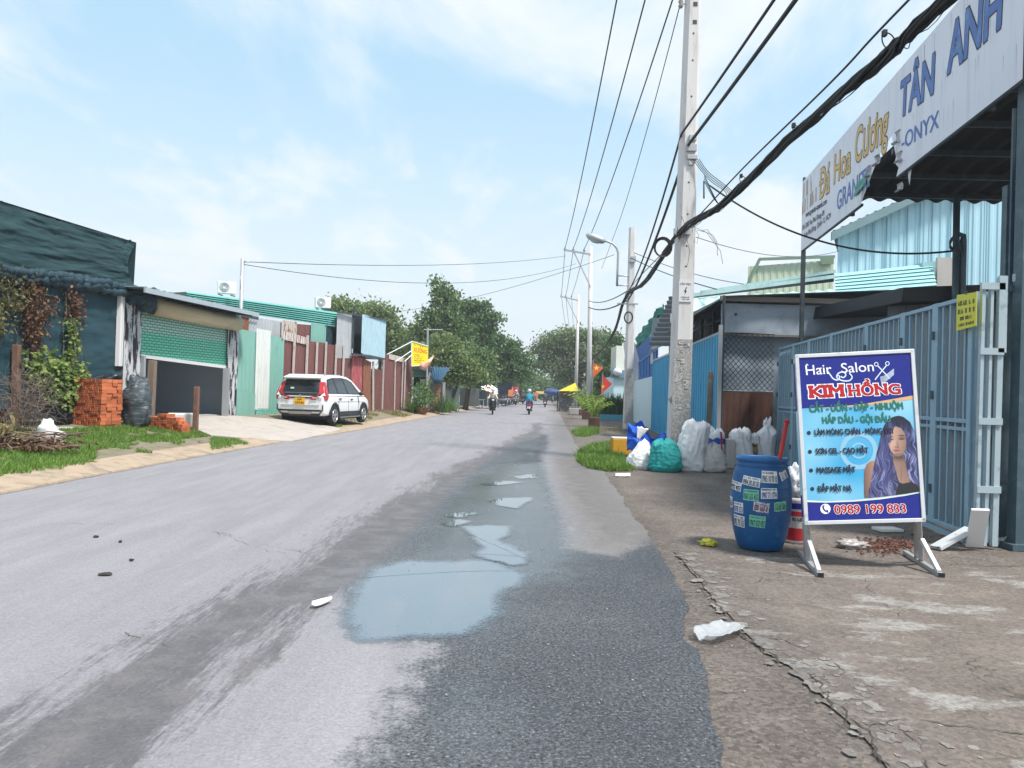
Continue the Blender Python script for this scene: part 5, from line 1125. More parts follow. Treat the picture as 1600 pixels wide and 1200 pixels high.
for k in range(6): spiky('strap_plant', None, None, V(a.x+(c.x-a.x)*(k+.5)/6, a.y+.6, .3), 70, 1.35, m_strapd, .55, .045, parent=t, cr=.25)
# potted palms
def palm(p, h, lab, n=16, pot=True):
    t = T('potted_palm', lab, 'potted plant', p, 'potted palms along the pavement')
    b = MB(); b.prism([p+V(x*.3, y*.3, 0) for x, y in ((-.8, -.8), (.8, -.8), (.8, .8), (-.8, .8))], (0, 0, .42)); b.build('pot', M('pot_brown', (.13, .06, .045), .8), t, bevel=.02)
    b = MB()
    for k in range(n):
        a = random.uniform(0, 6.28); e = random.uniform(.3, 1.0); L_ = h*random.uniform(.7, 1.0); d = V(math.cos(a), math.sin(a), 0); sd_ = V(-d.y, d.x, 0)
        spine = [p+V(0, 0, .4)+d*(L_*e*.75*u*u)+V(0, 0, L_*(u*.95-.38*e*u*u)) for u in np.linspace(0, 1, 9)]
        for i in range(1, 9):
            for s_ in (-1, 1):
                o = spine[i]; tip = o+(sd_*s_*.8+d*.55).normalized()*L_*.22*(1-.5*abs(i/8-.5))+V(0, 0, -.06*L_); w_ = (spine[i]-spine[i-1]).normalized()*.035
                b.add([o-w_, o+w_, tip], [(0, 1, 2)])
        b.tube(spine, .012, 4, False)
    b.build('fronds', m_palm, t); return t
palm(G(928, 667), 1.35, 'feathery potted palm nearest the camera beside the second concrete pole', 20); palm(G(916, 655), 1.9, 'taller feathery palm in a brown pot behind the front one', 20); palm(G(910, 649), 1.3, 'small potted palm close to the yellow kiosk', 14)
# flags
def flag(p0, p1, p2, D, lab, star, m):
    t = T('flag', lab, 'flag', P(p0[0], 650, D), 'red flags on poles along the pavement'); a, c, e = P(*p0, D), P(*p1, D), P(*p2, D); b = MB(); n = 8; vs = []
    for i in range(n+1):
        for j in range(n+1-i): u, v = i/n, j/n; p = a+(c-a)*u+(e-a)*v; vs.append(p+V(0, .12*math.sin(5*u+3*v), 0))
    idx = {}; k = 0
    for i in range(n+1):
        for j in range(n+1-i): idx[i, j] = k; k += 1
    fs = []
    for i in range(n):
        for j in range(n-i):
            fs.append((idx[i, j], idx[i+1, j], idx[i, j+1]))
            if i+j < n-1: fs.append((idx[i+1, j], idx[i+1, j+1], idx[i, j+1]))
    b.add(vs, fs); b.build('cloth', m, t, True)
    b = MB(); ce = (a+c+e)/3*.72+a*.28 if star else a
    if star:
        ce = P(star[0], star[1], D-.2); b.add([ce+V(r_*math.sin(k*math.pi/5), -.02, r_*math.cos(k*math.pi/5)) for k in range(10) for r_ in [(star[2] if k % 2 == 0 else star[2]*.42)]], [tuple(range(10))]); b.build('star', M('star_yellow', (.9, .55, .03), .6), t)
    b = MB(); b.tube([V(a.x-.02, D, 0), a+V(-.02, 0, .15)], .02, 6); b.build('pole', m_steel, t)
m_flag = M('flag_red', (.62, .05, .03), .7, .1, 2)
flag((942, 586), (956, 600), (939, 616), 46, 'red flag with a yellow star drooping before the pale blue house', (942, 604, .13), m_flag); flag((927, 566), (942, 575), (927, 590), 54, 'orange-red flag with a yellow star higher up behind the palms', (932, 575, .2), M('flag_orange', (.70, .13, .04), .7, .1, 2))
# kiosk, bin, concrete block
t = T('kiosk', 'street kiosk under a yellow pitched canopy', 'kiosk', G(892, 642))
D = 62; q = [P(874, 611, D), P(904, 611, D-.3)]; ap_ = P(899, 598, D+1); bk_ = V(0, 2.2, 0); b = MB(); b.add([q[0], q[1], q[1]+bk_, q[0]+bk_, ap_], [(0, 1, 4), (1, 2, 4), (2, 3, 4), (3, 0, 4)]); b.build('canopy', M('canopy_yellow', (.62, .45, .03), .7, .2, 2), t)
b = MB()
for p in (q[0], q[1], q[0]+bk_, q[1]+bk_): b.bar(V(p.x, p.y, 0), p, .08)
b.build('posts', m_dsteel, t); b = MB(); b.box(((q[0].x+q[1].x)/2, D+1, .5), (1.3, 1.2, 1.0)); b.build('counter', M('kiosk_counter', (.10, .11, .12), .7, .5, 4, col2=(.35, .33, .28), lo=.52, hi=.6), t); b = MB(); b.box(((q[0].x+q[1].x)/2, D+1.7, 1.35), (1.2, .3, .7)); b.build('shelves', M('kiosk_goods', (.15, .14, .12), .7, .5, 6, col2=(.45, .42, .38), lo=.52, hi=.6), t)
p = G(884, 642); t = T('wheelie_bin', 'blue plastic bin standing in front of the kiosk', 'bin', p); b = MB(); b.prism([p+V(-.26, -.26, .1), p+V(.26, -.26, .1), p+V(.26, .26, .1), p+V(-.26, .26, .1)], (0, 0, .8)); b.build('body', M('bin_blue', (.02, .13, .42), .5), t, bevel=.04); b = MB(); b.box(p+V(0, 0, .94), (.6, .6, .08)); b.build('lid', M('bin_blue_lid', (.03, .18, .5), .5), t); b = MB(); b.tube([p+V(-.3, .25, .1), p+V(.3, .25, .1)], .1, 10); b.build('wheel', m_rub, t)
p = G(899, 648); b = MB(); b.box(p+V(0, .4, .22), (.85, .7, .44)); tag(b.build('concrete_block', m_conc, None, loc=p, bevel=.03), 'low concrete block between the kiosk and the palms', 'block')
# ================================================================ POLES AND CABLES
m_pole = M('pole_concrete', (.64, .62, .61), .85, .1, 2.5, col2=(.48, .465, .455), lo=.52, hi=.7, stretch=(2, 2, .3), bump=.15, bscale=40, fine=.08)
m_polep = M('pole_posters', (.30, .285, .27), .85, .25, 24, col2=(.52, .50, .49), lo=.5, hi=.58, stretch=(1, 1, .6), fine=.2)
m_cable = M('black_cable', (.012, .013, .016), .6, .2); m_porc = M('porcelain', (.30, .26, .25), .35)
def taper(b, p0, p1, w0, w1, ch=.28):
    """square concrete pole with cut corners"""
    vs = []
    for p, w in ((p0, w0), (p1, w1)):
        h = w/2; c = h*(1-ch*1.4); vs += [Vector(p)+V(x, y, 0) for x, y in ((-c, -h), (c, -h), (h, -c), (h, c), (c, h), (-c, h), (-h, c), (-h, -c))]
    b.add(vs, [tuple(range(8))[::-1], tuple(range(8, 16))]+[(i, (i+1) % 8, 8+(i+1) % 8, 8+i) for i in range(8)])
q0, q1 = V(P(1058, 730, 17).x, 17, 0), P(1088, -150, 17)
t = T('utility_pole', 'tall square concrete power pole with posters and a warning plate beside the rubbish bags', 'utility pole', q0)
def on1(z): return q0.lerp(q1, z/q1.z)
b = MB(); taper(b, q0, q1, .47, .30); b.build('shaft', m_pole, t)
b = MB()
for z in (3.9, 4.35, 4.8, 5.5, 6.2, 8.1, 8.9, 9.5, 2.6): p = on1(z); w = .47-.17*z/q1.z; b.tube([p+V(0, -w/2-.004, 0), p+V(0, -w/2+.02, 0)], .022, 8)
for z in (9.75, 10.15): p = on1(z); b.box(p+V(.02, -.17, 0), (.09, .01, .09))
b.build('bolt_holes', m_dsteel, t)
b = MB(); p = on1(1.35); b.prism([on1(.15)+V(-.21, -.241, 0), on1(.15)+V(.21, -.241, 0), on1(2.75)+V(.19, -.222, 0), on1(2.75)+V(-.19, -.222, 0)], (0, .004, 0)); b.build('poster_layer', m_polep, t)
b = MB(); rg = random.Random(8)
for k in range(34):
    z = rg.uniform(.4, 2.7); x = rg.uniform(-.16, .13); w, h = rg.uniform(.04, .10), rg.uniform(.04, .11); p = on1(z); y = -.247+.017*z/2.75 - .0015*(k % 4)
    b.cur = 0; b.quad(p+V(x, y, 0), p+V(x+w, y, 0), p+V(x+w, y, h), p+V(x, y, h))
    b.cur = 1
    if k % 3: scribble(b, lambda u, v: p+V(x+.005+u, y-.001, h*.35+v), w-.01, h*.4, 6, rg)
b.cur = 0; p = on1(1.45); b.quad(p+V(-.22, -.23, .06), p+V(-.30, -.21, -.03), p+V(-.22, -.2, -.12), p+V(-.21, -.235, -.05)); b.build('stuck_leaflets', [M('leaflet', (.46, .45, .43), .8, .12, 5, island=.35), M('leaflet_ink', (.06, .06, .09), .8)], t)
b = MB(); p = on1(3.8); b.box(p+V(.0, -.225, 0), (.28, .012, .46)); b.build('warning_plate', M('plate_white', (.70, .70, .71), .5, .05), t)
b = MB(); f = lambda u, v: p+V(-.12+u, -.2325, -.21+v)
word(b, 'CẤM TRÈO', lambda x, y: f(x, .345+y), .24, .045, .02)
b.add([f(.135, .30), f(.085, .20), f(.115, .20), f(.10, .12), f(.155, .225), f(.122, .225), f(.155, .30)], [(0, 1, 2, 5, 6), (2, 3, 4, 5)])
for i in range(2): scribble(b, lambda x, y: f(.02+x, .065-.045*i+y), .2, .028, 9, random.Random(i))
b.build('plate_lettering', m_black, t)
b = MB(); p = on1(q1.z-.55); arm0 = P(988, -123, 17); arm1 = p+V(.1, -.2, 0); arm0.z = arm1.z; b.bar(arm0+V(-.1, 0, 0), arm1, .08); b.bar(arm0.lerp(arm1, .4), p+V(0, -.15, -1), .05); b.build('crossarm', m_steel, t)
A1 = [arm0.lerp(arm1, u)+V(0, 0, .22) for u in (0, .5, .97)]
b = MB()
for a in A1: b.lathe([(.02, -.22), (.05, -.1), (.03, -.06), (.055, 0), (.03, .05), (.01, .08)], a, 10)
a = on1(10.25)+V(-.28, -.05, 0); b.lathe([(.03, -.14), (.06, -.1), (.03, -.05), (.06, 0), (.03, .05), (.06, .09), (.03, .13)], a, 10); b.build('insulator', m_porc, t, True); NEUT = a
b = MB(); b.bar(on1(10.2)+V(-.28, -.05, 0), on1(10.2)+V(0, -.1, 0), .03); p = on1(6.95)
b.box(p+V(.03, -.21, 0), (.22, .12, .16)); b.box(p+V(.05, -.22, .22), (.16, .1, .13)); b.box(p+V(.05, -.20, -.2), (.22, .1, .10)); b.box(p+V(.03, -.2, -.34), (.1, .08, .08)); b.box(on1(5.1)+V(-.12, -.24, 0), (.36, .1, .14)); b.build('clamp_box', M('clamp_grey', (.42, .43, .45), .5), t, bevel=.01)
# second pole + street lamp
q2, q2t = V(P(981, 668, 33.5).x, 33.5, 0), P(988, 356, 33.5)
t = T('utility_pole', 'second concrete pole carrying the street lamp and a coil of cable', 'utility pole', q2)
b = MB(); taper(b, q2, q2t, .42, .27); b.build('shaft', m_pole, t)
b = MB(); f = lambda u: q2.lerp(q2t, u); b.prism([f(.03)+V(-.19, -.215, 0), f(.03)+V(.19, -.215, 0), f(.3)+V(.17, -.20, 0), f(.3)+V(-.17, -.20, 0)], (0, .003, 0)); b.build('poster_layer', m_polep, t)
b = MB(); c = P(982, 496, 33.2); b.tube([c+V(.17*math.cos(k*.35), 0, .24*math.sin(k*.35)) for k in range(19)], .035, 6); b.build('cable_coil', m_cable, t)
b = MB(); b.box(f(.84)+V(0, -.2, 0), (.3, .1, .25)); b.bar(f(.62)+V(-.6, -.15, 0), f(.62)+V(.3, -.15, 0), .06); b.build('clamp_box', m_steel, t)
t = T('street_lamp', 'grey curved-arm street lamp fixed to the second concrete pole', 'street lamp', P(966, 450, 33.4))
b = MB(); pts = [(964, 447), (965, 420), (966, 396), (964, 388), (958, 381), (950, 377.5), (942, 376)]; b.tube([P(x, y, 33.4) for x, y in pts], .05, 8); b.bar(P(964, 431, 33.4), P(985, 431, 33.4), .05); b.bar(P(964, 446, 33.4), P(984, 446, 33.4), .05); b.build('arm', m_steel, t, True)
b = MB(); a, c = P(945, 377.5, 33.4), P(916, 366.5, 33.4); d = (c-a); b.tube([a, a+d*.15, a+d*.5, a+d*.9, c], [.08, .15, .17, .13, .05], 10); b.build('lamp_head', m_steel, t, True)
b = MB(); b.tube([a+d*.3+V(0, 0, -.14), a+d*.6+V(0, 0, -.15), a+d*.88+V(0, 0, -.1)], [.06, .09, .05], 8); b.build('lamp_glass', m_wht, t, True)
def farpole(bx, tx, ty, D, lab, tips, wd=.34):
    g0, g1 = V(P(bx, 640, D).x, D, 0), P(tx, ty, D); t = T('power_pole', lab, 'utility pole', g0); b = MB(); b.tube([g0, g1], [wd/2*1.2, wd/2*.75], 10); b.build('shaft', m_pole, t, True)
    b = MB(); T_ = [P(x, y, D) for x, y in tips]; b.bar(T_[0]+V(-.1, 0, -.15), g1+V(0, -.15, -.6), .12); b.bar(T_[1]+V(0, 0, -.2), g1.lerp(g0, .24)+V(0, -.15, 0), .08); b.build('crossarm', m_steel, t)
    b = MB()
    for p in T_: b.lathe([(.05, -.2), (.1, -.1), (.05, 0), (.02, .1)], p, 8)
    b.build('insulator', m_porc, t); return T_
A3 = farpole(920, 923, 385, 55, 'slim round pole with a one-sided crossarm beyond the street lamp', [(883, 387), (896, 388), (913, 389)])
A4 = farpole(899, 904, 461, 82, 'farther slim round pole with a crossarm above the umbrella-shaped tree', [(877, 461), (884, 461.5), (893, 462)])
def sag(a, c, s_, n=24): return [a.lerp(c, k/n)+V(0, 0, -4*s_*(k/n)*(1-k/n)) for k in range(n+1)]
def wire(pts, r, lab, grp=None, m=m_cable, n=5, name='power_line'):
    b = MB(); b.tube(pts, r, n); return tag(b.build(name, m, None, loc=pts[0]), lab, 'cable', grp)
ends = ('outermost of the three high power lines on the road side', 'middle one of the three high power lines', 'high power line running closest to the tall concrete pole')
for k in range(3):
    back = A1[k]+V(-.6, -45, .3)
    wire(sag(back, A1[k], .5)+sag(A1[k], A3[k], .55)[1:]+sag(A3[k], A4[k], .3)[1:]+sag(A4[k], A4[k]+V(4, 45, -1), .4)[1:], .022, ends[k], 'high power lines')
wire(sag(NEUT, P(968, 345, 34), .25)+[P(940, 420, 52)], .012, 'thin single wire below the three power lines'); 
D1 = on1(7.25)+V(-.2, -.2, 0); D2 = on1(7.0)+V(-.05, -.24, 0)
wire(sag(V(3.6, -18, 8.4), D1, .5)+sag(D1, P(984, 452, 33.4), .35)[1:]+sag(P(984, 452, 33.4), P(920, 470, 55), .3)[1:], .026, 'upper cable of the pair clamped to the tall pole', 'paired cables'); wire(sag(V(3.55, -18, 8.0), D2, .5)+sag(D2, P(982, 468, 33.4), .35)[1:]+sag(P(982, 468, 33.4), P(920, 480, 55), .3)[1:], .036, 'thicker lower cable of the pair clamped to the tall pole', 'paired cables')
# fat bundle of communication cables
BP = on1(5.05)+V(-.18, -.30, 0); B2 = P(976, 468, 33.2); ctrl = [V(3.75, -12, 6.3), V(3.9, 2, 5.25), P(1480, -2, 6.75), P(1380, 92, 8.0), P(1238, 214, 10.6), P(1130, 318, 14), BP, P(1008, 440, 24), B2, P(950, 535, 48), P(905, 580, 80)]
def catm(c, n=10):
    out = []
    for i in range(len(c)-1):
        p0, p1_, p2_, p3_ = c[max(0, i-1)], c[i], c[i+1], c[min(len(c)-1, i+2)]
        for k in range(n):
            u = k/n; out.append(.5*((2*p1_)+(p2_-p0)*u+(2*p0-5*p1_+4*p2_-p3_)*u*u+(3*p1_-p0-3*p2_+p3_)*u**3))
    return out+[c[-1]]
cl_ = catm(ctrl, 14); t = T('cable_bundle', 'thick drooping bundle of black communication cables crossing in front of the shop sign', 'cable', BP)
b = MB()
for k in range(11):
    rr = .030+.034*random.random(); ph = random.uniform(0, 6.28); w = random.uniform(.12, .3)
    q = [p+V(rr*math.cos(ph+i*w)+.018*mnoise.noise(V(i*.5, k, 0)), 0, rr*math.sin(ph+i*w)+.03*mnoise.noise(V(i*.45, k, 5))) for i, p in enumerate(cl_)]
    b.tube(q, random.choice([.010, .016, .021, .026]), 6)
for k in range(4):
    q = [p+V(.09*mnoise.noise(V(i*.25, k, 9)), 0, -.05+.11*mnoise.noise(V(i*.22, k, 2))) for i, p in enumerate(cl_)]; b.tube(q, .005, 4)
b.build('cables', m_cable, t, True)
ms = catm([V(3.85, -12, 6.8), V(4.0, 2, 5.75), P(1422, -2, 7.3), P(1300, 127, 9.0), P(1160, 264, 12.6), on1(5.25)+V(.05, -.26, 0), P(1000, 432, 26), B2+V(0, 0, .2)], 10)
b = MB(); b.tube(ms, .013, 5); b.build('messenger_wire', m_cable, t)
b = MB()
for x, y, D in ((1382, 52, 7.75), (1240, 196, 10.3), (1158, 275, 12.9)):
    c = P(x, y, D); c2 = min(cl_, key=lambda p: (p-c).length+abs(p.y-c.y)*2); m_ = (c+c2)/2; d = (c2-c); L_ = d.length*.5; d.normalize(); s_ = V(.3, -.9, 0).normalized()
    b.tube([m_+d*L_*math.cos(k*.4)+s_*L_*.75*math.sin(k*.4) for k in range(17)], .007, 5)
    b.box(c, (.04, .05, .06))
b.build('hanger_ring', m_cable, t)
b = MB(); c = P(1036, 386, 16.6)
for k in range(5): b.tube([c+V((.20-.012*k)*math.cos(i*.4+k), .02*k, (.22-.01*k)*math.sin(i*.4+k)) for i in range(17)], .009, 4)
for k in range(7):
    p = on1(random.uniform(4.8, 5.4))+V(random.uniform(-.3, .3), -.32, 0); d = V(random.gauss(.3, .3), -.1, random.gauss(-.1, .25)); b.tube([p, p+d*.4+V(0, 0, .1), p+d*.8+V(.1, 0, -.15), p+d+V(.05, 0, -.35)], .005, 4)
b.build('loose_ends', m_cable, t)
# service drop to the mast on the right
S0 = on1(6.35)+V(0, -.22, 0); S1 = P(1490, 392, 14.2)
wire([P(1100, 310, 16.6), ]+sag(S0+V(.3, -.1, -.15), S1, .55), .020, 'service cable dropping from the tall pole to the pipe mast at the gate', name='service_cable')
b = MB(); pp = on1(7.0)+V(.05, -.25, -.3)
for k in range(4): b.tube(catm([pp+V(.05*k, 0, 0), pp+V(.35, -.05, -.45+.05*k), pp+V(.75+.05*k, -.05, -.75), pp+V(.6, -.05, -1.0), S0+V(.3, -.1, -.05*k)], 6), .008, 4)
tag(b.build('cable_loop', m_cable, None, loc=pp), 'loose loops of thin cable hanging at the clamp box of the tall pole', 'cable')
PL = P(382, 409, 27.3)
wire(sag(PL, P(884, 400, 55), .35), .012, 'upper of the two thin wires crossing the road from the steel pole', 'wires crossing the road'); wire(sag(PL+V(0, 0, -.1), P(900, 412, 55), 1.0), .012, 'lower of the two thin wires crossing the road from the steel pole', 'wires crossing the road')
wire(sag(P(560, 492, 62), P(960, 398, 36), .6), .012, 'long thin wire rising over the trees to the second concrete pole'); wire(sag(P(985, 392, 33.5), P(1170, 445, 30), .2), .014, 'short wire from the second pole to the sheds'); wire(sag(on1(5.0)+V(.2, -.2, 0), P(1312, 392, 25.6), .3), .008, 'hair-thin wire from the tall pole to the pale blue hall')
wire(sag(P(984, 402, 33.4), P(1120, 452, 25), .1), .018, 'cable from the second pole passing behind the tall pole')

# ================================================================ BIG SHOP SIGN AND CANOPY
def SL(s_, z, o=0):          # along the sign from its far end
    D = 17.4-s_*.99; return V(SA*D+SB-o, D+o*SA, z)
SLEN = (17.4-7.9)/.99
t = T('shop_sign', 'huge white metal shop sign with blue and yellow letters and a torn hole', 'sign', SL(0, 0)); t.location = SL(0, 4.9); LOC[t.name] = SL(0, 4.9)
z0, z1 = 4.88, 6.45
def sz(px, py, o=0):
    p = SG(px, py); return (17.4-p.y)/.99, p.z
hole = [sz(*q) for q in [(1345, 330), (1352, 285), (1349, 268), (1358, 262), (1362, 252), (1372, 246), (1380, 232), (1388, 220), (1392, 208), (1405, 206), (1407, 222), (1402, 236), (1398, 254), (1404, 262), (1399, 282), (1400, 300)]]
hb = [sz(1349, 0)[0], sz(1405, 0)[0]]
out = [(0, z0), (hole[0][0]-.02, z0)]+[(s_, z) for s_, z in hole[1:-1]]+[(hole[-1][0], z0), (SLEN, z0), (SLEN, z1+.05), (0, z1)]
msign = M('sign_white_metal', (.76, .78, .86), .45, .05, 1.2, col2=(.62, .64, .72), lo=.52, hi=.75, stretch=(3, 3, .25))
bm_ = bmesh.new(); vv = [bm_.verts.new(SL(s_, z, 0)) for s_, z in out]; f_ = bm_.faces.new(vv); bmesh.ops.triangulate(bm_, faces=[f_]); b = MB()
b.add([v.co.copy() for v in bm_.verts], [[v.index for v in f.verts] for f in bm_.faces] if not bm_.verts.index_update() else []); bm_.free(); b.build('sheet', msign, t)
b = MB(); rg = random.Random(3)      # rusty runs
for k in range(80):
    s_ = rg.uniform(.6, SLEN-.1); zt = rg.choice([rg.uniform(5.5, 6.0), z1-.02, 5.3]); h_ = rg.uniform(.15, .6); w = rg.uniform(.003, .009)
    if hb[0]-.1 < s_ < hb[1]+.1: continue
    b.quad(SL(s_, zt, .0015), SL(s_+w, zt, .0015), SL(s_+w*.5, max(z0+.02, zt-h_), .0015), SL(s_+w*.4, max(z0+.02, zt-h_), .0015))
b.build('rust_runs', M('run_grey', (.33, .30, .36), .6), t)
b = MB(); b.bar(SL(0, z0, -.03), SL(hole[0][0]-.03, z0, -.03), .04); b.bar(SL(hole[-1][0]+.02, z0, -.03), SL(SLEN, z0, -.03), .04); b.bar(SL(0, z0, -.03), SL(0, z1+.1, -.03), .05); b.bar(SL(0, z1, -.04), SL(SLEN, z1+.05, -.04), .04); b.bar(SL(0, 5.6, -.06), SL(hb[0]-.2, 5.6, -.06), .05); b.build('frame', m_dsteel, t)
# curled torn edges
b = MB()
for (x, y), r_ in (((1398, 214), .10), ((1366, 250), .085), ((1354, 268), .08), ((1401, 245), .08), ((1402, 292), .06)):
    c = SG(x, y, -.06); b.grid(lambda u, v: c+V(.02+.5*r_*math.sin(.3+u*3.6), -.08+.17*v+.02*mnoise.noise(V(u*4, v*4, x)), r_*math.cos(.3+u*3.6)), 14, 6)
b.build('torn_curls', M('torn_metal', (.42, .43, .46), .45, .4, 9, col2=(.10, .10, .11), lo=.48, hi=.6, metal=.1), t, True)
b = MB(); c = SG(1350, 290, -.04); b.grid(lambda u, v: SG(1335+u*18, 292-u*22+v*16, -.03)+V(.05*mnoise.noise(V(u*5, v*5, 0)), 0, 0), 8, 6); b.build('torn_vinyl', M('torn_teal', (.10, .34, .30), .5, .3, 5), t, True)
def sword(txt, x0, y0, x1, y1, hpx, m, name, bold=0, outline=None, shear=0, o=.004):
    """text between two baseline pixels on the sign; hpx = letter height in pixels at the left end"""
    s0, za_ = sz(x0, y0); s1, zb__ = sz(x1, y1); h = sz(x0, y0-hpx)[1]-za_
    if outline:
        b = MB(); word(b, txt, lambda x, y: SL(s0+x, za_+(zb__-za_)*x/(s1-s0)+y, o-.0015), s1-s0, h, bold+.025, shear=shear); b.build(name+'_outline', outline, t)
    b = MB(); word(b, txt, lambda x, y: SL(s0+x, za_+(zb__-za_)*x/(s1-s0)+y, o), s1-s0, h, bold, shear=shear); b.build(name, m, t)
mb_ = M('sign_blue', (.07, .16, .45), .5, .12, 3, col2=(.15, .27, .55), lo=.5, hi=.7); my_ = M('sign_ochre', (.72, .47, .14), .55, .12, 3, col2=(.62, .50, .30), lo=.5, hi=.7); mk_ = M('sign_ink', (.035, .035, .06), .6); mo_ = M('sign_faded_ochre', (.55, .44, .33), .6, .15, 4)
sword('TÂN', 1406, 184, 1458, 145, 56, mb_, 'blue_lettering', .035, mk_, .06); sword('ANH', 1481, 115, 1563, 42, 73, mb_, 'blue_lettering', .035, mk_, .06)
sword('-ONYX', 1409, 234, 1467, 199, 25, mb_, 'blue_lettering', .02); sword('GRANITE', 1308, 329, 1359, 290, 30, mb_, 'blue_lettering', .02)
sword('Đá', 1281, 311, 1296, 299, 47, my_, 'yellow_lettering', .02, mk_, .05); sword('Hoa', 1303, 287, 1329, 268, 45, my_, 'yellow_lettering', .02, mk_, .05); sword('Cương', 1336, 256, 1387, 216, 54, my_, 'yellow_lettering', .02, mk_, .05)
sword('ĐẶC LÁT', 1252, 314, 1270, 299, 22, mo_, 'faded_lettering', .02) if 0 else None
for (x0, y0, x1, y1, h, n) in ((1255, 312, 1271, 301, 24, 7), (1253, 336, 1276, 321, 20, 11)):
    s0, za_ = sz(x0, y0); s1, zb__ = sz(x1, y1); hh = sz(x0, y0-h)[1]-za_; b = MB(); scribble(b, lambda x, y: SL(s0+x, za_+y, .004), s1-s0, hh, n, random.Random(n+2)); b.build('faded_lettering', mo_, t)
sword('www.granite-tananh.com', 1259, 340, 1292, 318, 9, mk_, 'contact_lettering', .02); sword('Đ/c:2007 An Phú Đông 09', 1254, 360, 1288, 336, 8, mk_, 'contact_lettering', .015); sword('P.An Phú Đông, Quận 12, HCM', 1257, 372, 1298, 340, 8, mk_, 'contact_lettering', .015)
# canopy behind the sign
t = T('canopy', 'dark corrugated canopy roof spreading behind the big shop sign', 'canopy', SL(5, 5.45))
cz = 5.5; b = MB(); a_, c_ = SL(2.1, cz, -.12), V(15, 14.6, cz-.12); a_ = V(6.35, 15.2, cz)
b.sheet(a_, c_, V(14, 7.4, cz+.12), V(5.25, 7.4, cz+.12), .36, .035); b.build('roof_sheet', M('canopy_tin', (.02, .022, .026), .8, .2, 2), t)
b = MB()
for k in range(6): D = 14.6-k*1.25; b.bar(V(SA*D+SB+.15, D, cz-.06+.01*k), V(13.5, D-.3, cz-.1+.01*k), .06, .09)
for k in range(3): D = 14-k*2.6; b.bar(V(SA*D+SB+.12, D, z0), V(SA*D+SB+.12, D, cz), .06)
b.build('purlin', m_dsteel, t)
b = MB(); s0, zz_ = sz(1413, 270); b.add([SL(s0, z0, -.05), SL(s0+.14, z0, -.05), SL(s0+.07, z0-.24, -.05), SL(s0+.04, z0-.12, -.04)], [(0, 1, 2, 3)]); b.build('torn_strip', m_tin, t)
# posts carrying sign and canopy
b = MB(); p = SL(0, 0, -.05); b.bar(p, p+V(0, 0, 4.95), .08, .08, (0, 1, 0)); tag(b.build('sign_post', m_dsteel, None, loc=p), 'thin dark post under the far end of the big shop sign', 'post')
t = T('steel_column', 'blue-grey steel column at the near end of the big shop sign', 'column', V(5.37, 8.1, 0))
b = MB(); b.bar((5.37, 8.1, 0), (5.40, 8.1, 6.6), .15, .15, (0, 1, 0)); b.build('shaft', m_post, t); b = MB(); b.box((5.37, 8.1, .03), (.3, .3, .06)); b.build('base_plate', m_post, t)
b = MB(); b.bar((5.40, 8.45, 0), (5.42, 8.45, 3.92), .09, .09, (0, 1, 0)); b.bar((5.40, 8.37, 2.6), (5.41, 8.37, 4.75), .03, .03, (0, 1, 0)); tag(b.build('steel_column', m_post, None, loc=(5.40, 8.45, 0)), 'shorter steel column just behind the white gate end', 'column')
t = T('blue_sign', 'blue shop panel at the very edge beside the steel column', 'sign', V(5.9, 8.2, 3.6)); b = MB(); b.box((5.9, 8.2, 3.55), (1.1, .05, 1.3)); b.build('panel', M('panel_blue', (.03, .10, .42), .5, .2, 2, col2=(.06, .2, .5), lo=.5, hi=.6), t); b = MB(); b.box((5.9, 8.15, 2.86), (1.2, .05, .08)); b.bar((5.36, 8.17, 2.9), (5.36, 8.17, 4.2), .04); b.build('frame', m_wht, t)
t = T('rail_fence', 'dark steel rail fence continuing from the white gate end past the column', 'fence', V(5.2, 8.2, 0)); b = MB()
for z in (.62, 1.33, 2.06, 2.75): b.box((7.4, 8.18, z), (4.6, .04, .07))
b.build('rail', m_post, t); b = MB()
for x in (5.62, 6.3, 7, 7.7): b.bar((x, 8.2, 0), (x, 8.2, 2.8), .06, .06, (0, 1, 0))
b.build('post', m_post, t)
b = MB(); b.add([(5.50, 8.05, 0), (5.75, 8.05, 0), (5.62, 8.3, .9)], [(0, 1, 2)]); b.prism([(5.48, 8.0, 0), (5.9, 8.0, 0), (5.62, 8.25, .8)], (0, .15, .05)); tag(b.build('dark_slab', m_dsteel, None, loc=(5.6, 8.1, 0)), 'dark broken slab leaning on the rail fence', 'slab')
# pipe mast
b = MB(); a = P(1494, 500, 14); b.tube([V(a.x, a.y, 0), P(1495, 308, 14)], .06, 8); a2 = P(1504, 500, 14); b.tube([V(a2.x, a2.y, 0), P(1505, 378, 14), P(1505, 368, 14), P(1499, 366, 14), P(1491, 370, 14)], [.06, .06, .05, .045, .05], 8)
for k in range(3): b.tube(catm([P(1490, 392, 14.1), P(1484, 378+k*4, 13.9), P(1492, 369, 13.9), P(1500, 380+3*k, 13.9), P(1500, 395, 13.9)], 5), .012, 4)
tag(b.build('pipe_mast', m_post, None, True, loc=V(a.x, a.y, 0)), 'twin pipe mast with a curved cable head behind the folding gate', 'mast')

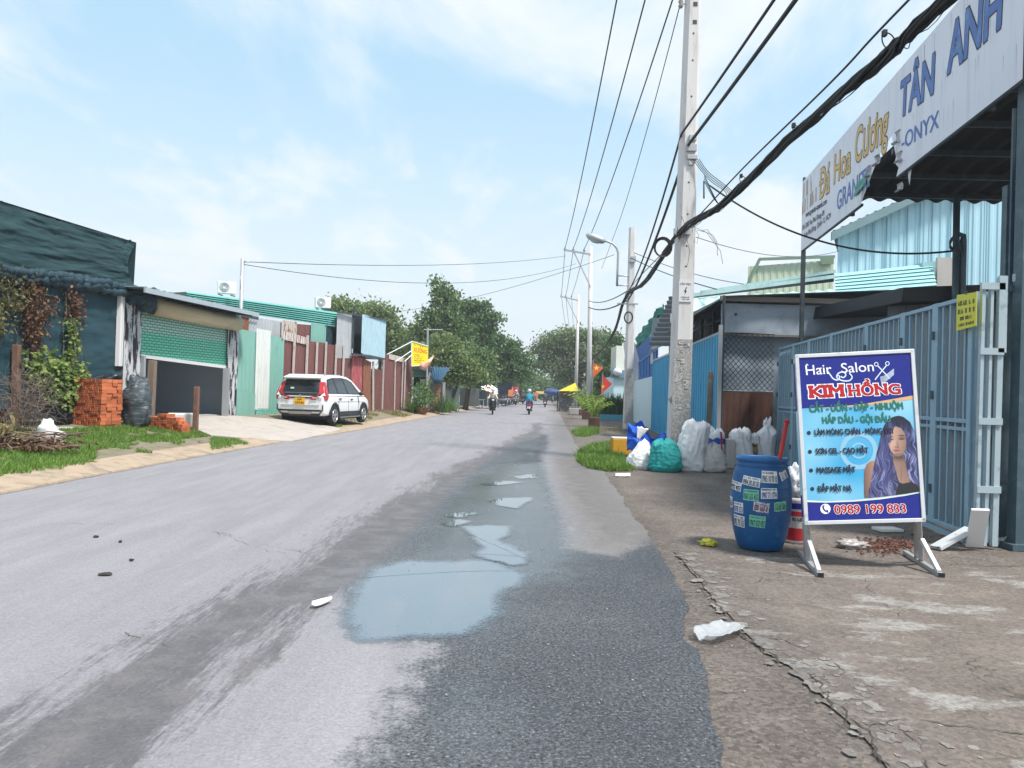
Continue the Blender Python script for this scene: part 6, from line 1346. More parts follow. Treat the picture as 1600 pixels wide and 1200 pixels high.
# ================================================================ FOLDING GATE
def GL(D, z, o=0): return V(GA*D+GB-o, D, z)
t = T('folding_gate', 'long blue-grey barred folding gate with mesh backing', 'gate', GL(12, 0))
bounds = [17.6, 16.2, 14.9, 13.4, 11.55, 10.1, 9.08, 8.15]; zb, zm, zt_ = .10, 1.32, 2.68
for D0, D1 in zip(bounds, bounds[1:]):
    b = MB(); zz = zt_+.0*(D0-8)
    for D in (D0-.035, D1+.035): b.bar(GL(D, zb), GL(D, zz), .06, .07, (0, 1, 0))
    for z in (zb+.03, zm, zz-.03): b.bar(GL(D0-.07, z), GL(D1+.07, z), .07, .045)
    b.bar(GL(D0-.07, zm-.09), GL(D1+.07, zm-.09), .03, .04); b.build('panel_frame', m_gate, t, bevel=.004)
    b = MB(); n = max(4, round((D0-D1)/.19))
    for k in range(1, n): D = D0+(D1-D0)*k/n; b.bar(GL(D, zb+.05), GL(D, zz-.05), .028, .028, (0, 1, 0))
    b.build('bars', m_gate, t)
    b = MB(); b.quad(GL(D0-.04, zb+.05, -.05), GL(D1+.04, zb+.05, -.05), GL(D1+.04, zz-.06, -.05), GL(D0-.04, zz-.06, -.05)); b.build('mesh_backing', m_gback, t)
    b = MB()
    for z in (.5, 1.6, 2.3): b.tube([GL(D0, z-.05, .05), GL(D0, z+.05, .05)], .02, 6)
    b.build('hinge', m_post, t)
b = MB(); b.bar(GL(17.6, .05, .02), GL(8.2, .05, .02), .05, .05); b.build('bottom_track', m_gate, t)
t = T('gate_end_frame', 'narrow white barred frame closing the near end of the folding gate', 'gate', V(4.98, 8.05, 0))
xL, xM, xR = P(1528, 600, 8.05).x, P(1541, 600, 8.05).x, P(1556, 600, 8.05).x; b = MB()
for x, w in ((xL, .035), (xM, .03), (xR, .06)): b.bar((x, 8.03, .03), (x+.02, 8.03, 2.78 if x != xR else 2.84), w, .05, (0, 1, 0))
for z in (.62, 1.33, 2.06, 2.74): b.box(((xL+xR)/2+.01, 8.0, z), (xR-xL+.06, .03, .07))
b.box((xR+.02, 8.0, 2.45), (.085, .03, .8)); b.build('frame', m_wht, t)
b = MB(); b.quad((xL, 8.12, .05), (xR, 8.12, .05), (xR, 8.12, 2.7), (xL, 8.12, 2.7)); b.build('backing', m_gate, t)
t = T('notice_plate', 'small yellow notice plate with black print wired to the gate top', 'notice', GL(8.45, 2.4)); c0, c1 = on_plane(1495, 461, GA, GB-.09), on_plane(1526, 456, GA, GB-.09); d0, d1 = on_plane(1494, 517, GA, GB-.09), on_plane(1525, 509, GA, GB-.09)
b = MB(); nr = (c1-c0).cross(d0-c0).normalized(); nr = nr if nr.x < 0 else -nr; b.prism([c0, c1, d1, d0], -nr*.006); b.build('plate', M('plate_yellow', (.62, .60, .04), .45, .06), t)
b = MB(); fn = lambda u, v: c0.lerp(c1, u).lerp(d0.lerp(d1, u), v)+nr*.002; rg = random.Random(21)
for v_, h_, n_, u0, u1 in ((.32, .13, 9, .08, .92), (.55, .13, 9, .08, .94), (.74, .10, 9, .2, .82), (.91, .08, 17, .08, .9)): scribble(b, lambda x, y: fn(u0+x, v_-y), u1-u0, h_, n_, rg)
b.build('print', m_black, t); b = MB(); b.tube([fn(.5, .03)+nr*.01, fn(.48, -.06), fn(.55, -.05), fn(.52, .03)], .005, 4); b.build('wire_tie', m_post, t)
# ================================================================ HAIR SALON BOARD
TL, TR, BR, BL = P(1240, 556, 7.24), P(1424.5, 547, 7.18), P(1444, 815, 6.84), P(1257, 819, 6.90)
bo = BL; bx_ = ((BR-BL)+(TR-TL)).normalized(); bn_ = bx_.cross((TL-BL)+(TR-BR)).normalized(); bn_ = bn_ if bn_.y < 0 else -bn_; bu_ = -bx_.cross(bn_); bu_ = bu_ if bu_.z > 0 else -bu_
def PB(cx, cy, o=0):
    r = ray(1230+cx/4.139, 540+cy/4.139); tt = (bo-EYE).dot(bn_)/r.dot(bn_); return EYE+r*tt+bn_*o
t = T('sign_board', 'free-standing hair salon board with a portrait of a purple-haired woman', 'sign board', (BL+BR)/2*1+V(0, 0, -((BL+BR)/2).z))
m_alu = M('board_frame', (.55, .56, .58), .4, .1, 4, metal=.2, col2=(.42, .42, .42), lo=.55, hi=.7); m_leg = M('board_leg', (.38, .385, .39), .45, .12, 5, metal=.3, col2=(.28, .24, .2), lo=.6, hi=.7); m_bb = M('print_blue', (.008, .014, .20), .35, .06, 2)
def pane_mat():
    m, nt, b_ = mk('print_sky'); N, L = nt.nodes, nt.links; tc = N.new('ShaderNodeTexCoord'); n = N.new('ShaderNodeTexNoise'); n.inputs['Scale'].default_value = 1.6; n.inputs['Detail'].default_value = 1
    L.new(tc.outputs['Object'], n.inputs['Vector']); cr = N.new('ShaderNodeValToRGB'); cr.color_ramp.elements[0].position = .35; cr.color_ramp.elements[1].position = .65
    cr.color_ramp.elements[0].color = (.045, .33, .58, 1); cr.color_ramp.elements[1].color = (.26, .54, .68, 1); L.new(n.outputs['Fac'], cr.inputs[0]); L.new(cr.outputs[0], b_.inputs['Base Color']); b_.inputs['Roughness'].default_value = .35; return m
def flat(name, cs, m, o, par=None):
    bm_ = bmesh.new(); f_ = bm_.faces.new([bm_.verts.new(PB(x, y, o)) for x, y in cs]); bmesh.ops.triangulate(bm_, faces=[f_]); bm_.verts.index_update(); b = MB(); b.add([v.co.copy() for v in bm_.verts], [[v.index for v in f.verts] for f in bm_.faces]); bm_.free()
    return b.build(name, m, par or t)
b = MB(); q = [PB(60, 72), PB(806, 36), PB(880, 1128), PB(122, 1148)]; b.prism([p-bn_*.002 for p in q], -bn_*.10); b.build('box', [m_alu], t)
b = MB(); b.cur = 0; s0 = [PB(52, 80, -.02), PB(52, 80, -.085), PB(112, 1135, -.085), PB(112, 1135, -.02)]
le = lambda u, v: (PB(58, 78, -.02-.06*u)).lerp(PB(119, 1142, -.02-.06*u), v)+bx_*-.008
b.quad(le(0, .33), le(1, .33), le(1, .84), le(0, .84)); b.cur = 1; b.quad(le(0, .03), le(1, .03), le(1, .33), le(0, .33)); b.quad(le(0, .84), le(1, .84), le(1, .97), le(0, .97)); b.build('side_print', [M('side_sky', (.34, .62, .76), .4, .08), m_bb], t)
fr = [PB(60, 72), PB(806, 36), PB(880, 1128), PB(122, 1148)]
for i in range(4):
    a, c = fr[i], fr[(i+1) % 4]; d = (c-a).normalized(); b = MB(); b.bar(a-d*.015+bn_*.002, c+d*.015+bn_*.002, .034, .03, bn_); b.build('frame', m_alu, t, bevel=.003)
f_ = flat('face_print', [(72, 80), (797, 44), (868, 1116), (134, 1134)], pane_mat(), .003)
flat('top_field', [(72, 80), (797, 44), (817, 322), (640, 352), (480, 378), (300, 396), (90, 407)], m_bb, .0045); flat('swoosh', [(90, 408), (300, 398), (480, 380), (640, 354), (817, 322), (819, 346), (650, 372), (480, 392), (300, 402)], M('print_orange', (.62, .36, .16), .4), .0046)
flat('bottom_field', [(127, 1012), (250, 1016), (420, 1010), (600, 995), (760, 972), (860, 952), (868, 1116), (134, 1134)], m_bb, .0045); flat('swoosh', [(126, 1000), (250, 1007), (420, 1000), (600, 982), (760, 962), (859, 942), (860, 952), (760, 972), (600, 995), (420, 1010), (250, 1016), (127, 1012)], M('print_cream', (.62, .68, .62), .4), .0046)
b = MB()
for r0, r1, oo in ((92, 122, .0044), (40, 52, .0045)):
    k = 40
    for i in range(k): a0, a1 = 2*math.pi*i/k, 2*math.pi*(i+1)/k; b.quad(*[PB(462+r_*math.cos(a), 680+r_*math.sin(a), oo) for r_, a in ((r0, a0), (r1, a0), (r1, a1), (r0, a1))])
b.build('bubble_print', M('print_haze', (.24, .46, .62), .4, .1), t)
mw, mrd, mgr, mdk, mwo = M('print_white', (.80, .81, .84), .4), M('print_red', (.40, .006, .012), .4), M('print_green', (.015, .15, .11), .4), M('print_ink', (.02, .018, .035), .4), M('print_halo', (.72, .74, .78), .4)
def btext(s, x0, y0, x1, y1, h, m, name, bold=.02, o=.007, halo=None, hb=.05, slab=False):
    p0, p1_ = PB(x0, y0), PB(x1, y1); hh = (PB(x0, y0-h)-p0).length; w = (p1_-p0).length; d = (p1_-p0).normalized()
    for mm, bb, oo, nm in (([(halo, bold+hb, o-.001, name+'_halo')] if halo else [])+[(m, bold, o, name)]):
        b = MB(); word(b, s, lambda x, y: p0+d*x+bu_*y+bn_*oo, w, hh, bb)
        if slab: slabs(b, s, w, hh, bb, lambda x, y: p0+d*x+bu_*y+bn_*oo)
        b.build(nm, mm, t)
def slabs(b, s, w, h, bold, fn):
    """square serifs on the stems, letter by letter (positions from the letters' own outlines)"""
    def ext(u): v = glyphs(u)[0]; return min(q[0] for q in v), max(q[0] for q in v)
    a0, a1 = ext(s); k = w/(a1-a0); e = bold*k
    for i, ch in enumerate(s):
        if ch not in 'KIMHNir1': continue
        x1 = (ext(s[:i+1])[1]-a0)*k; l0, l1 = ext(ch); x0 = x1-(l1-l0)*k; sw = .115*k*1.0
        for sx, top, bot in {'K': ((0, 1, 1),), 'I': ((0, 1, 1),), 'M': ((0, 1, 1), (1, 1, 1)), 'H': ((0, 1, 1), (1, 1, 1)), 'N': ((0, 1, 1), (1, 1, 0)), '1': ((.5, 0, 1),)}.get(ch, ()):
            c = x0+sw*.5 if sx == 0 else (x1-sw*.5 if sx == 1 else (x0+x1)/2)
            for on, y in ((top, h-.11*h), (bot, 0)):
                if on: f = lambda x, yy: fn(c+x, y+yy); q = sw*.72+e; b.quad(f(-q, -e), f(q, -e), f(q, .11*h+e), f(-q, .11*h+e))
        if ch == 'K':
            for y in (0, h-.11*h): f = lambda x, yy: fn(x1-sw*.5+x, y+yy); q = sw*.65+e; b.quad(f(-q, -e), f(q, -e), f(q, .11*h+e), f(-q, .11*h+e))
btext('Hair', 122, 192, 288, 182, 66, mw, 'script_lettering', .004); btext('Salon', 352, 178, 560, 166, 66, mw, 'script_lettering', .004)
b = MB()
def stroke(pts, w, o=.0072): 
    c = catm([V(x, y, 0) for x, y in pts], 8)
    for a, d in zip(c, c[1:]):
        nn = V(-(d.y-a.y), d.x-a.x, 0).normalized()*w; b.quad(PB(a.x+nn.x, a.y+nn.y, o), PB(a.x-nn.x, a.y-nn.y, o), PB(d.x-nn.x, d.y-nn.y, o), PB(d.x+nn.x, d.y+nn.y, o))
stroke([(262, 170), (278, 192), (296, 215), (322, 224), (338, 208), (330, 194), (316, 204)], 4); stroke([(400, 178), (418, 205), (398, 228), (350, 226), (318, 205), (330, 180), (360, 172), (378, 190), (362, 208), (345, 200)], 4); stroke([(120, 128), (128, 122), (132, 130)], 4); stroke([(196, 150), (222, 146)], 3)
stroke([(566, 222), (600, 178), (640, 130)], 3.5); stroke([(662, 215), (620, 170), (584, 132)], 3.5)
for cx, cy in ((574, 122), (646, 117)): stroke([(cx+12*math.cos(k*.7), cy+12*math.sin(k*.7)) for k in range(10)], 2.5)
for k in range(6): stroke([(598+k*1.5, 206+k*7), (630, 196+k*7.5), (655, 178+k*7.2), (688, 152+k*7)], 1.6)
b.build('scissors_drawing', M('print_pale', (.62, .72, .80), .4), t)
btext('KIM', 150, 335, 364, 326, 70, mrd, 'red_lettering', .045, halo=mw, hb=.05, slab=True); btext('HỒNG', 402, 324, 732, 312, 66, mrd, 'red_lettering', .045, halo=mw, hb=.05, slab=True)
for s, x0, y0, x1, y1, h in (('CẮT - UỐN - DẬP - NHUỘM', 146, 430, 748, 410, 44),): btext(s, x0, y0, x1, y1, h, mgr, 'green_lettering', .055)
btext('HẤP DẦU - GỘI ĐẦU', 229, 503, 668, 494, 42, mgr, 'green_lettering', .055)
for s, x0, y0, x1, y1, h in (('LÀM MÓNG CHÂN - MÓNG TAY', 178, 580, 690, 568, 36), ('SƠN GEL - CẠO MẶT', 185, 702, 522, 695, 36), ('MASSAGE MẶT', 192, 824, 440, 819, 36), ('ĐẮP MẶT NẠ', 200, 945, 415, 940, 36)): btext(s, x0, y0, x1, y1, h, mdk, 'dark_lettering', .055, o=.0115)
b = MB()
for x, y in ((139, 565), (146, 687), (153, 808), (161, 927)): b.add([PB(x+13*math.cos(k*.393), y+13*math.sin(k*.393), .006) for k in range(16)], [tuple(range(16))])
b.build('bullet_dots', mdk, t)
btext('0989 199 833', 308, 1088, 768, 1080, 58, mrd, 'phone_lettering', .03, halo=mw, hb=.035)
b = MB(); b.add([PB(246+33*math.cos(k*.2), 1056+33*math.sin(k*.2), .006) for k in range(31)], [tuple(range(31))]); b.build('phone_disc', mw, t)
b = MB(); stroke([(232, 1036), (232, 1052), (244, 1068), (262, 1074)], 5, .0075); stroke([(229, 1036), (235, 1042)], 9, .0076); stroke([(256, 1072), (263, 1070)], 9, .0076); b.build('phone_symbol', m_bb, t)
# portrait: one printed picture, its colours worked out point by point on a fine grid
def portrait():
    gx, gy = np.meshgrid(np.arange(492, 860, 2.2), np.arange(450, 988, 2.2)); X_, Y_ = gx.ravel(), gy.ravel()
    hair = sdf(X_, Y_, [(690, 458), (650, 475), (622, 520), (604, 580), (588, 650), (574, 700), (562, 760), (548, 820), (540, 880), (524, 940), (522, 985), (600, 980), (720, 966), (857, 946), (856, 880), (848, 760), (838, 650), (824, 560), (795, 495), (750, 460), (720, 453)])
    shoulder = sdf(X_, Y_, [(497, 986), (494, 880), (496, 810), (512, 765), (540, 745), (580, 742), (570, 800), (560, 986)])
    face = sdf(X_, Y_, [(650, 562), (668, 540), (700, 524), (735, 535), (760, 570), (769, 625), (765, 668), (746, 704), (716, 719), (690, 706), (668, 680), (654, 640), (647, 600)])
    neck = sdf(X_, Y_, [(682, 690), (752, 695), (762, 750), (775, 820), (800, 900), (735, 905), (715, 865), (700, 800), (684, 750)])
    top = sdf(X_, Y_, [(722, 884), (745, 893), (780, 886), (800, 880), (845, 905), (857, 946), (700, 968), (706, 925)])
    nz = lambda x, y, s_: np.array([mnoise.noise(V(a, c, s_)) for a, c in zip(x, y)])
    warp = X_+16*nz(X_/60, Y_/46, 1)+8*nz(X_/24, Y_/30, 4)+18*np.sin(Y_/34+X_/90)*np.clip((Y_-600)/150, 0, 1)
    st = .5+.9*nz(warp/9, Y_/150, 2)+.45*nz(warp/3.6, Y_/90, 3); st = np.clip(st, 0, 1)
    li = np.clip(.35+.9*nz(X_/38, Y_/75, 8)+.25*np.clip((Y_-560)/200, 0, 1), 0, 1)
    k = (st*.75+li*.45)*np.clip((Y_-462)/110, .12, 1)
    pal = np.array([(.006, .006, .016), (.014, .015, .05), (.04, .042, .13), (.095, .095, .24), (.26, .28, .46)]); kk = np.clip(k, 0, 1)*4; i0 = np.clip(kk.astype(int), 0, 3); f = (kk-i0)[:, None]
    c = pal[i0]*(1-f)+pal[i0+1]*f; c *= np.where((X_ > 640) & (X_ < 775) & (Y_ > 600), .8, 1)[:, None]
    c[:, 0] *= 1+.35*nz(X_/50, Y_/60, 12)
    sm = lambda d, w: np.clip(.5+d/w, 0, 1); m3 = lambda m, a, b_: b_*m[:, None]+a*(1-m[:, None])
    sk = np.array((.46, .28, .21)); lt = np.clip(1.12-.0062*np.clip(X_-676, 0, 200)-.0012*np.abs(Y_-600), .32, 1.1)
    el = lambda x, y, rx, ry: np.exp(-(((X_-x)/rx)**2+((Y_-y)/ry)**2))
    lf = lt*(1-.55*el(668, 602, 18, 10)-.6*el(738, 598, 20, 11)-.35*el(712, 640, 8, 26)-.3*el(706, 660, 18, 6)-.35*el(708, 704, 26, 6)-.3*np.clip((Y_-690)/30, 0, 1))*(1+.15*el(694, 630, 7, 30)+.12*el(672, 640, 14, 16))
    fc = sk[None, :]*lf[:, None]
    for x, y, rx, ry, col in ((667, 588, 17, 3.4, (.06, .04, .04)), (738, 582, 20, 3.6, (.05, .035, .035)), (668, 609, 15, 3.6, (.03, .025, .03)), (738, 605, 17, 3.8, (.03, .025, .03)), (707, 677, 20, 4.2, (.30, .085, .085)), (706, 686, 15, 4.0, (.38, .13, .12)), (706, 681, 20, 1.4, (.10, .03, .03)), (698, 655, 4, 2.2, (.12, .06, .05)), (715, 655, 4, 2.2, (.1, .05, .05))): fc = m3(np.clip(el(x, y, rx, ry)*1.5, 0, 1), fc, np.array(col))
    nk = sk[None, :]*(np.clip(.62-.0022*(X_-690)+.0012*(Y_-760)-.35*el(715, 722, 50, 22), .12, .9))[:, None]*(1-.3*el(735, 835, 5, 40))[:, None]
    sh = sk[None, :]*(np.clip(.55+.006*(X_-520)-.0008*(Y_-800), .2, .95))[:, None]*np.array((1, .9, .85))
    c = m3(sm(neck, 5), c, nk); c = m3(sm(top, 4), c, np.full_like(c, .014)); c = m3(sm(face, 5), c, fc)
    lock = sm(np.minimum(18-np.abs(X_-(652-.05*(Y_-560)+10*np.sin(Y_/40))), 200-np.abs(Y_-700)), 8)*(X_ < 672); c = m3(lock*(st > .3), c, pal[2][None, :]*(.5+st[:, None]*1.6))
    hs = sm(hair, 4) < .5; c[hs] = sh[hs]; keep = (hair > 0) | (shoulder > 0)
    idx = np.arange(len(X_)).reshape(gx.shape); kp = keep.reshape(gx.shape); fs = [(int(idx[i, j]), int(idx[i, j+1]), int(idx[i+1, j+1]), int(idx[i+1, j])) for i in range(gx.shape[0]-1) for j in range(gx.shape[1]-1) if kp[i, j] and kp[i+1, j] and kp[i, j+1] and kp[i+1, j+1]]
    vs = [PB(float(x), float(y), .0062)-LOC[t.name] for x, y in zip(X_, Y_)]; me = bpy.data.meshes.new('portrait_print'); me.from_pydata([tuple(v) for v in vs], [], fs)
    ca = me.color_attributes.new('ink', 'FLOAT_COLOR', 'POINT'); ca.data.foreach_set('color', np.concatenate([np.clip(c, 0, 1), np.ones((len(c), 1))], 1).astype(np.float32).ravel())
    m, nt, b_ = mk('portrait_ink'); a_ = nt.nodes.new('ShaderNodeAttribute'); a_.attribute_name = 'ink'; nt.links.new(a_.outputs['Color'], b_.inputs['Base Color']); b_.inputs['Roughness'].default_value = .38
    me.materials.append(m); me.update(); o = bpy.data.objects.new('portrait_print', me); COL.objects.link(o); o.parent = t
portrait()
# legs of the board
fl, fr_ = G(1282, 903), G(1471, 903); rl, rr_ = G(1250, 866), G(1414, 866)
for (a, c, top) in ((fl, rl, PB(135, 1148, -.05)), (fr_, rr_, PB(868, 1125, -.05))):
    b = MB(); b.bar(a+V(0, 0, .02), c+V(0, 0, .02), .045, .04); b.build('foot_bar', m_leg, t); d = (c-a)
    b = MB(); q = a+d*.52+V(0, 0, .03); b.bar(q, top, .04, .04); q2_ = a+d*.66+V(0, 0, .03); b.bar(q2_, top+V(0, .05, 0), .035, .035); b.build('upright', m_leg, t)
    b = MB(); b.bar(a+d*.07+V(0, 0, .04), q.lerp(top, .55)+V(0, -.03, 0), .035, .035); b.build('brace', m_alu, t)
    b = MB(); b.box(a-d.normalized()*.004+V(0, 0, .02), (.05, .01, .046), math.atan2(d.y, d.x)-math.pi/2); b.build('end_cap', m_black, t)

# ================================================================ BLUE DRUM AND BUCKET
dc = G(1187, 856); dc = V(dc.x, dc.y, .004); t = T('plastic_drum', 'open blue plastic drum covered with phone number stickers', 'drum', dc)
prof = [(.20, 0), (.215, .012), (.238, .08), (.262, .17), (.280, .27), (.291, .38), (.296, .47), (.2985, .49), (.294, .51), (.292, .60), (.283, .68), (.270, .75), (.256, .80), (.248, .815), (.252, .825), (.255, .84), (.247, .85), (.247, .868), (.255, .875), (.256, .89), (.250, .905), (.243, .91), (.236, .90), (.234, .84), (.26, .75), (.28, .5), (.2, .03), (0, .025)]
def prad(z): return float(np.interp(z, [p[1] for p in prof[:22]], [p[0] for p in prof[:22]]))
m_drum = M('drum_blue', (.008, .088, .255), .42, .2, 3, col2=(.035, .15, .31), lo=.55, hi=.72, bump=.08, bscale=30)
b = MB(); b.lathe(prof, dc, 48); b.build('body', m_drum, t, True)
b = MB()
for z in (.30, .52, .62): b.tube([dc+V((prad(z)+.001)*math.cos(k*.131), (prad(z)+.001)*math.sin(k*.131), z) for k in range(49)], .0035, 5)
b.build('moulded_ribs', m_drum, t, True)
mlw, mlg, mlp = M('sticker_white', (.72, .73, .75), .6, .1, 30, col2=(.35, .45, .6), lo=.62, hi=.7), M('sticker_green', (.20, .52, .36), .6, .1, 30), M('sticker_pink', (.60, .50, .55), .6, .1, 30, col2=(.2, .2, .35), lo=.5, hi=.6)
rg = random.Random(12)
for n_, (cx, cy, w, h, s, m_, mi, tl) in enumerate([(522, 350, 155, 118, '0965 10 70 10', mlw, mdk, -.02), (336, 392, 178, 92, '0904.30.30.50', mlw, mdk, -.12), (335, 527, 152, 112, '0967 633 455', mlg, mgr, 0), (518, 512, 160, 106, '0907 71 1774', mlw, m_bb, .03), (182, 432, 105, 90, '0932 403', mlw, mdk, -.1), (210, 648, 95, 110, '0378 333', mlw, m_bb, 0), (438, 648, 155, 105, None, mlp, mdk, -.1), (628, 640, 118, 100, None, mlg, mgr, .08), (215, 780, 108, 118, '0921 70 333', mlw, mdk, -.05), (398, 788, 160, 118, '0967 633 455', mlg, mgr, -.05), (662, 332, 74, 90, None, mlw, mdk, .3), (140, 590, 40, 120, None, mlw, mdk, 0)]):
    px, py = 1120+cx/6.31, 690+cy/6.31; r_ = ray(px, py); rad = .29
    for _ in range(4):
        o2 = EYE-dc; A_ = r_.x**2+r_.y**2; B_ = 2*(o2.x*r_.x+o2.y*r_.y); C_ = o2.x**2+o2.y**2-rad**2; ds = max(0, B_*B_-4*A_*C_); p = EYE+r_*((-B_-math.sqrt(ds))/(2*A_)); rad = prad(p.z-dc.z)
    th = math.atan2(p.y-dc.y, p.x-dc.x); sc_ = 7.15/1200/6.31; w_, h_ = w*sc_, h*sc_*1.02; fs_ = max(.35, abs(math.cos(th-math.atan2(-dc.y, -dc.x)))); w_ /= fs_; zc = p.z-dc.z
    def fn(x, y, o=.0025): xx = x-w_/2; yy = y-h_/2; z = zc+yy*math.cos(tl)+xx*math.sin(tl); rr = prad(z)+o; a = th+(xx*math.cos(tl)-yy*math.sin(tl))/rad; return dc+V(rr*math.cos(a), rr*math.sin(a), z)
    b = MB(); rag = [1+(.18*rg.uniform(-1, .3) if s is None else 0) for _ in range(9)]; b.grid(lambda u, v: fn(u*w_, h_/2+(v-.5)*h_*rag[int(u*8)]), 8, 4); b.build('sticker', m_, t)
    b = MB()
    if s: word(b, s, lambda x, y: fn(w_*.05+x, h_*.08+y, .0038), w_*.9, h_*.56, .03); scribble(b, lambda x, y: fn(w_*.06+x, h_*.76+y, .0038), w_*.86, h_*.15, 14, rg)
    else: scribble(b, lambda x, y: fn(w_*.08+x, h_*.15+y, .0038), w_*.84, h_*.5, 9, rg); scribble(b, lambda x, y: fn(w_*.12+x, h_*.7+y, .0038), w_*.7, h_*.12, 10, rg)
    b.build('sticker_print', mi, t)
p0 = dc+V(.08, .1, .05); p1_ = P(1229, 660, 7.45); b = MB(); b.tube([p0, p1_], .021, 12); b.tube([p1_, p1_+V(.012, 0, .02)], .026, 12); tag(b.build('red_pipe', M('pipe_red', (.50, .03, .03), .45, .15, 5), None, True, loc=p0), 'red plastic pipe sticking out of the blue drum', 'pipe')
p = G(1243, 846); t = T('paint_bucket', 'white and red printed paint bucket hidden between the drum and the salon board', 'bucket', p)
bp_ = [(.125, 0), (.13, .02), (.150, .42), (.157, .44), (.157, .47), (.15, .475)]; b = MB(); b.lathe(bp_, p, 28); b.build('body', M('bucket_white', (.62, .60, .60), .45, .08, 5), t, True)
def br_(z): return .13+.02*(z-.02)/.4
def band(m, z0, z1, a0, a1, nm, o=.002): b = MB(); b.grid(lambda u, v: p+V((br_(z0+(z1-z0)*v)+o)*math.cos(a0+(a1-a0)*u), (br_(z0+(z1-z0)*v)+o)*math.sin(a0+(a1-a0)*u), z0+(z1-z0)*v), 16, 1); b.build(nm, m, t)
mred = M('bucket_red', (.40, .02, .03), .45, .1, 5); band(mred, .03, .16, 3.2, 6.2, 'red_band'); band(mred, .285, .335, 3.4, 6, 'red_band'); band(m_bb, .36, .42, 3.9, 5.2, 'blue_emblem')
b = MB(); scribble(b, lambda x, y: p+V((br_(.25)+.003)*math.cos(4.1+x/.14), (br_(.25)+.003)*math.sin(4.1+x/.14), .235+y), .2, .035, 8, rg); b.build('print', mdk, t)
b = MB(); b.blob(p+V(-.01, 0, .62), (.125, .12, .17), .45, 2.8, 4, 26, 20); tag(b.build('plastic_bag', M('bag_white', (.66, .67, .69), .5, .05, 5, bump=.3), None, True, loc=p+V(0, 0, .47)), 'crumpled white plastic bag stuffed on top of the paint bucket', 'bag')

# ================================================================ RUBBISH BAGS
def sackm(n, c, **k): return M(n, c, .65, .10, 5, bump=.3, bscale=28, **k)
ms_w = sackm('woven_white', (.78, .78, .80), col2=(.62, .61, .61), lo=.55, hi=.75); ms_g = sackm('woven_grey', (.50, .48, .47), col2=(.36, .35, .34), lo=.5, hi=.7); ms_t = sackm('woven_teal', (.02, .33, .32), col2=(.03, .42, .40), lo=.55, hi=.7); ms_b = sackm('tarp_blue', (.015, .11, .60), col2=(.02, .17, .70), lo=.5, hi=.7)
def sack(b, c, w, d, h, seed, top=.55, lean=(0, 0), neck=None, nu=60, nv=46, cre=1.0):
    """filled woven sack: bulging bottom, creased sides, top that slumps (small top) or stays open and folded over (large top)"""
    vs = []; c = Vector(c); sd = seed*3.17
    for i in range(nv+1):
        v = i/nv; lo_ = min(1, .80+.20*math.sin(min(1, v/.16)*math.pi/2))
        if neck: k = lo_*((1-.18*v) if v < .72 else (.87-(v-.72)/.14*.66 if v < .86 else .21+.14*math.sin((v-.86)/.14*2.6)))
        else:
            q = max(0, (v-.25)/.75); k = lo_*(1-(1-top)*q**1.6)
            if v > .9: k *= math.sqrt(max(.02, 1-((v-.9)/.1)**2*(.97 if top < .7 else .6)))
        for j in range(nu):
            a = 2*math.pi*j/nu; ca, sa_ = math.cos(a), math.sin(a); ex_ = 2.6; sq = (abs(ca)**ex_+abs(sa_)**ex_)**(-1/ex_)
            big = mnoise.noise(V(ca*1.2+sd, sa_*1.2, v*1.8)); rdg = (1-abs(mnoise.noise(V(ca*3.2+v*1.2, sa_*3.2+sd, v*1.1)))*2)**2*1.4-.5
            rd2 = (1-abs(mnoise.noise(V(ca*2.2+sd, sa_*2.2+v*2, v*9+ca*3)))*2)**2*1.4-.5; fin = mnoise.noise(V(ca*9, sa_*9+sd, v*14))
            r_ = sq*k*(1+.15*big+cre*((.03+.09*v)*rdg*min(1, (1-v)*6+.15)+.05*rd2*min(1, (1-v)*8)+.012*fin))
            z = h*v*(1+.16*v*mnoise.noise(V(ca*1.1+sd, sa_*1.1, 9))+(0 if neck else .05*v*rdg))
            vs.append(c+V(ca*w/2*r_+lean[0]*v*v+.05*w*math.sin(v*5+sd), sa_*d/2*r_+lean[1]*v*v, z))
    fs = [(i*nu+j, i*nu+(j+1) % nu, (i+1)*nu+(j+1) % nu, (i+1)*nu+j) for i in range(nv) for j in range(nu)]
    n0 = len(vs); tp = sum(vs[-nu:], Vector())/nu-V(0, 0, .03*h); vs.append(tp); fs += [(nv*nu+j, nv*nu+(j+1) % nu, n0) for j in range(nu)]; fs.append(tuple(range(nu))[::-1])
    b.add(vs, fs)
def pxw(x0, x1, D): return (x1-x0)*D/1200
def mksack(name, lab, m, x, yb, w, ytop, seed, d=None, **k):
    p = G(x, yb); D = p.y; h = P(x, ytop, D).z; b = MB(); w_ = w*D/1200; d_ = d or w_*.8; p = p+V(0, d_*.4, 0); sack(b, p, w_, d_, h, seed, **k); return tag(b.build(name, m, None, True, loc=p), lab, 'sack')
mksack('sack', 'small slumped white sack at the yellow box', ms_w, 1001, 734, 36, 690, 1, top=.35, lean=(.06, 0)); mksack('sack', 'glossy teal sack slumped in front of the blue tarpaulin', ms_t, 1042, 738, 50, 690, 2, top=.55, cre=1.3)
mksack('sack', 'tall creased white sack standing against the big concrete pole', ms_w, 1083, 737, 44, 660, 3, top=.86, lean=(.10, .05), cre=1.2); mksack('sack', 'round grey sack slumped beside the tall white one', ms_g, 1117, 738, 42, 695, 4, top=.35)
p = G(1126, 733); t = T('sack', 'upright white sack with a broad blue band behind the round grey one', 'sack', p+V(0, .5, 0)); c = p+V(0, .5, 0); b = MB(); h = P(1126, 672, p.y+.3).z; sack(b, c, .40, .3, h, 5, top=.8); b.build('body', ms_w, t, True)
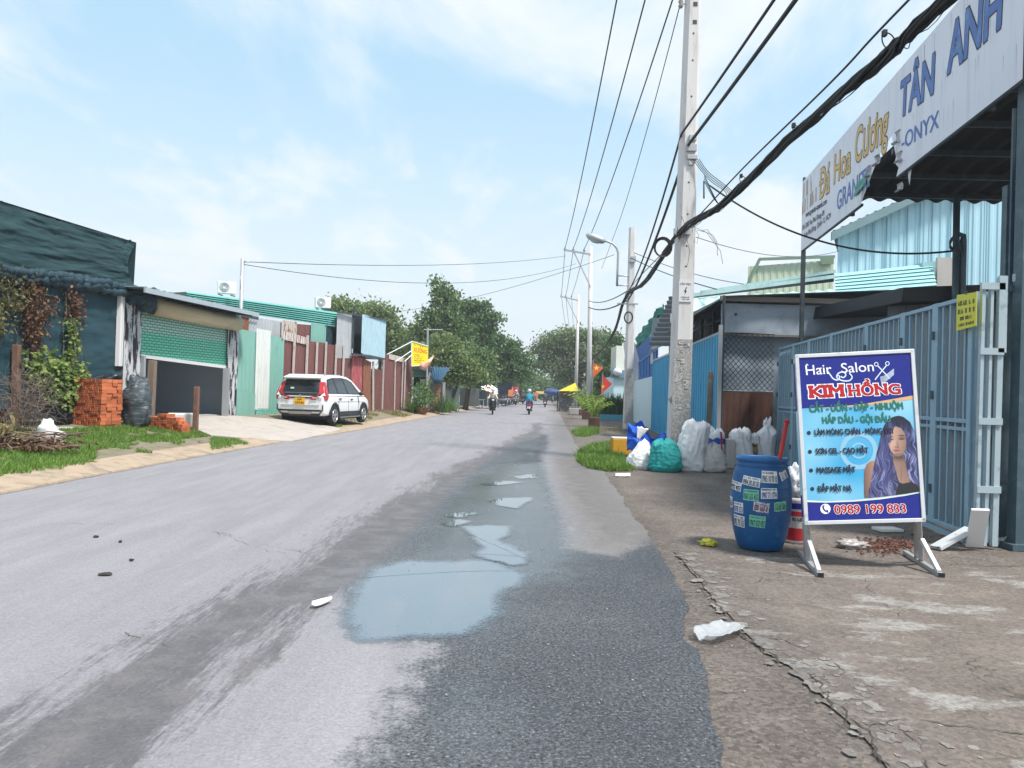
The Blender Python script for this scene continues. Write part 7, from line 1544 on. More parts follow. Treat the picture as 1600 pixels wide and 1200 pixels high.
b = MB(); sack(b, c, .40, .3, h, 5, top=.8); nu = 60; keep = [(i, f) for i, f in enumerate(b.f) if i < 46*nu and 29 <= i//nu <= 35]; v2 = [Vector(v) for v in b.v]; b2 = MB(); b2.add([c+V((v.x-c.x)*1.02, (v.y-c.y)*1.02, v.z-c.z) for v in v2], [f for _, f in keep]); b2.build('blue_band', M('band_blue', (.02, .09, .42), .5), t, True)
mksack('sack', 'white sack in the back row with a flattened open mouth behind the drum', ms_w, 1160, 731, 34, 672, 6, top=.9, d=.35); mksack('sack', 'tied white sack with a twisted neck, tallest at the rusty panel', ms_w, 1199, 729, 34, 655, 7, neck=True, d=.4, cre=.8); mksack('sack', 'bulging white sack right behind the rim of the drum', ms_w, 1180, 729, 22, 678, 8, top=.6)
p = G(1146, 733)+V(0, .35, 0); b = MB(); hh = P(1146, 686, p.y).z; b.box(p+V(0, 0, hh/2), (.16, .25, hh), .1); tag(b.build('carton', M('carton_white', (.52, .50, .48), .7, .1, 3), None, loc=p, bevel=.01), 'narrow white carton with a torn edge among the sacks', 'carton')
p = G(1163, 729)+V(0, -.02, 0); b = MB(); b.grid(lambda u, v: p+V(-.22+u*.5, -.03*math.sin(u*6), .1+v*.42+.05*mnoise.noise(V(u*5, v*4, 0)))+V(.0, .12*mnoise.noise(V(u*4, v*4, 6)), 0), 18, 14); tag(b.build('brown_paper', M('kraft_paper', (.36, .24, .13), .8, .15, 4, bump=.4, bscale=8), None, True, loc=p, solid=.012), 'torn brown paper sack in front of the white sacks', 'paper')
b = MB(); p = G(1134, 736)+V(0, .25, 0); b.bar(p, p+V(-.02, .1, .78), .03); tag(b.build('red_strap', M('strap_red', (.35, .03, .04), .6), None, loc=p), 'thin dark red strip standing between the sacks and the carton', 'strip')
p = G(1040, 728)+V(0, .55, 0); b = MB()
def tf(u, v): x = -.72+u*1.12; z = .86-.34*u+.10*math.sin(u*9)*(1-v)-.62*v*(1-.15*u); return p+V(x, .25-.42*v*math.sin(u*3.1)+.16*mnoise.noise(V(u*5, v*5, 2)), max(.02, z+.14*mnoise.noise(V(u*5, v*4, 9))+.06*mnoise.noise(V(u*13, v*11, 3))))
b.grid(tf, 40, 22); tag(b.build('blue_tarpaulin', ms_b, None, True, loc=p, solid=.008), 'crumpled bright blue tarpaulin thrown over the back of the sacks', 'tarpaulin')
b = MB(); c = p+V(-.46, -.02, .66); b.grid(lambda u, v: c+V(-.10+.22*u*v+.05*u, -.10+.05*u, -.10+.26*v-.06*u+.03*mnoise.noise(V(u*4, v*4, 1))), 8, 8); tag(b.build('white_scrap', ms_w, None, True, loc=c, solid=.006), 'white plastic scrap poking out of the blue tarpaulin', 'scrap')
b = MB(); b.blob(p+V(.42, .15, .66), (.28, .2, .18), .4, 2.5, 14); tag(b.build('mint_bag', M('bag_mint', (.14, .46, .44), .5, .1, 5), None, True, loc=p+V(.42, .15, .5)), 'pale mint bag wedged between the blue tarpaulin and the concrete pole', 'bag')
# foam box
p = G(983, 714); t = T('foam_box', 'yellow-painted foam box with a chipped white top beside the sacks', 'box', p); w, h = 52*p.y/1200, P(983, 684, p.y).z
b = MB(); b.prism([p+V(-w/2, 0, 0), p+V(w/2, 0, 0), p+V(w/2, .5, 0), p+V(-w/2, .5, 0)], (0, 0, h*.92)); b.build('body', M('box_yellow', (.60, .30, .02), .75, .15, 3, col2=(.16, .10, .03), lo=.60, hi=.68, stretch=(2, 2, .7), bump=.3), t, bevel=.02)
b = MB(); b.box(p+V(0, .25, h*.95), (w*.99, .49, h*.07)); b.build('chipped_top', M('foam_white', (.66, .62, .54), .85, .1, 6, col2=(.35, .22, .08), lo=.58, hi=.66), t, bevel=.012)
p = G(1112, 728)+V(0, .35, 0); p.z = 0; b = MB(); b.tube([p, p+V(.02, 0, 1.95), p+V(.02, 0, 2.06), p+V(.02, 0, 2.1)], [.066, .064, .05, .015], 10); tag(b.build('concrete_stake', M('stake_grey', (.17, .155, .135), .9, .25, 5, col2=(.30, .28, .25), lo=.5, hi=.7, bump=.4), None, True, loc=p), 'grey round-topped concrete stake standing against the blue fence', 'post')
# ================================================================ LITTER
def lit(name, lab, cat, m, p, fn, nu=14, nv=10, solid=.004): b = MB(); b.grid(fn, nu, nv); return tag(b.build(name, m, None, True, loc=p, solid=solid), lab, cat)
p = G(1107, 852); b = MB(); b.blob(p+V(0, 0, .025), (.075, .055, .035), .9, 3, 5, 18, 12); tag(b.build('yellow_rag', M('rag_yellow', (.62, .56, .07), .7, .15, 8), None, True, loc=p), 'scrunched yellow rag on the bare pavement before the drum', 'rag')
m_film = M('clear_film', (.62, .64, .66), .22, .15, 12, spec=.8); m_film.node_tree.nodes['Principled BSDF'].inputs['Alpha'].default_value = .5
p = G(1122, 996); a_, c_ = G(1094, 1004), G(1158, 984); d = (c_-a_); L_ = d.length; d.normalize(); s_ = V(-d.y, d.x, 0)
lit('plastic_film', 'clear crumpled plastic tray lying on the cracked pavement edge', 'plastic', m_film, p, lambda u, v: a_+d*L_*u+s_*(v-.5)*.20*(1-.75*max(0, u-.7)/.3)*(1-.5*max(0, .15-u)/.15)+V(0, 0, .035+.02*mnoise.noise(V(u*7, v*6, 1))-.022*math.cos((v-.5)*6.28)*(1 if u < .8 else .3)), 30, 14)
p = G(503, 948); lit('face_mask', 'discarded white face mask on the road at the edge of the big puddle', 'mask', M('mask_white', (.70, .71, .70), .8), p, lambda u, v: G(487+32*u, 950-8*u)+V(0, (v-.5)*.14*math.sin(math.pi*min(1, u*.94+.06)), .02+.02*math.sin(v*3.14)+.008*math.sin(v*19)), 16, 10)
p = G(1390, 831); b = MB(); b.box(p+V(0, .05, .02), (.28, .2, .035), .15); tag(b.build('foam_slab', M('foam_offwhite', (.66, .64, .60), .9, .06), None, loc=p, bevel=.006), 'flat white foam slab on the ground behind the salon board', 'slab')
p = G(1330, 856); b = MB(); b.blob(p+V(0, 0, .03), (.14, .07, .05), .8, 3, 8, 20, 12); tag(b.build('clear_bag', M('bag_clear', (.36, .33, .32), .3, .2, 8, spec=.8), None, True, loc=p), 'small clear plastic bag on the ground below the salon board', 'bag')
pts = [G(1300+random.gauss(90, 28), 853+random.gauss(0, 6)) for _ in range(420)]; b = MB()
for q in pts: s_ = random.uniform(.006, .016); b.box(q+V(0, 0, s_*.5+.004), (s_*2, s_*1.4, s_), random.uniform(0, 3), random.uniform(-.4, .4))
S(b.build('brick_rubble', M('rubble_brown', (.13, .055, .04), .9, .4, 30, island=.4)), 'stuff')
p = G(1500, 858); t = T('broken_panel', 'broken white door panel leaning at the foot of the folding gate', 'panel', p); b = MB()
a0, a1 = G(1522, 858), P(1532, 796, 7.75); b.bar(a0+V(0, 0, .03), a1, .16, .03, (.3, 1, 0)); b.build('upright_board', m_white, t); b = MB(); b.bar(G(1462, 859)+V(0, 0, .02), P(1516, 826, 8.0), .14, .03, (0, 0, 1)); b.bar(G(1470, 858)+V(0, 0, .05), P(1508, 832, 7.95), .05, .03, (0, 0, 1)); b.build('fallen_board', M('board_worn', (.52, .53, .54), .6, .1, 4, col2=(.1, .1, .1), lo=.55, hi=.6), t)
for i, (x, y) in enumerate(((1567, 845), (1560, 852), (1583, 853))):
    p = G(x, y); b = MB(); b.blob(p+V(0, 0, .035), (.10, .08, .05), .5, 2.5, i+20, 14, 10); tag(b.build('rubble_lump', M('lump_grey', (.40, .39, .38), .9, .15, 8), None, loc=p), ('pale lump of broken concrete closest to the steel column', 'pale lump of broken concrete against the white gate end', 'pale lump of broken concrete beside the dark slab')[i], 'rubble')
p = G(972, 741); lit('paper_scrap', 'flat white paper scrap on the bare ground before the sacks', 'litter', m_white, p, lambda u, v: G(961+24*u, 745-5*v)+V(0, 0, .012+.01*mnoise.noise(V(u*4, v*4, 3))), 6, 4, .003)
for i, (x, y, s_) in enumerate(((165, 899, .05), (205, 877, .018), (150, 840, .028), (188, 848, .016))):
    p = G(x, y); b = MB(); b.blob(p+V(0, 0, .012), (s_, s_*.7, .010), .8, 3, i+30, 12, 8); tag(b.build('dung', M('dark_clod', (.05, .042, .035), .95, .3, 9), None, loc=p), ('largest dark clod on the pale road', 'small dark clod close behind the largest one', 'flat dark clod in the far lane', 'tiny dark clod in the far lane')[i], 'clod')
S((lambda b: [b.box(q+V(0, 0, s_*.4+.004), (s_*2, s_*1.5, s_), random.uniform(0, 3)) for q in [G(random.uniform(600, 1560), random.uniform(690, 1190)) for _ in range(260)] for s_ in (random.uniform(.002, .0055),) if q.y < 13] and b)(MB()).build('gravel', M('grit', (.30, .28, .27), .9, .3, 40, island=.5)), 'stuff')
# ================================================================ CAR (local axes: y forward, x to its right, z up)
t = T('parked_car', 'white estate car with yellow number plate parked on the verge by the brown fence', 'car', (0, 0, 0)); car = t
m_paint = M('car_white', (.76, .77, .78), .28, .02, 1, spec=.6); m_gl = M('car_glass', (.022, .03, .038), .08, .2, 1, spec=.8); m_trim = M('car_black', (.022, .023, .026), .45, .15); m_rim = M('alloy', (.42, .43, .45), .35, .1, 4, metal=.6); m_tl = M('tail_red', (.45, .012, .02), .2, .1, 2, spec=.8)
secs = []      # y, half width, z bottom, z belt, crown (height of middle over the belt)
for y, w, zb, zt, cr in ((-2.20, .74, .50, .93, 0), (-2.19, .80, .42, .98, 0), (-2.08, .865, .34, 1.02, .01), (-1.7, .885, .30, 1.04, .02), (-.6, .885, .26, 1.02, .02), (.6, .885, .26, 1.0, .02), (1.15, .88, .28, .99, .05), (1.7, .87, .32, .95, .05), (2.05, .83, .36, .86, .03), (2.2, .72, .42, .74, .01), (2.24, .55, .48, .66, 0)):
    h = zt-zb; half = [(0, zb), (w*.8, zb), (w*.96, zb+.06), (w, zb+h*.35), (w*.995, zb+h*.62), (w*.965, zb+h*.9), (w*.93, zt), (w*.55, zt+cr*.7), (0, zt+cr)]
    secs.append([V(x, y, z) for x, z in half]+[V(-x, y, z) for x, z in half[-2:0:-1]])
n = len(secs[0]); b = MB(); b.add([p for s in secs for p in s], [(i*n+j, i*n+(j+1) % n, (i+1)*n+(j+1) % n, (i+1)*n+j) for i in range(len(secs)-1) for j in range(n)]+[tuple(range(n)), tuple((len(secs)-1)*n+j for j in range(n))[::-1]])
# greenhouse
gp_ = [(-2.16, 1.0), (-2.06, 1.30), (-1.93, 1.60), (-1.80, 1.655), (-1.3, 1.70), (-.5, 1.71), (.1, 1.67), (.5, 1.57), (.95, 1.33), (1.5, .99)]
def gw(z): return .855-.20*max(0, z-1.0)/.7
k = len(gp_); vs = [V(gw(z), y, z) for y, z in gp_]+[V(-gw(z), y, z) for y, z in gp_]; b.add(vs, [(i, i+1, k+i+1, k+i) for i in range(k-1)]+[tuple(range(k))[::-1], tuple(range(k, 2*k))])
o = b.build('body', m_paint, t, True); md = o.modifiers.new('edge', 'EDGE_SPLIT'); md.split_angle = R(38)
def side(name, pts, m, s_, o=.008, par=t): b = MB(); b.add([V(s_*(gw(z)+o), y, z) for y, z in pts], [tuple(range(len(pts)))]); return b.build(name, m, par)
for s_ in (-1, 1):
    side('window_band', [(-1.92, 1.07), (-1.72, 1.55), (-1.2, 1.615), (-.4, 1.63), (.15, 1.585), (.5, 1.49), (1.15, 1.05)], m_trim, s_, .004)
    side('side_window', [(-1.78, 1.10), (-1.62, 1.50), (-1.22, 1.56), (-1.08, 1.09)], m_gl, s_, .008); side('side_window', [(-.98, 1.09), (-1.12, 1.57), (-.42, 1.585), (-.16, 1.08)], m_gl, s_, .008); side('side_window', [(-.06, 1.08), (-.32, 1.585), (.1, 1.55), (.42, 1.46), (.92, 1.08)], m_gl, s_, .008)
    for y0, z0 in ((-.85, .90), (.2, .88)): b = MB(); b.box((s_*.885, y0, z0), (.03, .2, .03)); b.build('door_handle', m_trim if s_ > 0 else m_paint, t)
    b = MB()
    for y0 in (-1.02, -.12, .86): b.box((s_*.8865, y0, .70), (.004, .012, .56))
    b.box((s_*.888, .0, .80), (.005, 2.9, .008)); b.build('door_seams', m_trim, t)
    b = MB(); b.blob((s_*.98, .82, 1.08), (.10, .07, .075), 0); b.build('wing_mirror', m_trim, t, True)
    b = MB(); b.box((s_*.885, -.0, .30), (.05, 2.1, .11)); b.box((s_*.895, 0, .42), (.02, 2.0, .07)); b.build('sill_cladding', m_trim, t); b = MB(); b.box((s_*.905, -.0, .255), (.04, 1.9, .03)); b.build('sill_strip', m_rim, t)
    for yw in (-1.36, 1.38):
        b = MB(); rim_ = []; 
        for k_ in range(15): a = math.pi*k_/14; rim_.append((yw+.43*math.cos(a), .34+.43*math.sin(a))) 
        inn = [(yw+.335*math.cos(math.pi*k_/14), .34+.335*math.sin(math.pi*k_/14)) for k_ in range(15)]
        for k_ in range(14):
            q = [rim_[k_], rim_[k_+1], inn[k_+1], inn[k_]]; b.prism([V(s_*.86, y, z) for y, z in q], (s_*.042, 0, 0))
        b.build('wheel_arch', m_trim, t)
        b = MB(); b.add([V(s_*.892, yw+.335*math.cos(a_), .34+.335*math.sin(a_)) for a_ in np.linspace(0, math.pi, 16)]+[V(s_*.892, yw-.335, .26), V(s_*.892, yw+.335, .26)], [tuple(range(18))]); b.build('arch_liner', m_dark, t)
        w = MB(); rr = .325; 
        prof_ = [(.20, -.10), (.30, -.105), (.325, -.08), (.325, .08), (.30, .105), (.20, .10)]
        vs = []; nn = 28
        for r_, x in prof_: vs += [V(s_*.80+x, yw+r_*math.cos(2*math.pi*j/nn), .325+r_*math.sin(2*math.pi*j/nn)) for j in range(nn)]
        w.add(vs, [(i*nn+j, i*nn+(j+1) % nn, (i+1)*nn+(j+1) % nn, (i+1)*nn+j) for i in range(5) for j in range(nn)]); wo = w.build('wheel', m_rub, t, True)
        w = MB(); cx = s_*.895
        w.tube([V(cx, yw+.205*math.cos(a_), .325+.205*math.sin(a_)) for a_ in np.linspace(0, 6.283, 25)], .018, 6)
        for k_ in range(10): a_ = k_*.628; w.bar(V(cx, yw, .325), V(cx, yw+.2*math.cos(a_+.12*(-1)**k_), .325+.2*math.sin(a_+.12*(-1)**k_)), .034, .02, (1, 0, 0))
        w.tube([V(cx-.015, yw, .325), V(cx+.02, yw, .325)], .05, 10); w.build('rim', m_rim, wo)
        w = MB(); w.tube([V(s_*.86, yw, .325), V(s_*.875, yw, .325)], .21, 20); w.build('brake_shadow_disc', m_trim, wo) if 0 else w.build('wheel_shade_disc', m_trim, wo)  # black disc stands in for the shade behind the spokes
# rear end
b = MB(); b.add([V(x, y, z) for x, y, z in ((-.70, -2.145, 1.10), (.70, -2.145, 1.10), (.615, -1.985, 1.53), (-.615, -1.985, 1.53))], [(0, 1, 2, 3)]); b.build('rear_window', m_gl, t)
b = MB(); b.prism([V(-.74, -2.15, 1.08), V(.74, -2.15, 1.08), V(.66, -2.215, .90), V(-.66, -2.215, .90)], (0, .02, 0)); b.build('tailgate_trim', m_trim, t)
b = MB(); b.prism([V(-.66, -2.12, 1.575), V(.66, -2.12, 1.575), V(.62, -1.75, 1.68), V(-.62, -1.75, 1.68)], (0, 0, .035)); b.build('roof_spoiler', m_paint, t, bevel=.015); b = MB(); b.box((0, -2.09, 1.56), (1.2, .08, .025)); b.build('spoiler_edge', M('spoiler_grey', (.25, .24, .22), .4), t)
for s_ in (-1, 1):
    b = MB()
    b.prism([V(s_*x, y, z) for x, y, z in ((.89, -2.12, .86), (.38, -2.25, .86), (.38, -2.25, .965), (.60, -2.23, 1.0), (.66, -2.19, 1.10), (.60, -2.04, 1.46), (.74, -2.0, 1.46), (.87, -2.1, 1.12), (.905, -2.10, 1.0))], (0, .16, 0)); o = b.build('tail_light', m_tl, t)
    b = MB(); b.box((s_*.72, -2.205, .93), (.10, .05, .05)); b.box((s_*.54, -2.235, .925), (.2, .02, .025)); b.build('reflector', M('lens_white', (.75, .70, .70), .25), o)
b = MB(); b.box((0, -2.23, .80), (.36, .02, .24)); pt_ = b.build('number_plate', M('plate_amber', (.80, .42, .01), .5, .04), t)
b = MB(); word(b, '50F', lambda x, y: V(-.08+x, -2.242, .83+y), .16, .065, .03); word(b, '559.83', lambda x, y: V(-.15+x, -2.242, .72+y), .30, .075, .03); b.build('plate_characters', mdk, pt_)
b = MB(); b.add([V(.05*math.sin(k_*math.pi/4)*(1 if k_ % 2 else .6), -2.222, 1.0+.05*math.cos(k_*math.pi/4)*(1 if k_ % 2 else .6)) for k_ in range(8)], [tuple(range(8))]); b.build('badge', m_rim, t)
b = MB(); b.box((0, -2.20, .50), (1.5, .12, .06)); b.prism([V(-.80, -2.20, .50), V(.80, -2.20, .50), V(.62, -2.14, .30), V(-.62, -2.14, .30)], (0, .15, 0)); b.build('bumper_cladding', m_trim, t)
b = MB(); b.prism([V(-.44, -2.225, .48), V(.44, -2.225, .48), V(.38, -2.20, .375), V(-.38, -2.20, .375)], (0, .03, 0)); b.build('skid_plate', M('skid_silver', (.38, .37, .35), .4, .1, 3, metal=.3), t)
for s_ in (-1, 1): b = MB(); b.box((s_*.795, -2.17, .60), (.035, .08, .2), s_*.35); b.build('bumper_slot', m_trim, t)
b = MB(); b.box((0, -2.215, .68), (1.35, .025, .018)); b.build('bumper_crease', M('crease_grey', (.48, .48, .5), .5), t)
b = MB(); b.bar(V(.02, -2.10, 1.18), V(.20, -2.07, 1.22), .02); b.build('rear_wiper', m_trim, t); b = MB(); b.box((-.33, -2.11, 1.24), (.12, .012, .06), 0, -.35); b.build('window_sticker', M('sticker_mint', (.35, .55, .5), .6), t)
for s_ in (-.55, .55): b = MB(); b.bar(V(s_, -1.6, 1.70), V(s_, -.2, 1.73), .035); b.build('roof_rail', m_rim, t)
b = MB(); b.box((0, .0, .24), (1.5, 3.6, .1)); b.build('underbody', m_dark, t)
_c = Gv(468, 663); cy = 25.6; cx_ = P(468, 640, cy).x; hd = math.atan2(-.17, 1)
ctr = V(cx_, cy, 0)+V(math.sin(-hd)*2.22, math.cos(hd)*2.22, 0)
car.location = (ctr.x, ctr.y, gz(ctr.x, ctr.y)-.01); car.rotation_euler = (0, 0, hd)
CZ = gz(ctr.x, ctr.y)
print('CAR', ctr, CZ, [px_of(*(car.location+Matrix.Rotation(hd, 3, 'Z') @ V(*q))) for q in ((.8, -1.36, 0), (.8, 1.38, 0), (0, -2, 1.71), (-.88, -2.2, .5), (.88, -2.1, .5), (.88, 2, .5))])
p = F(558, 630, .5); b = MB(); b.blob(V(p.x, p.y, gz(p.x, p.y)+.35), (.32, .32, .62), .35, 2, 15, 20, 16); tag(b.build('orange_tarpaulin', M('tarp_orange', (.72, .17, .05), .6, .2, 4, bump=.4), None, True, loc=V(p.x, p.y, gz(p.x, p.y))), 'orange tarpaulin bundle against the red tin behind the white car', 'tarpaulin')

# ================================================================ PEOPLE AND SCOOTERS
def skin_mesh(name, joints, edges, radii, mats, par, sub=1):
    me = bpy.data.meshes.new(name+'_skeleton'); me.from_pydata([tuple(j) for j in joints], edges, []); o = bpy.data.objects.new('tmp', me); COL.objects.link(o)
    md = o.modifiers.new('s', 'SKIN'); md.use_smooth_shade = True
    for i, r_ in enumerate(radii):
        sv = me.skin_vertices[0].data[i]; sv.radius = (r_, r_) if not isinstance(r_, tuple) else r_; sv.use_root = (i == 0)
    s2 = o.modifiers.new('d', 'SUBSURF'); s2.levels = sub; s2.render_levels = sub
    dg = bpy.context.evaluated_depsgraph_get(); dg.update(); m2 = bpy.data.meshes.new_from_object(o.evaluated_get(dg)); bpy.data.objects.remove(o); m2.name = name; m2.materials.clear(); m2.materials.append(mats)
    r = bpy.data.objects.new(name, m2); COL.objects.link(r); r.parent = par; LOC[r.name] = V(0, 0, 0); return r
m_skin = M('skin', (.36, .20, .14), .6, .08)
def person(lab, jacket, trousers, helmet, shoe, pose='ride', mask=None, grp=None):
    """seated rider, local axes y forward; origin on the ground below the scooter"""
    t = T('person', lab, 'person', (0, 0, 0), grp)
    hip, ch, nk, hd_ = V(0, -.30, .84), V(0, -.24, 1.17), V(0, -.17, 1.38), V(0, -.12, 1.56)
    J = [hip, V(0, -.29, 1.0), ch, nk, V(0, -.14, 1.46), hd_, V(0, -.12, 1.64)]; E = [(0, 1), (1, 2), (2, 3), (3, 4), (4, 5), (5, 6)]; Rr = [.13, .12, (.15, .12), .065, .055, .085, .07]
    for s_ in (-1, 1):
        i = len(J); J += [V(s_*.17, -.20, 1.32), V(s_*.26, -.05, 1.09), V(s_*.31, .22, 1.0), V(s_*.32, .32, 1.0)]; E += [(2, i), (i, i+1), (i+1, i+2), (i+2, i+3)]; Rr += [.06, .045, .034, .036]
        f0 = len(J)
        for k in range(4): J += [V(s_*(.29+.02*k), .38, 1.01), V(s_*(.29+.02*k), .40, .97)]; E += [(i+3, f0+2*k), (f0+2*k, f0+2*k+1)]; Rr += [.009, .008]
        J.append(V(s_*.27, .34, .98)); E.append((i+3, len(J)-1)); Rr.append(.010)
        i = len(J); J += [V(s_*.11, -.26, .82), V(s_*.17, .15, .76), V(s_*.15, .06, .36), V(s_*.15, .20, .30)]; E += [(0, i), (i, i+1), (i+1, i+2), (i+2, i+3)]; Rr += [.095, .065, .045, .04]
    skin_mesh('body', J, E, Rr, m_skin, t)
    Jj = [V(0, -.30, .86), V(0, -.29, 1.02), ch, V(0, -.18, 1.37)]; Ej = [(0, 1), (1, 2), (2, 3)]; Rj = [(.165, .14), (.16, .14), (.185, .15), .085]
    for s_ in (-1, 1): i = len(Jj); Jj += [V(s_*.18, -.20, 1.31), V(s_*.265, -.05, 1.08), V(s_*.305, .19, 1.0)]; Ej += [(2, i), (i, i+1), (i+1, i+2)]; Rj += [.085, .066, .05]
    skin_mesh('jacket', Jj, Ej, Rj, jacket, t)
    Jt = [V(0, -.30, .84)]; Et = []; Rt = [.15]
    for s_ in (-1, 1): i = len(Jt); Jt += [V(s_*.12, -.24, .82), V(s_*.175, .16, .76), V(s_*.155, .06, .38)]; Et += [(0, i), (i, i+1), (i+1, i+2)]; Rt += [.115, .085, .065]
    skin_mesh('trousers', Jt, Et, Rt, trousers, t)
    for s_ in (-1, 1): b = MB(); b.blob((s_*.15, .13, .295), (.048, .13, .05), 0, nu=12, nv=8); b.build('shoe', shoe, t, True)
    b = MB(); b.blob((0, -.13, 1.60), (.13, .145, .13), 0, nu=16, nv=12); b.box((0, .02, 1.59), (.16, .07, .012)); b.build('helmet', helmet, t, True)
    if mask: b = MB(); b.blob((0, -.045, 1.50), (.075, .05, .065), 0, nu=12, nv=8); b.build('face_mask', mask, t, True)
    b = MB(); 
    for s_ in (-1, 1): b.blob((s_*.035, -.03, 1.56), (.014, .01, .009), 0, nu=8, nv=6)
    b.build('eyes', m_dark, t, True); b = MB(); b.blob((0, -.018, 1.53), (.014, .018, .02), 0, nu=8, nv=6); b.build('nose', m_skin, t, True)
    return t
def scooter(lab, col, grp=None):
    t = T('scooter', lab, 'scooter', (0, 0, 0), grp); m = col
    for yw in (-.62, .64):
        w = MB(); nn = 22; vs = []
        for r_, x in ((.19, -.045), (.25, -.05), (.275, 0), (.25, .05), (.19, .045)): vs += [V(x, yw+r_*math.cos(2*math.pi*j/nn), .275+r_*math.sin(2*math.pi*j/nn)) for j in range(nn)]
        w.add(vs, [(i*nn+j, i*nn+(j+1) % nn, (i+1)*nn+(j+1) % nn, (i+1)*nn+j) for i in range(4) for j in range(nn)]); wo = w.build('wheel', m_rub, t, True)
        w = MB(); w.tube([V(0, yw+.19*math.cos(a_), .275+.19*math.sin(a_)) for a_ in np.linspace(0, 6.283, 19)], .015, 5)
        for k_ in range(5): w.bar(V(0, yw, .275), V(0, yw+.19*math.cos(k_*1.2566), .275+.19*math.sin(k_*1.2566)), .03, .03, (1, 0, 0))
        w.build('rim', m_rim, wo)
    b = MB(); b.blob((0, -.50, .60), (.17, .50, .17), 0, nu=18, nv=12); b.box((0, .05, .31), (.26, .55, .07)); b.build('body', m, t, True)
    b = MB(); b.grid(lambda u, v: V((u-.5)*.42*(1-.35*abs(v-.55)), .36+.10*v-.25*(u-.5)**2, .33+.58*v), 8, 8); b.grid(lambda u, v: V((u-.5)*.36*(1-.3*abs(v-.55)), .46+.04*v-.5*(u-.5)**2, .36+.55*v), 8, 8); b.build('leg_shield', m, t, True)
    b = MB(); b.blob((0, -.42, .76), (.145, .42, .07), 0, nu=16, nv=8); b.build('seat', m_trim, t, True)
    b = MB(); b.tube([V(0, .60, .30), V(0, .42, .95)], .035, 8); b.tube([V(-.34, .32, 1.0), V(-.2, .40, 1.02), V(.2, .40, 1.02), V(.34, .32, 1.0)], .018, 6); b.blob((0, .43, .98), (.14, .10, .09), 0, nu=14, nv=8); b.build('handlebar', m_trim, t, True)
    b = MB(); b.blob((0, .50, .93), (.09, .05, .07), 0, nu=12, nv=8); b.build('headlight', M('headlamp_glass', (.70, .72, .75), .1, .02, spec=.9), t, True)
    for s_ in (-1, 1):
        b = MB(); b.tube([V(s_*.22, .38, 1.02), V(s_*.30, .36, 1.18)], .008, 5); b.blob((s_*.31, .36, 1.21), (.06, .015, .04), 0, nu=10, nv=6); b.build('mirror', m_trim, t, True)
    b = MB(); b.blob((0, .66, .53), (.08, .26, .07), 0, nu=12, nv=8); b.build('mudguard', m, t, True)
    b = MB(); b.box((0, -.99, .66), (.22, .06, .08)); b.build('tail_light', m_tl, t); b = MB(); b.box((0, -1.0, .48), (.20, .015, .15)); b.build('number_plate', m_white, t); b = MB(); b.bar(V(0, -.85, .62), V(0, -1.0, .42), .16, .02, (1, 0, 0)); b.build('rear_mudguard', m_trim, t)
    b = MB(); b.tube([V(.15, -.2, .25), V(.17, -.5, .27), V(.17, -.85, .33)], [.03, .055, .06], 8); b.build('exhaust', m_dsteel, t, True)
    b = MB(); b.bar(V(-.1, -.62, .275), V(.1, -.62, .275), .06); b.box((0, -.35, .32), (.2, .5, .16)); b.build('engine', m_dsteel, t)
    return t
m_sblk = M('scooter_black', (.02, .02, .022), .3, .1); m_sred = M('scooter_red', (.22, .02, .025), .3, .1); m_sgry = M('scooter_grey', (.20, .21, .23), .35, .1)
def put(o, x, y, rz): o.location = (x, y, 0); o.rotation_euler = (0, 0, rz)
g1 = G(769, 648); rz = R(182)
s1 = scooter('dark scooter with a bright headlamp coming towards the camera', m_sblk); put(s1, g1.x, g1.y+.8, rz)
r1 = person('rider in a pale jacket and white cap on the oncoming scooter', M('jacket_cream', (.58, .52, .42), .8), M('trousers_dark', (.03, .03, .035), .8), M('helmet_white', (.66, .66, .62), .3), m_trim, mask=m_white); put(r1, g1.x, g1.y+.8, rz)
g2 = G(827, 648); s2 = scooter('red-tailed scooter ridden away in the middle of the road', m_sred); put(s2, g2.x, g2.y+.7, R(-3))
r2 = person('rider in a bright teal jacket and white helmet heading away', M('jacket_teal', (.01, .26, .36), .7, .1), M('trousers_blue', (.03, .06, .20), .8), M('helmet_pale', (.55, .66, .64), .3), m_trim); put(r2, g2.x, g2.y+.7, R(-3))
g3 = G(852, 636.5); s3 = scooter('black scooter farther ahead near the kiosk', m_sblk); put(s3, g3.x, g3.y+.7, R(-4))
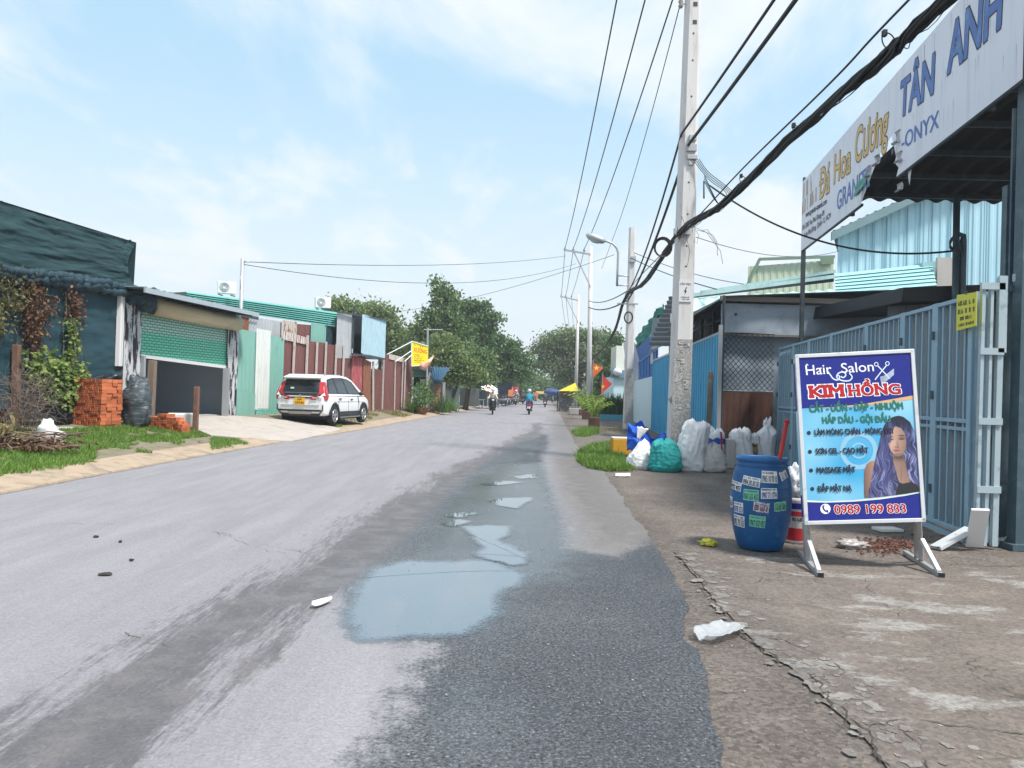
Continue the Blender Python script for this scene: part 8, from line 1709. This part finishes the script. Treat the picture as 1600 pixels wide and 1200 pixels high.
r3 = person('rider in a dark grey jacket farther ahead near the kiosk', M('jacket_dark', (.06, .075, .10), .8), M('trousers_grey', (.06, .06, .065), .8), M('helmet_black', (.03, .03, .03), .3), m_trim); put(r3, g3.x, g3.y+.7, R(-4))
far = [(806, 633, 178, 's', 'grey scooter of a rider coming from far past the red shop sign', 'pale shirted rider far off past the red shop sign'), (863, 628.5, 178, 's', 'grey scooter at the far end of the road below the blue parasol', 'rider at the far end of the road below the blue parasol'), (817, 631.5, -3, 's', 'grey scooter far ahead of the rider in teal', 'rider far ahead of the rider in teal')]
m_shirt = M('shirt_pale', (.42, .32, .32), .8)
for i, (px, py, a, _, l1, l2) in enumerate(far):
    g_ = G(px, py); 
    if i == 0: fs0 = scooter(l1, m_sgry, 'distant scooters'); fr0 = person(l2, m_shirt, bpy.data.materials['trousers_dark'], bpy.data.materials['helmet_white'], m_trim, grp='distant riders'); put(fs0, g_.x, g_.y, R(a)); put(fr0, g_.x, g_.y, R(a))
    else: dup(fs0, (g_.x, g_.y, 0), R(a), l1); dup(fr0, (g_.x, g_.y, 0), R(a), l2)
pk0 = None
for i, (px, D, a) in enumerate(((777, 70, 70), (782, 74, 75), (787, 78, 110), (791.5, 82, 70), (796, 86, 75), (800, 92, 100))):
    x = P(px, 630, D).x; lab = 'dark scooter parked side-on, %s of the roadside row under the trees' % ('nearest', 'second', 'third', 'fourth', 'fifth', 'farthest')[i]
    z = gz(x, D)
    if i == 0: pk0 = scooter(lab, m_sgry, 'parked scooters under the trees'); pk0.location = (x, D, z); pk0.rotation_euler = (0, 0, R(a))
    else: dup(pk0, (x, D, z), R(a), lab)

# ================================================================ AIR
HAZE = .001
b = MB(); b.box((0, 170, 19), (560, 700, 44)); m = bpy.data.materials.new('haze_air'); m.use_nodes = True; nt = m.node_tree; nt.nodes.clear(); out = nt.nodes.new('ShaderNodeOutputMaterial'); pv = nt.nodes.new('ShaderNodeVolumePrincipled')
pv.inputs['Color'].default_value = (.90, .95, 1, 1); pv.inputs['Density'].default_value = HAZE; pv.inputs['Anisotropy'].default_value = .2; nt.links.new(pv.outputs[0], out.inputs['Volume']); S(b.build('haze', m), 'stuff')
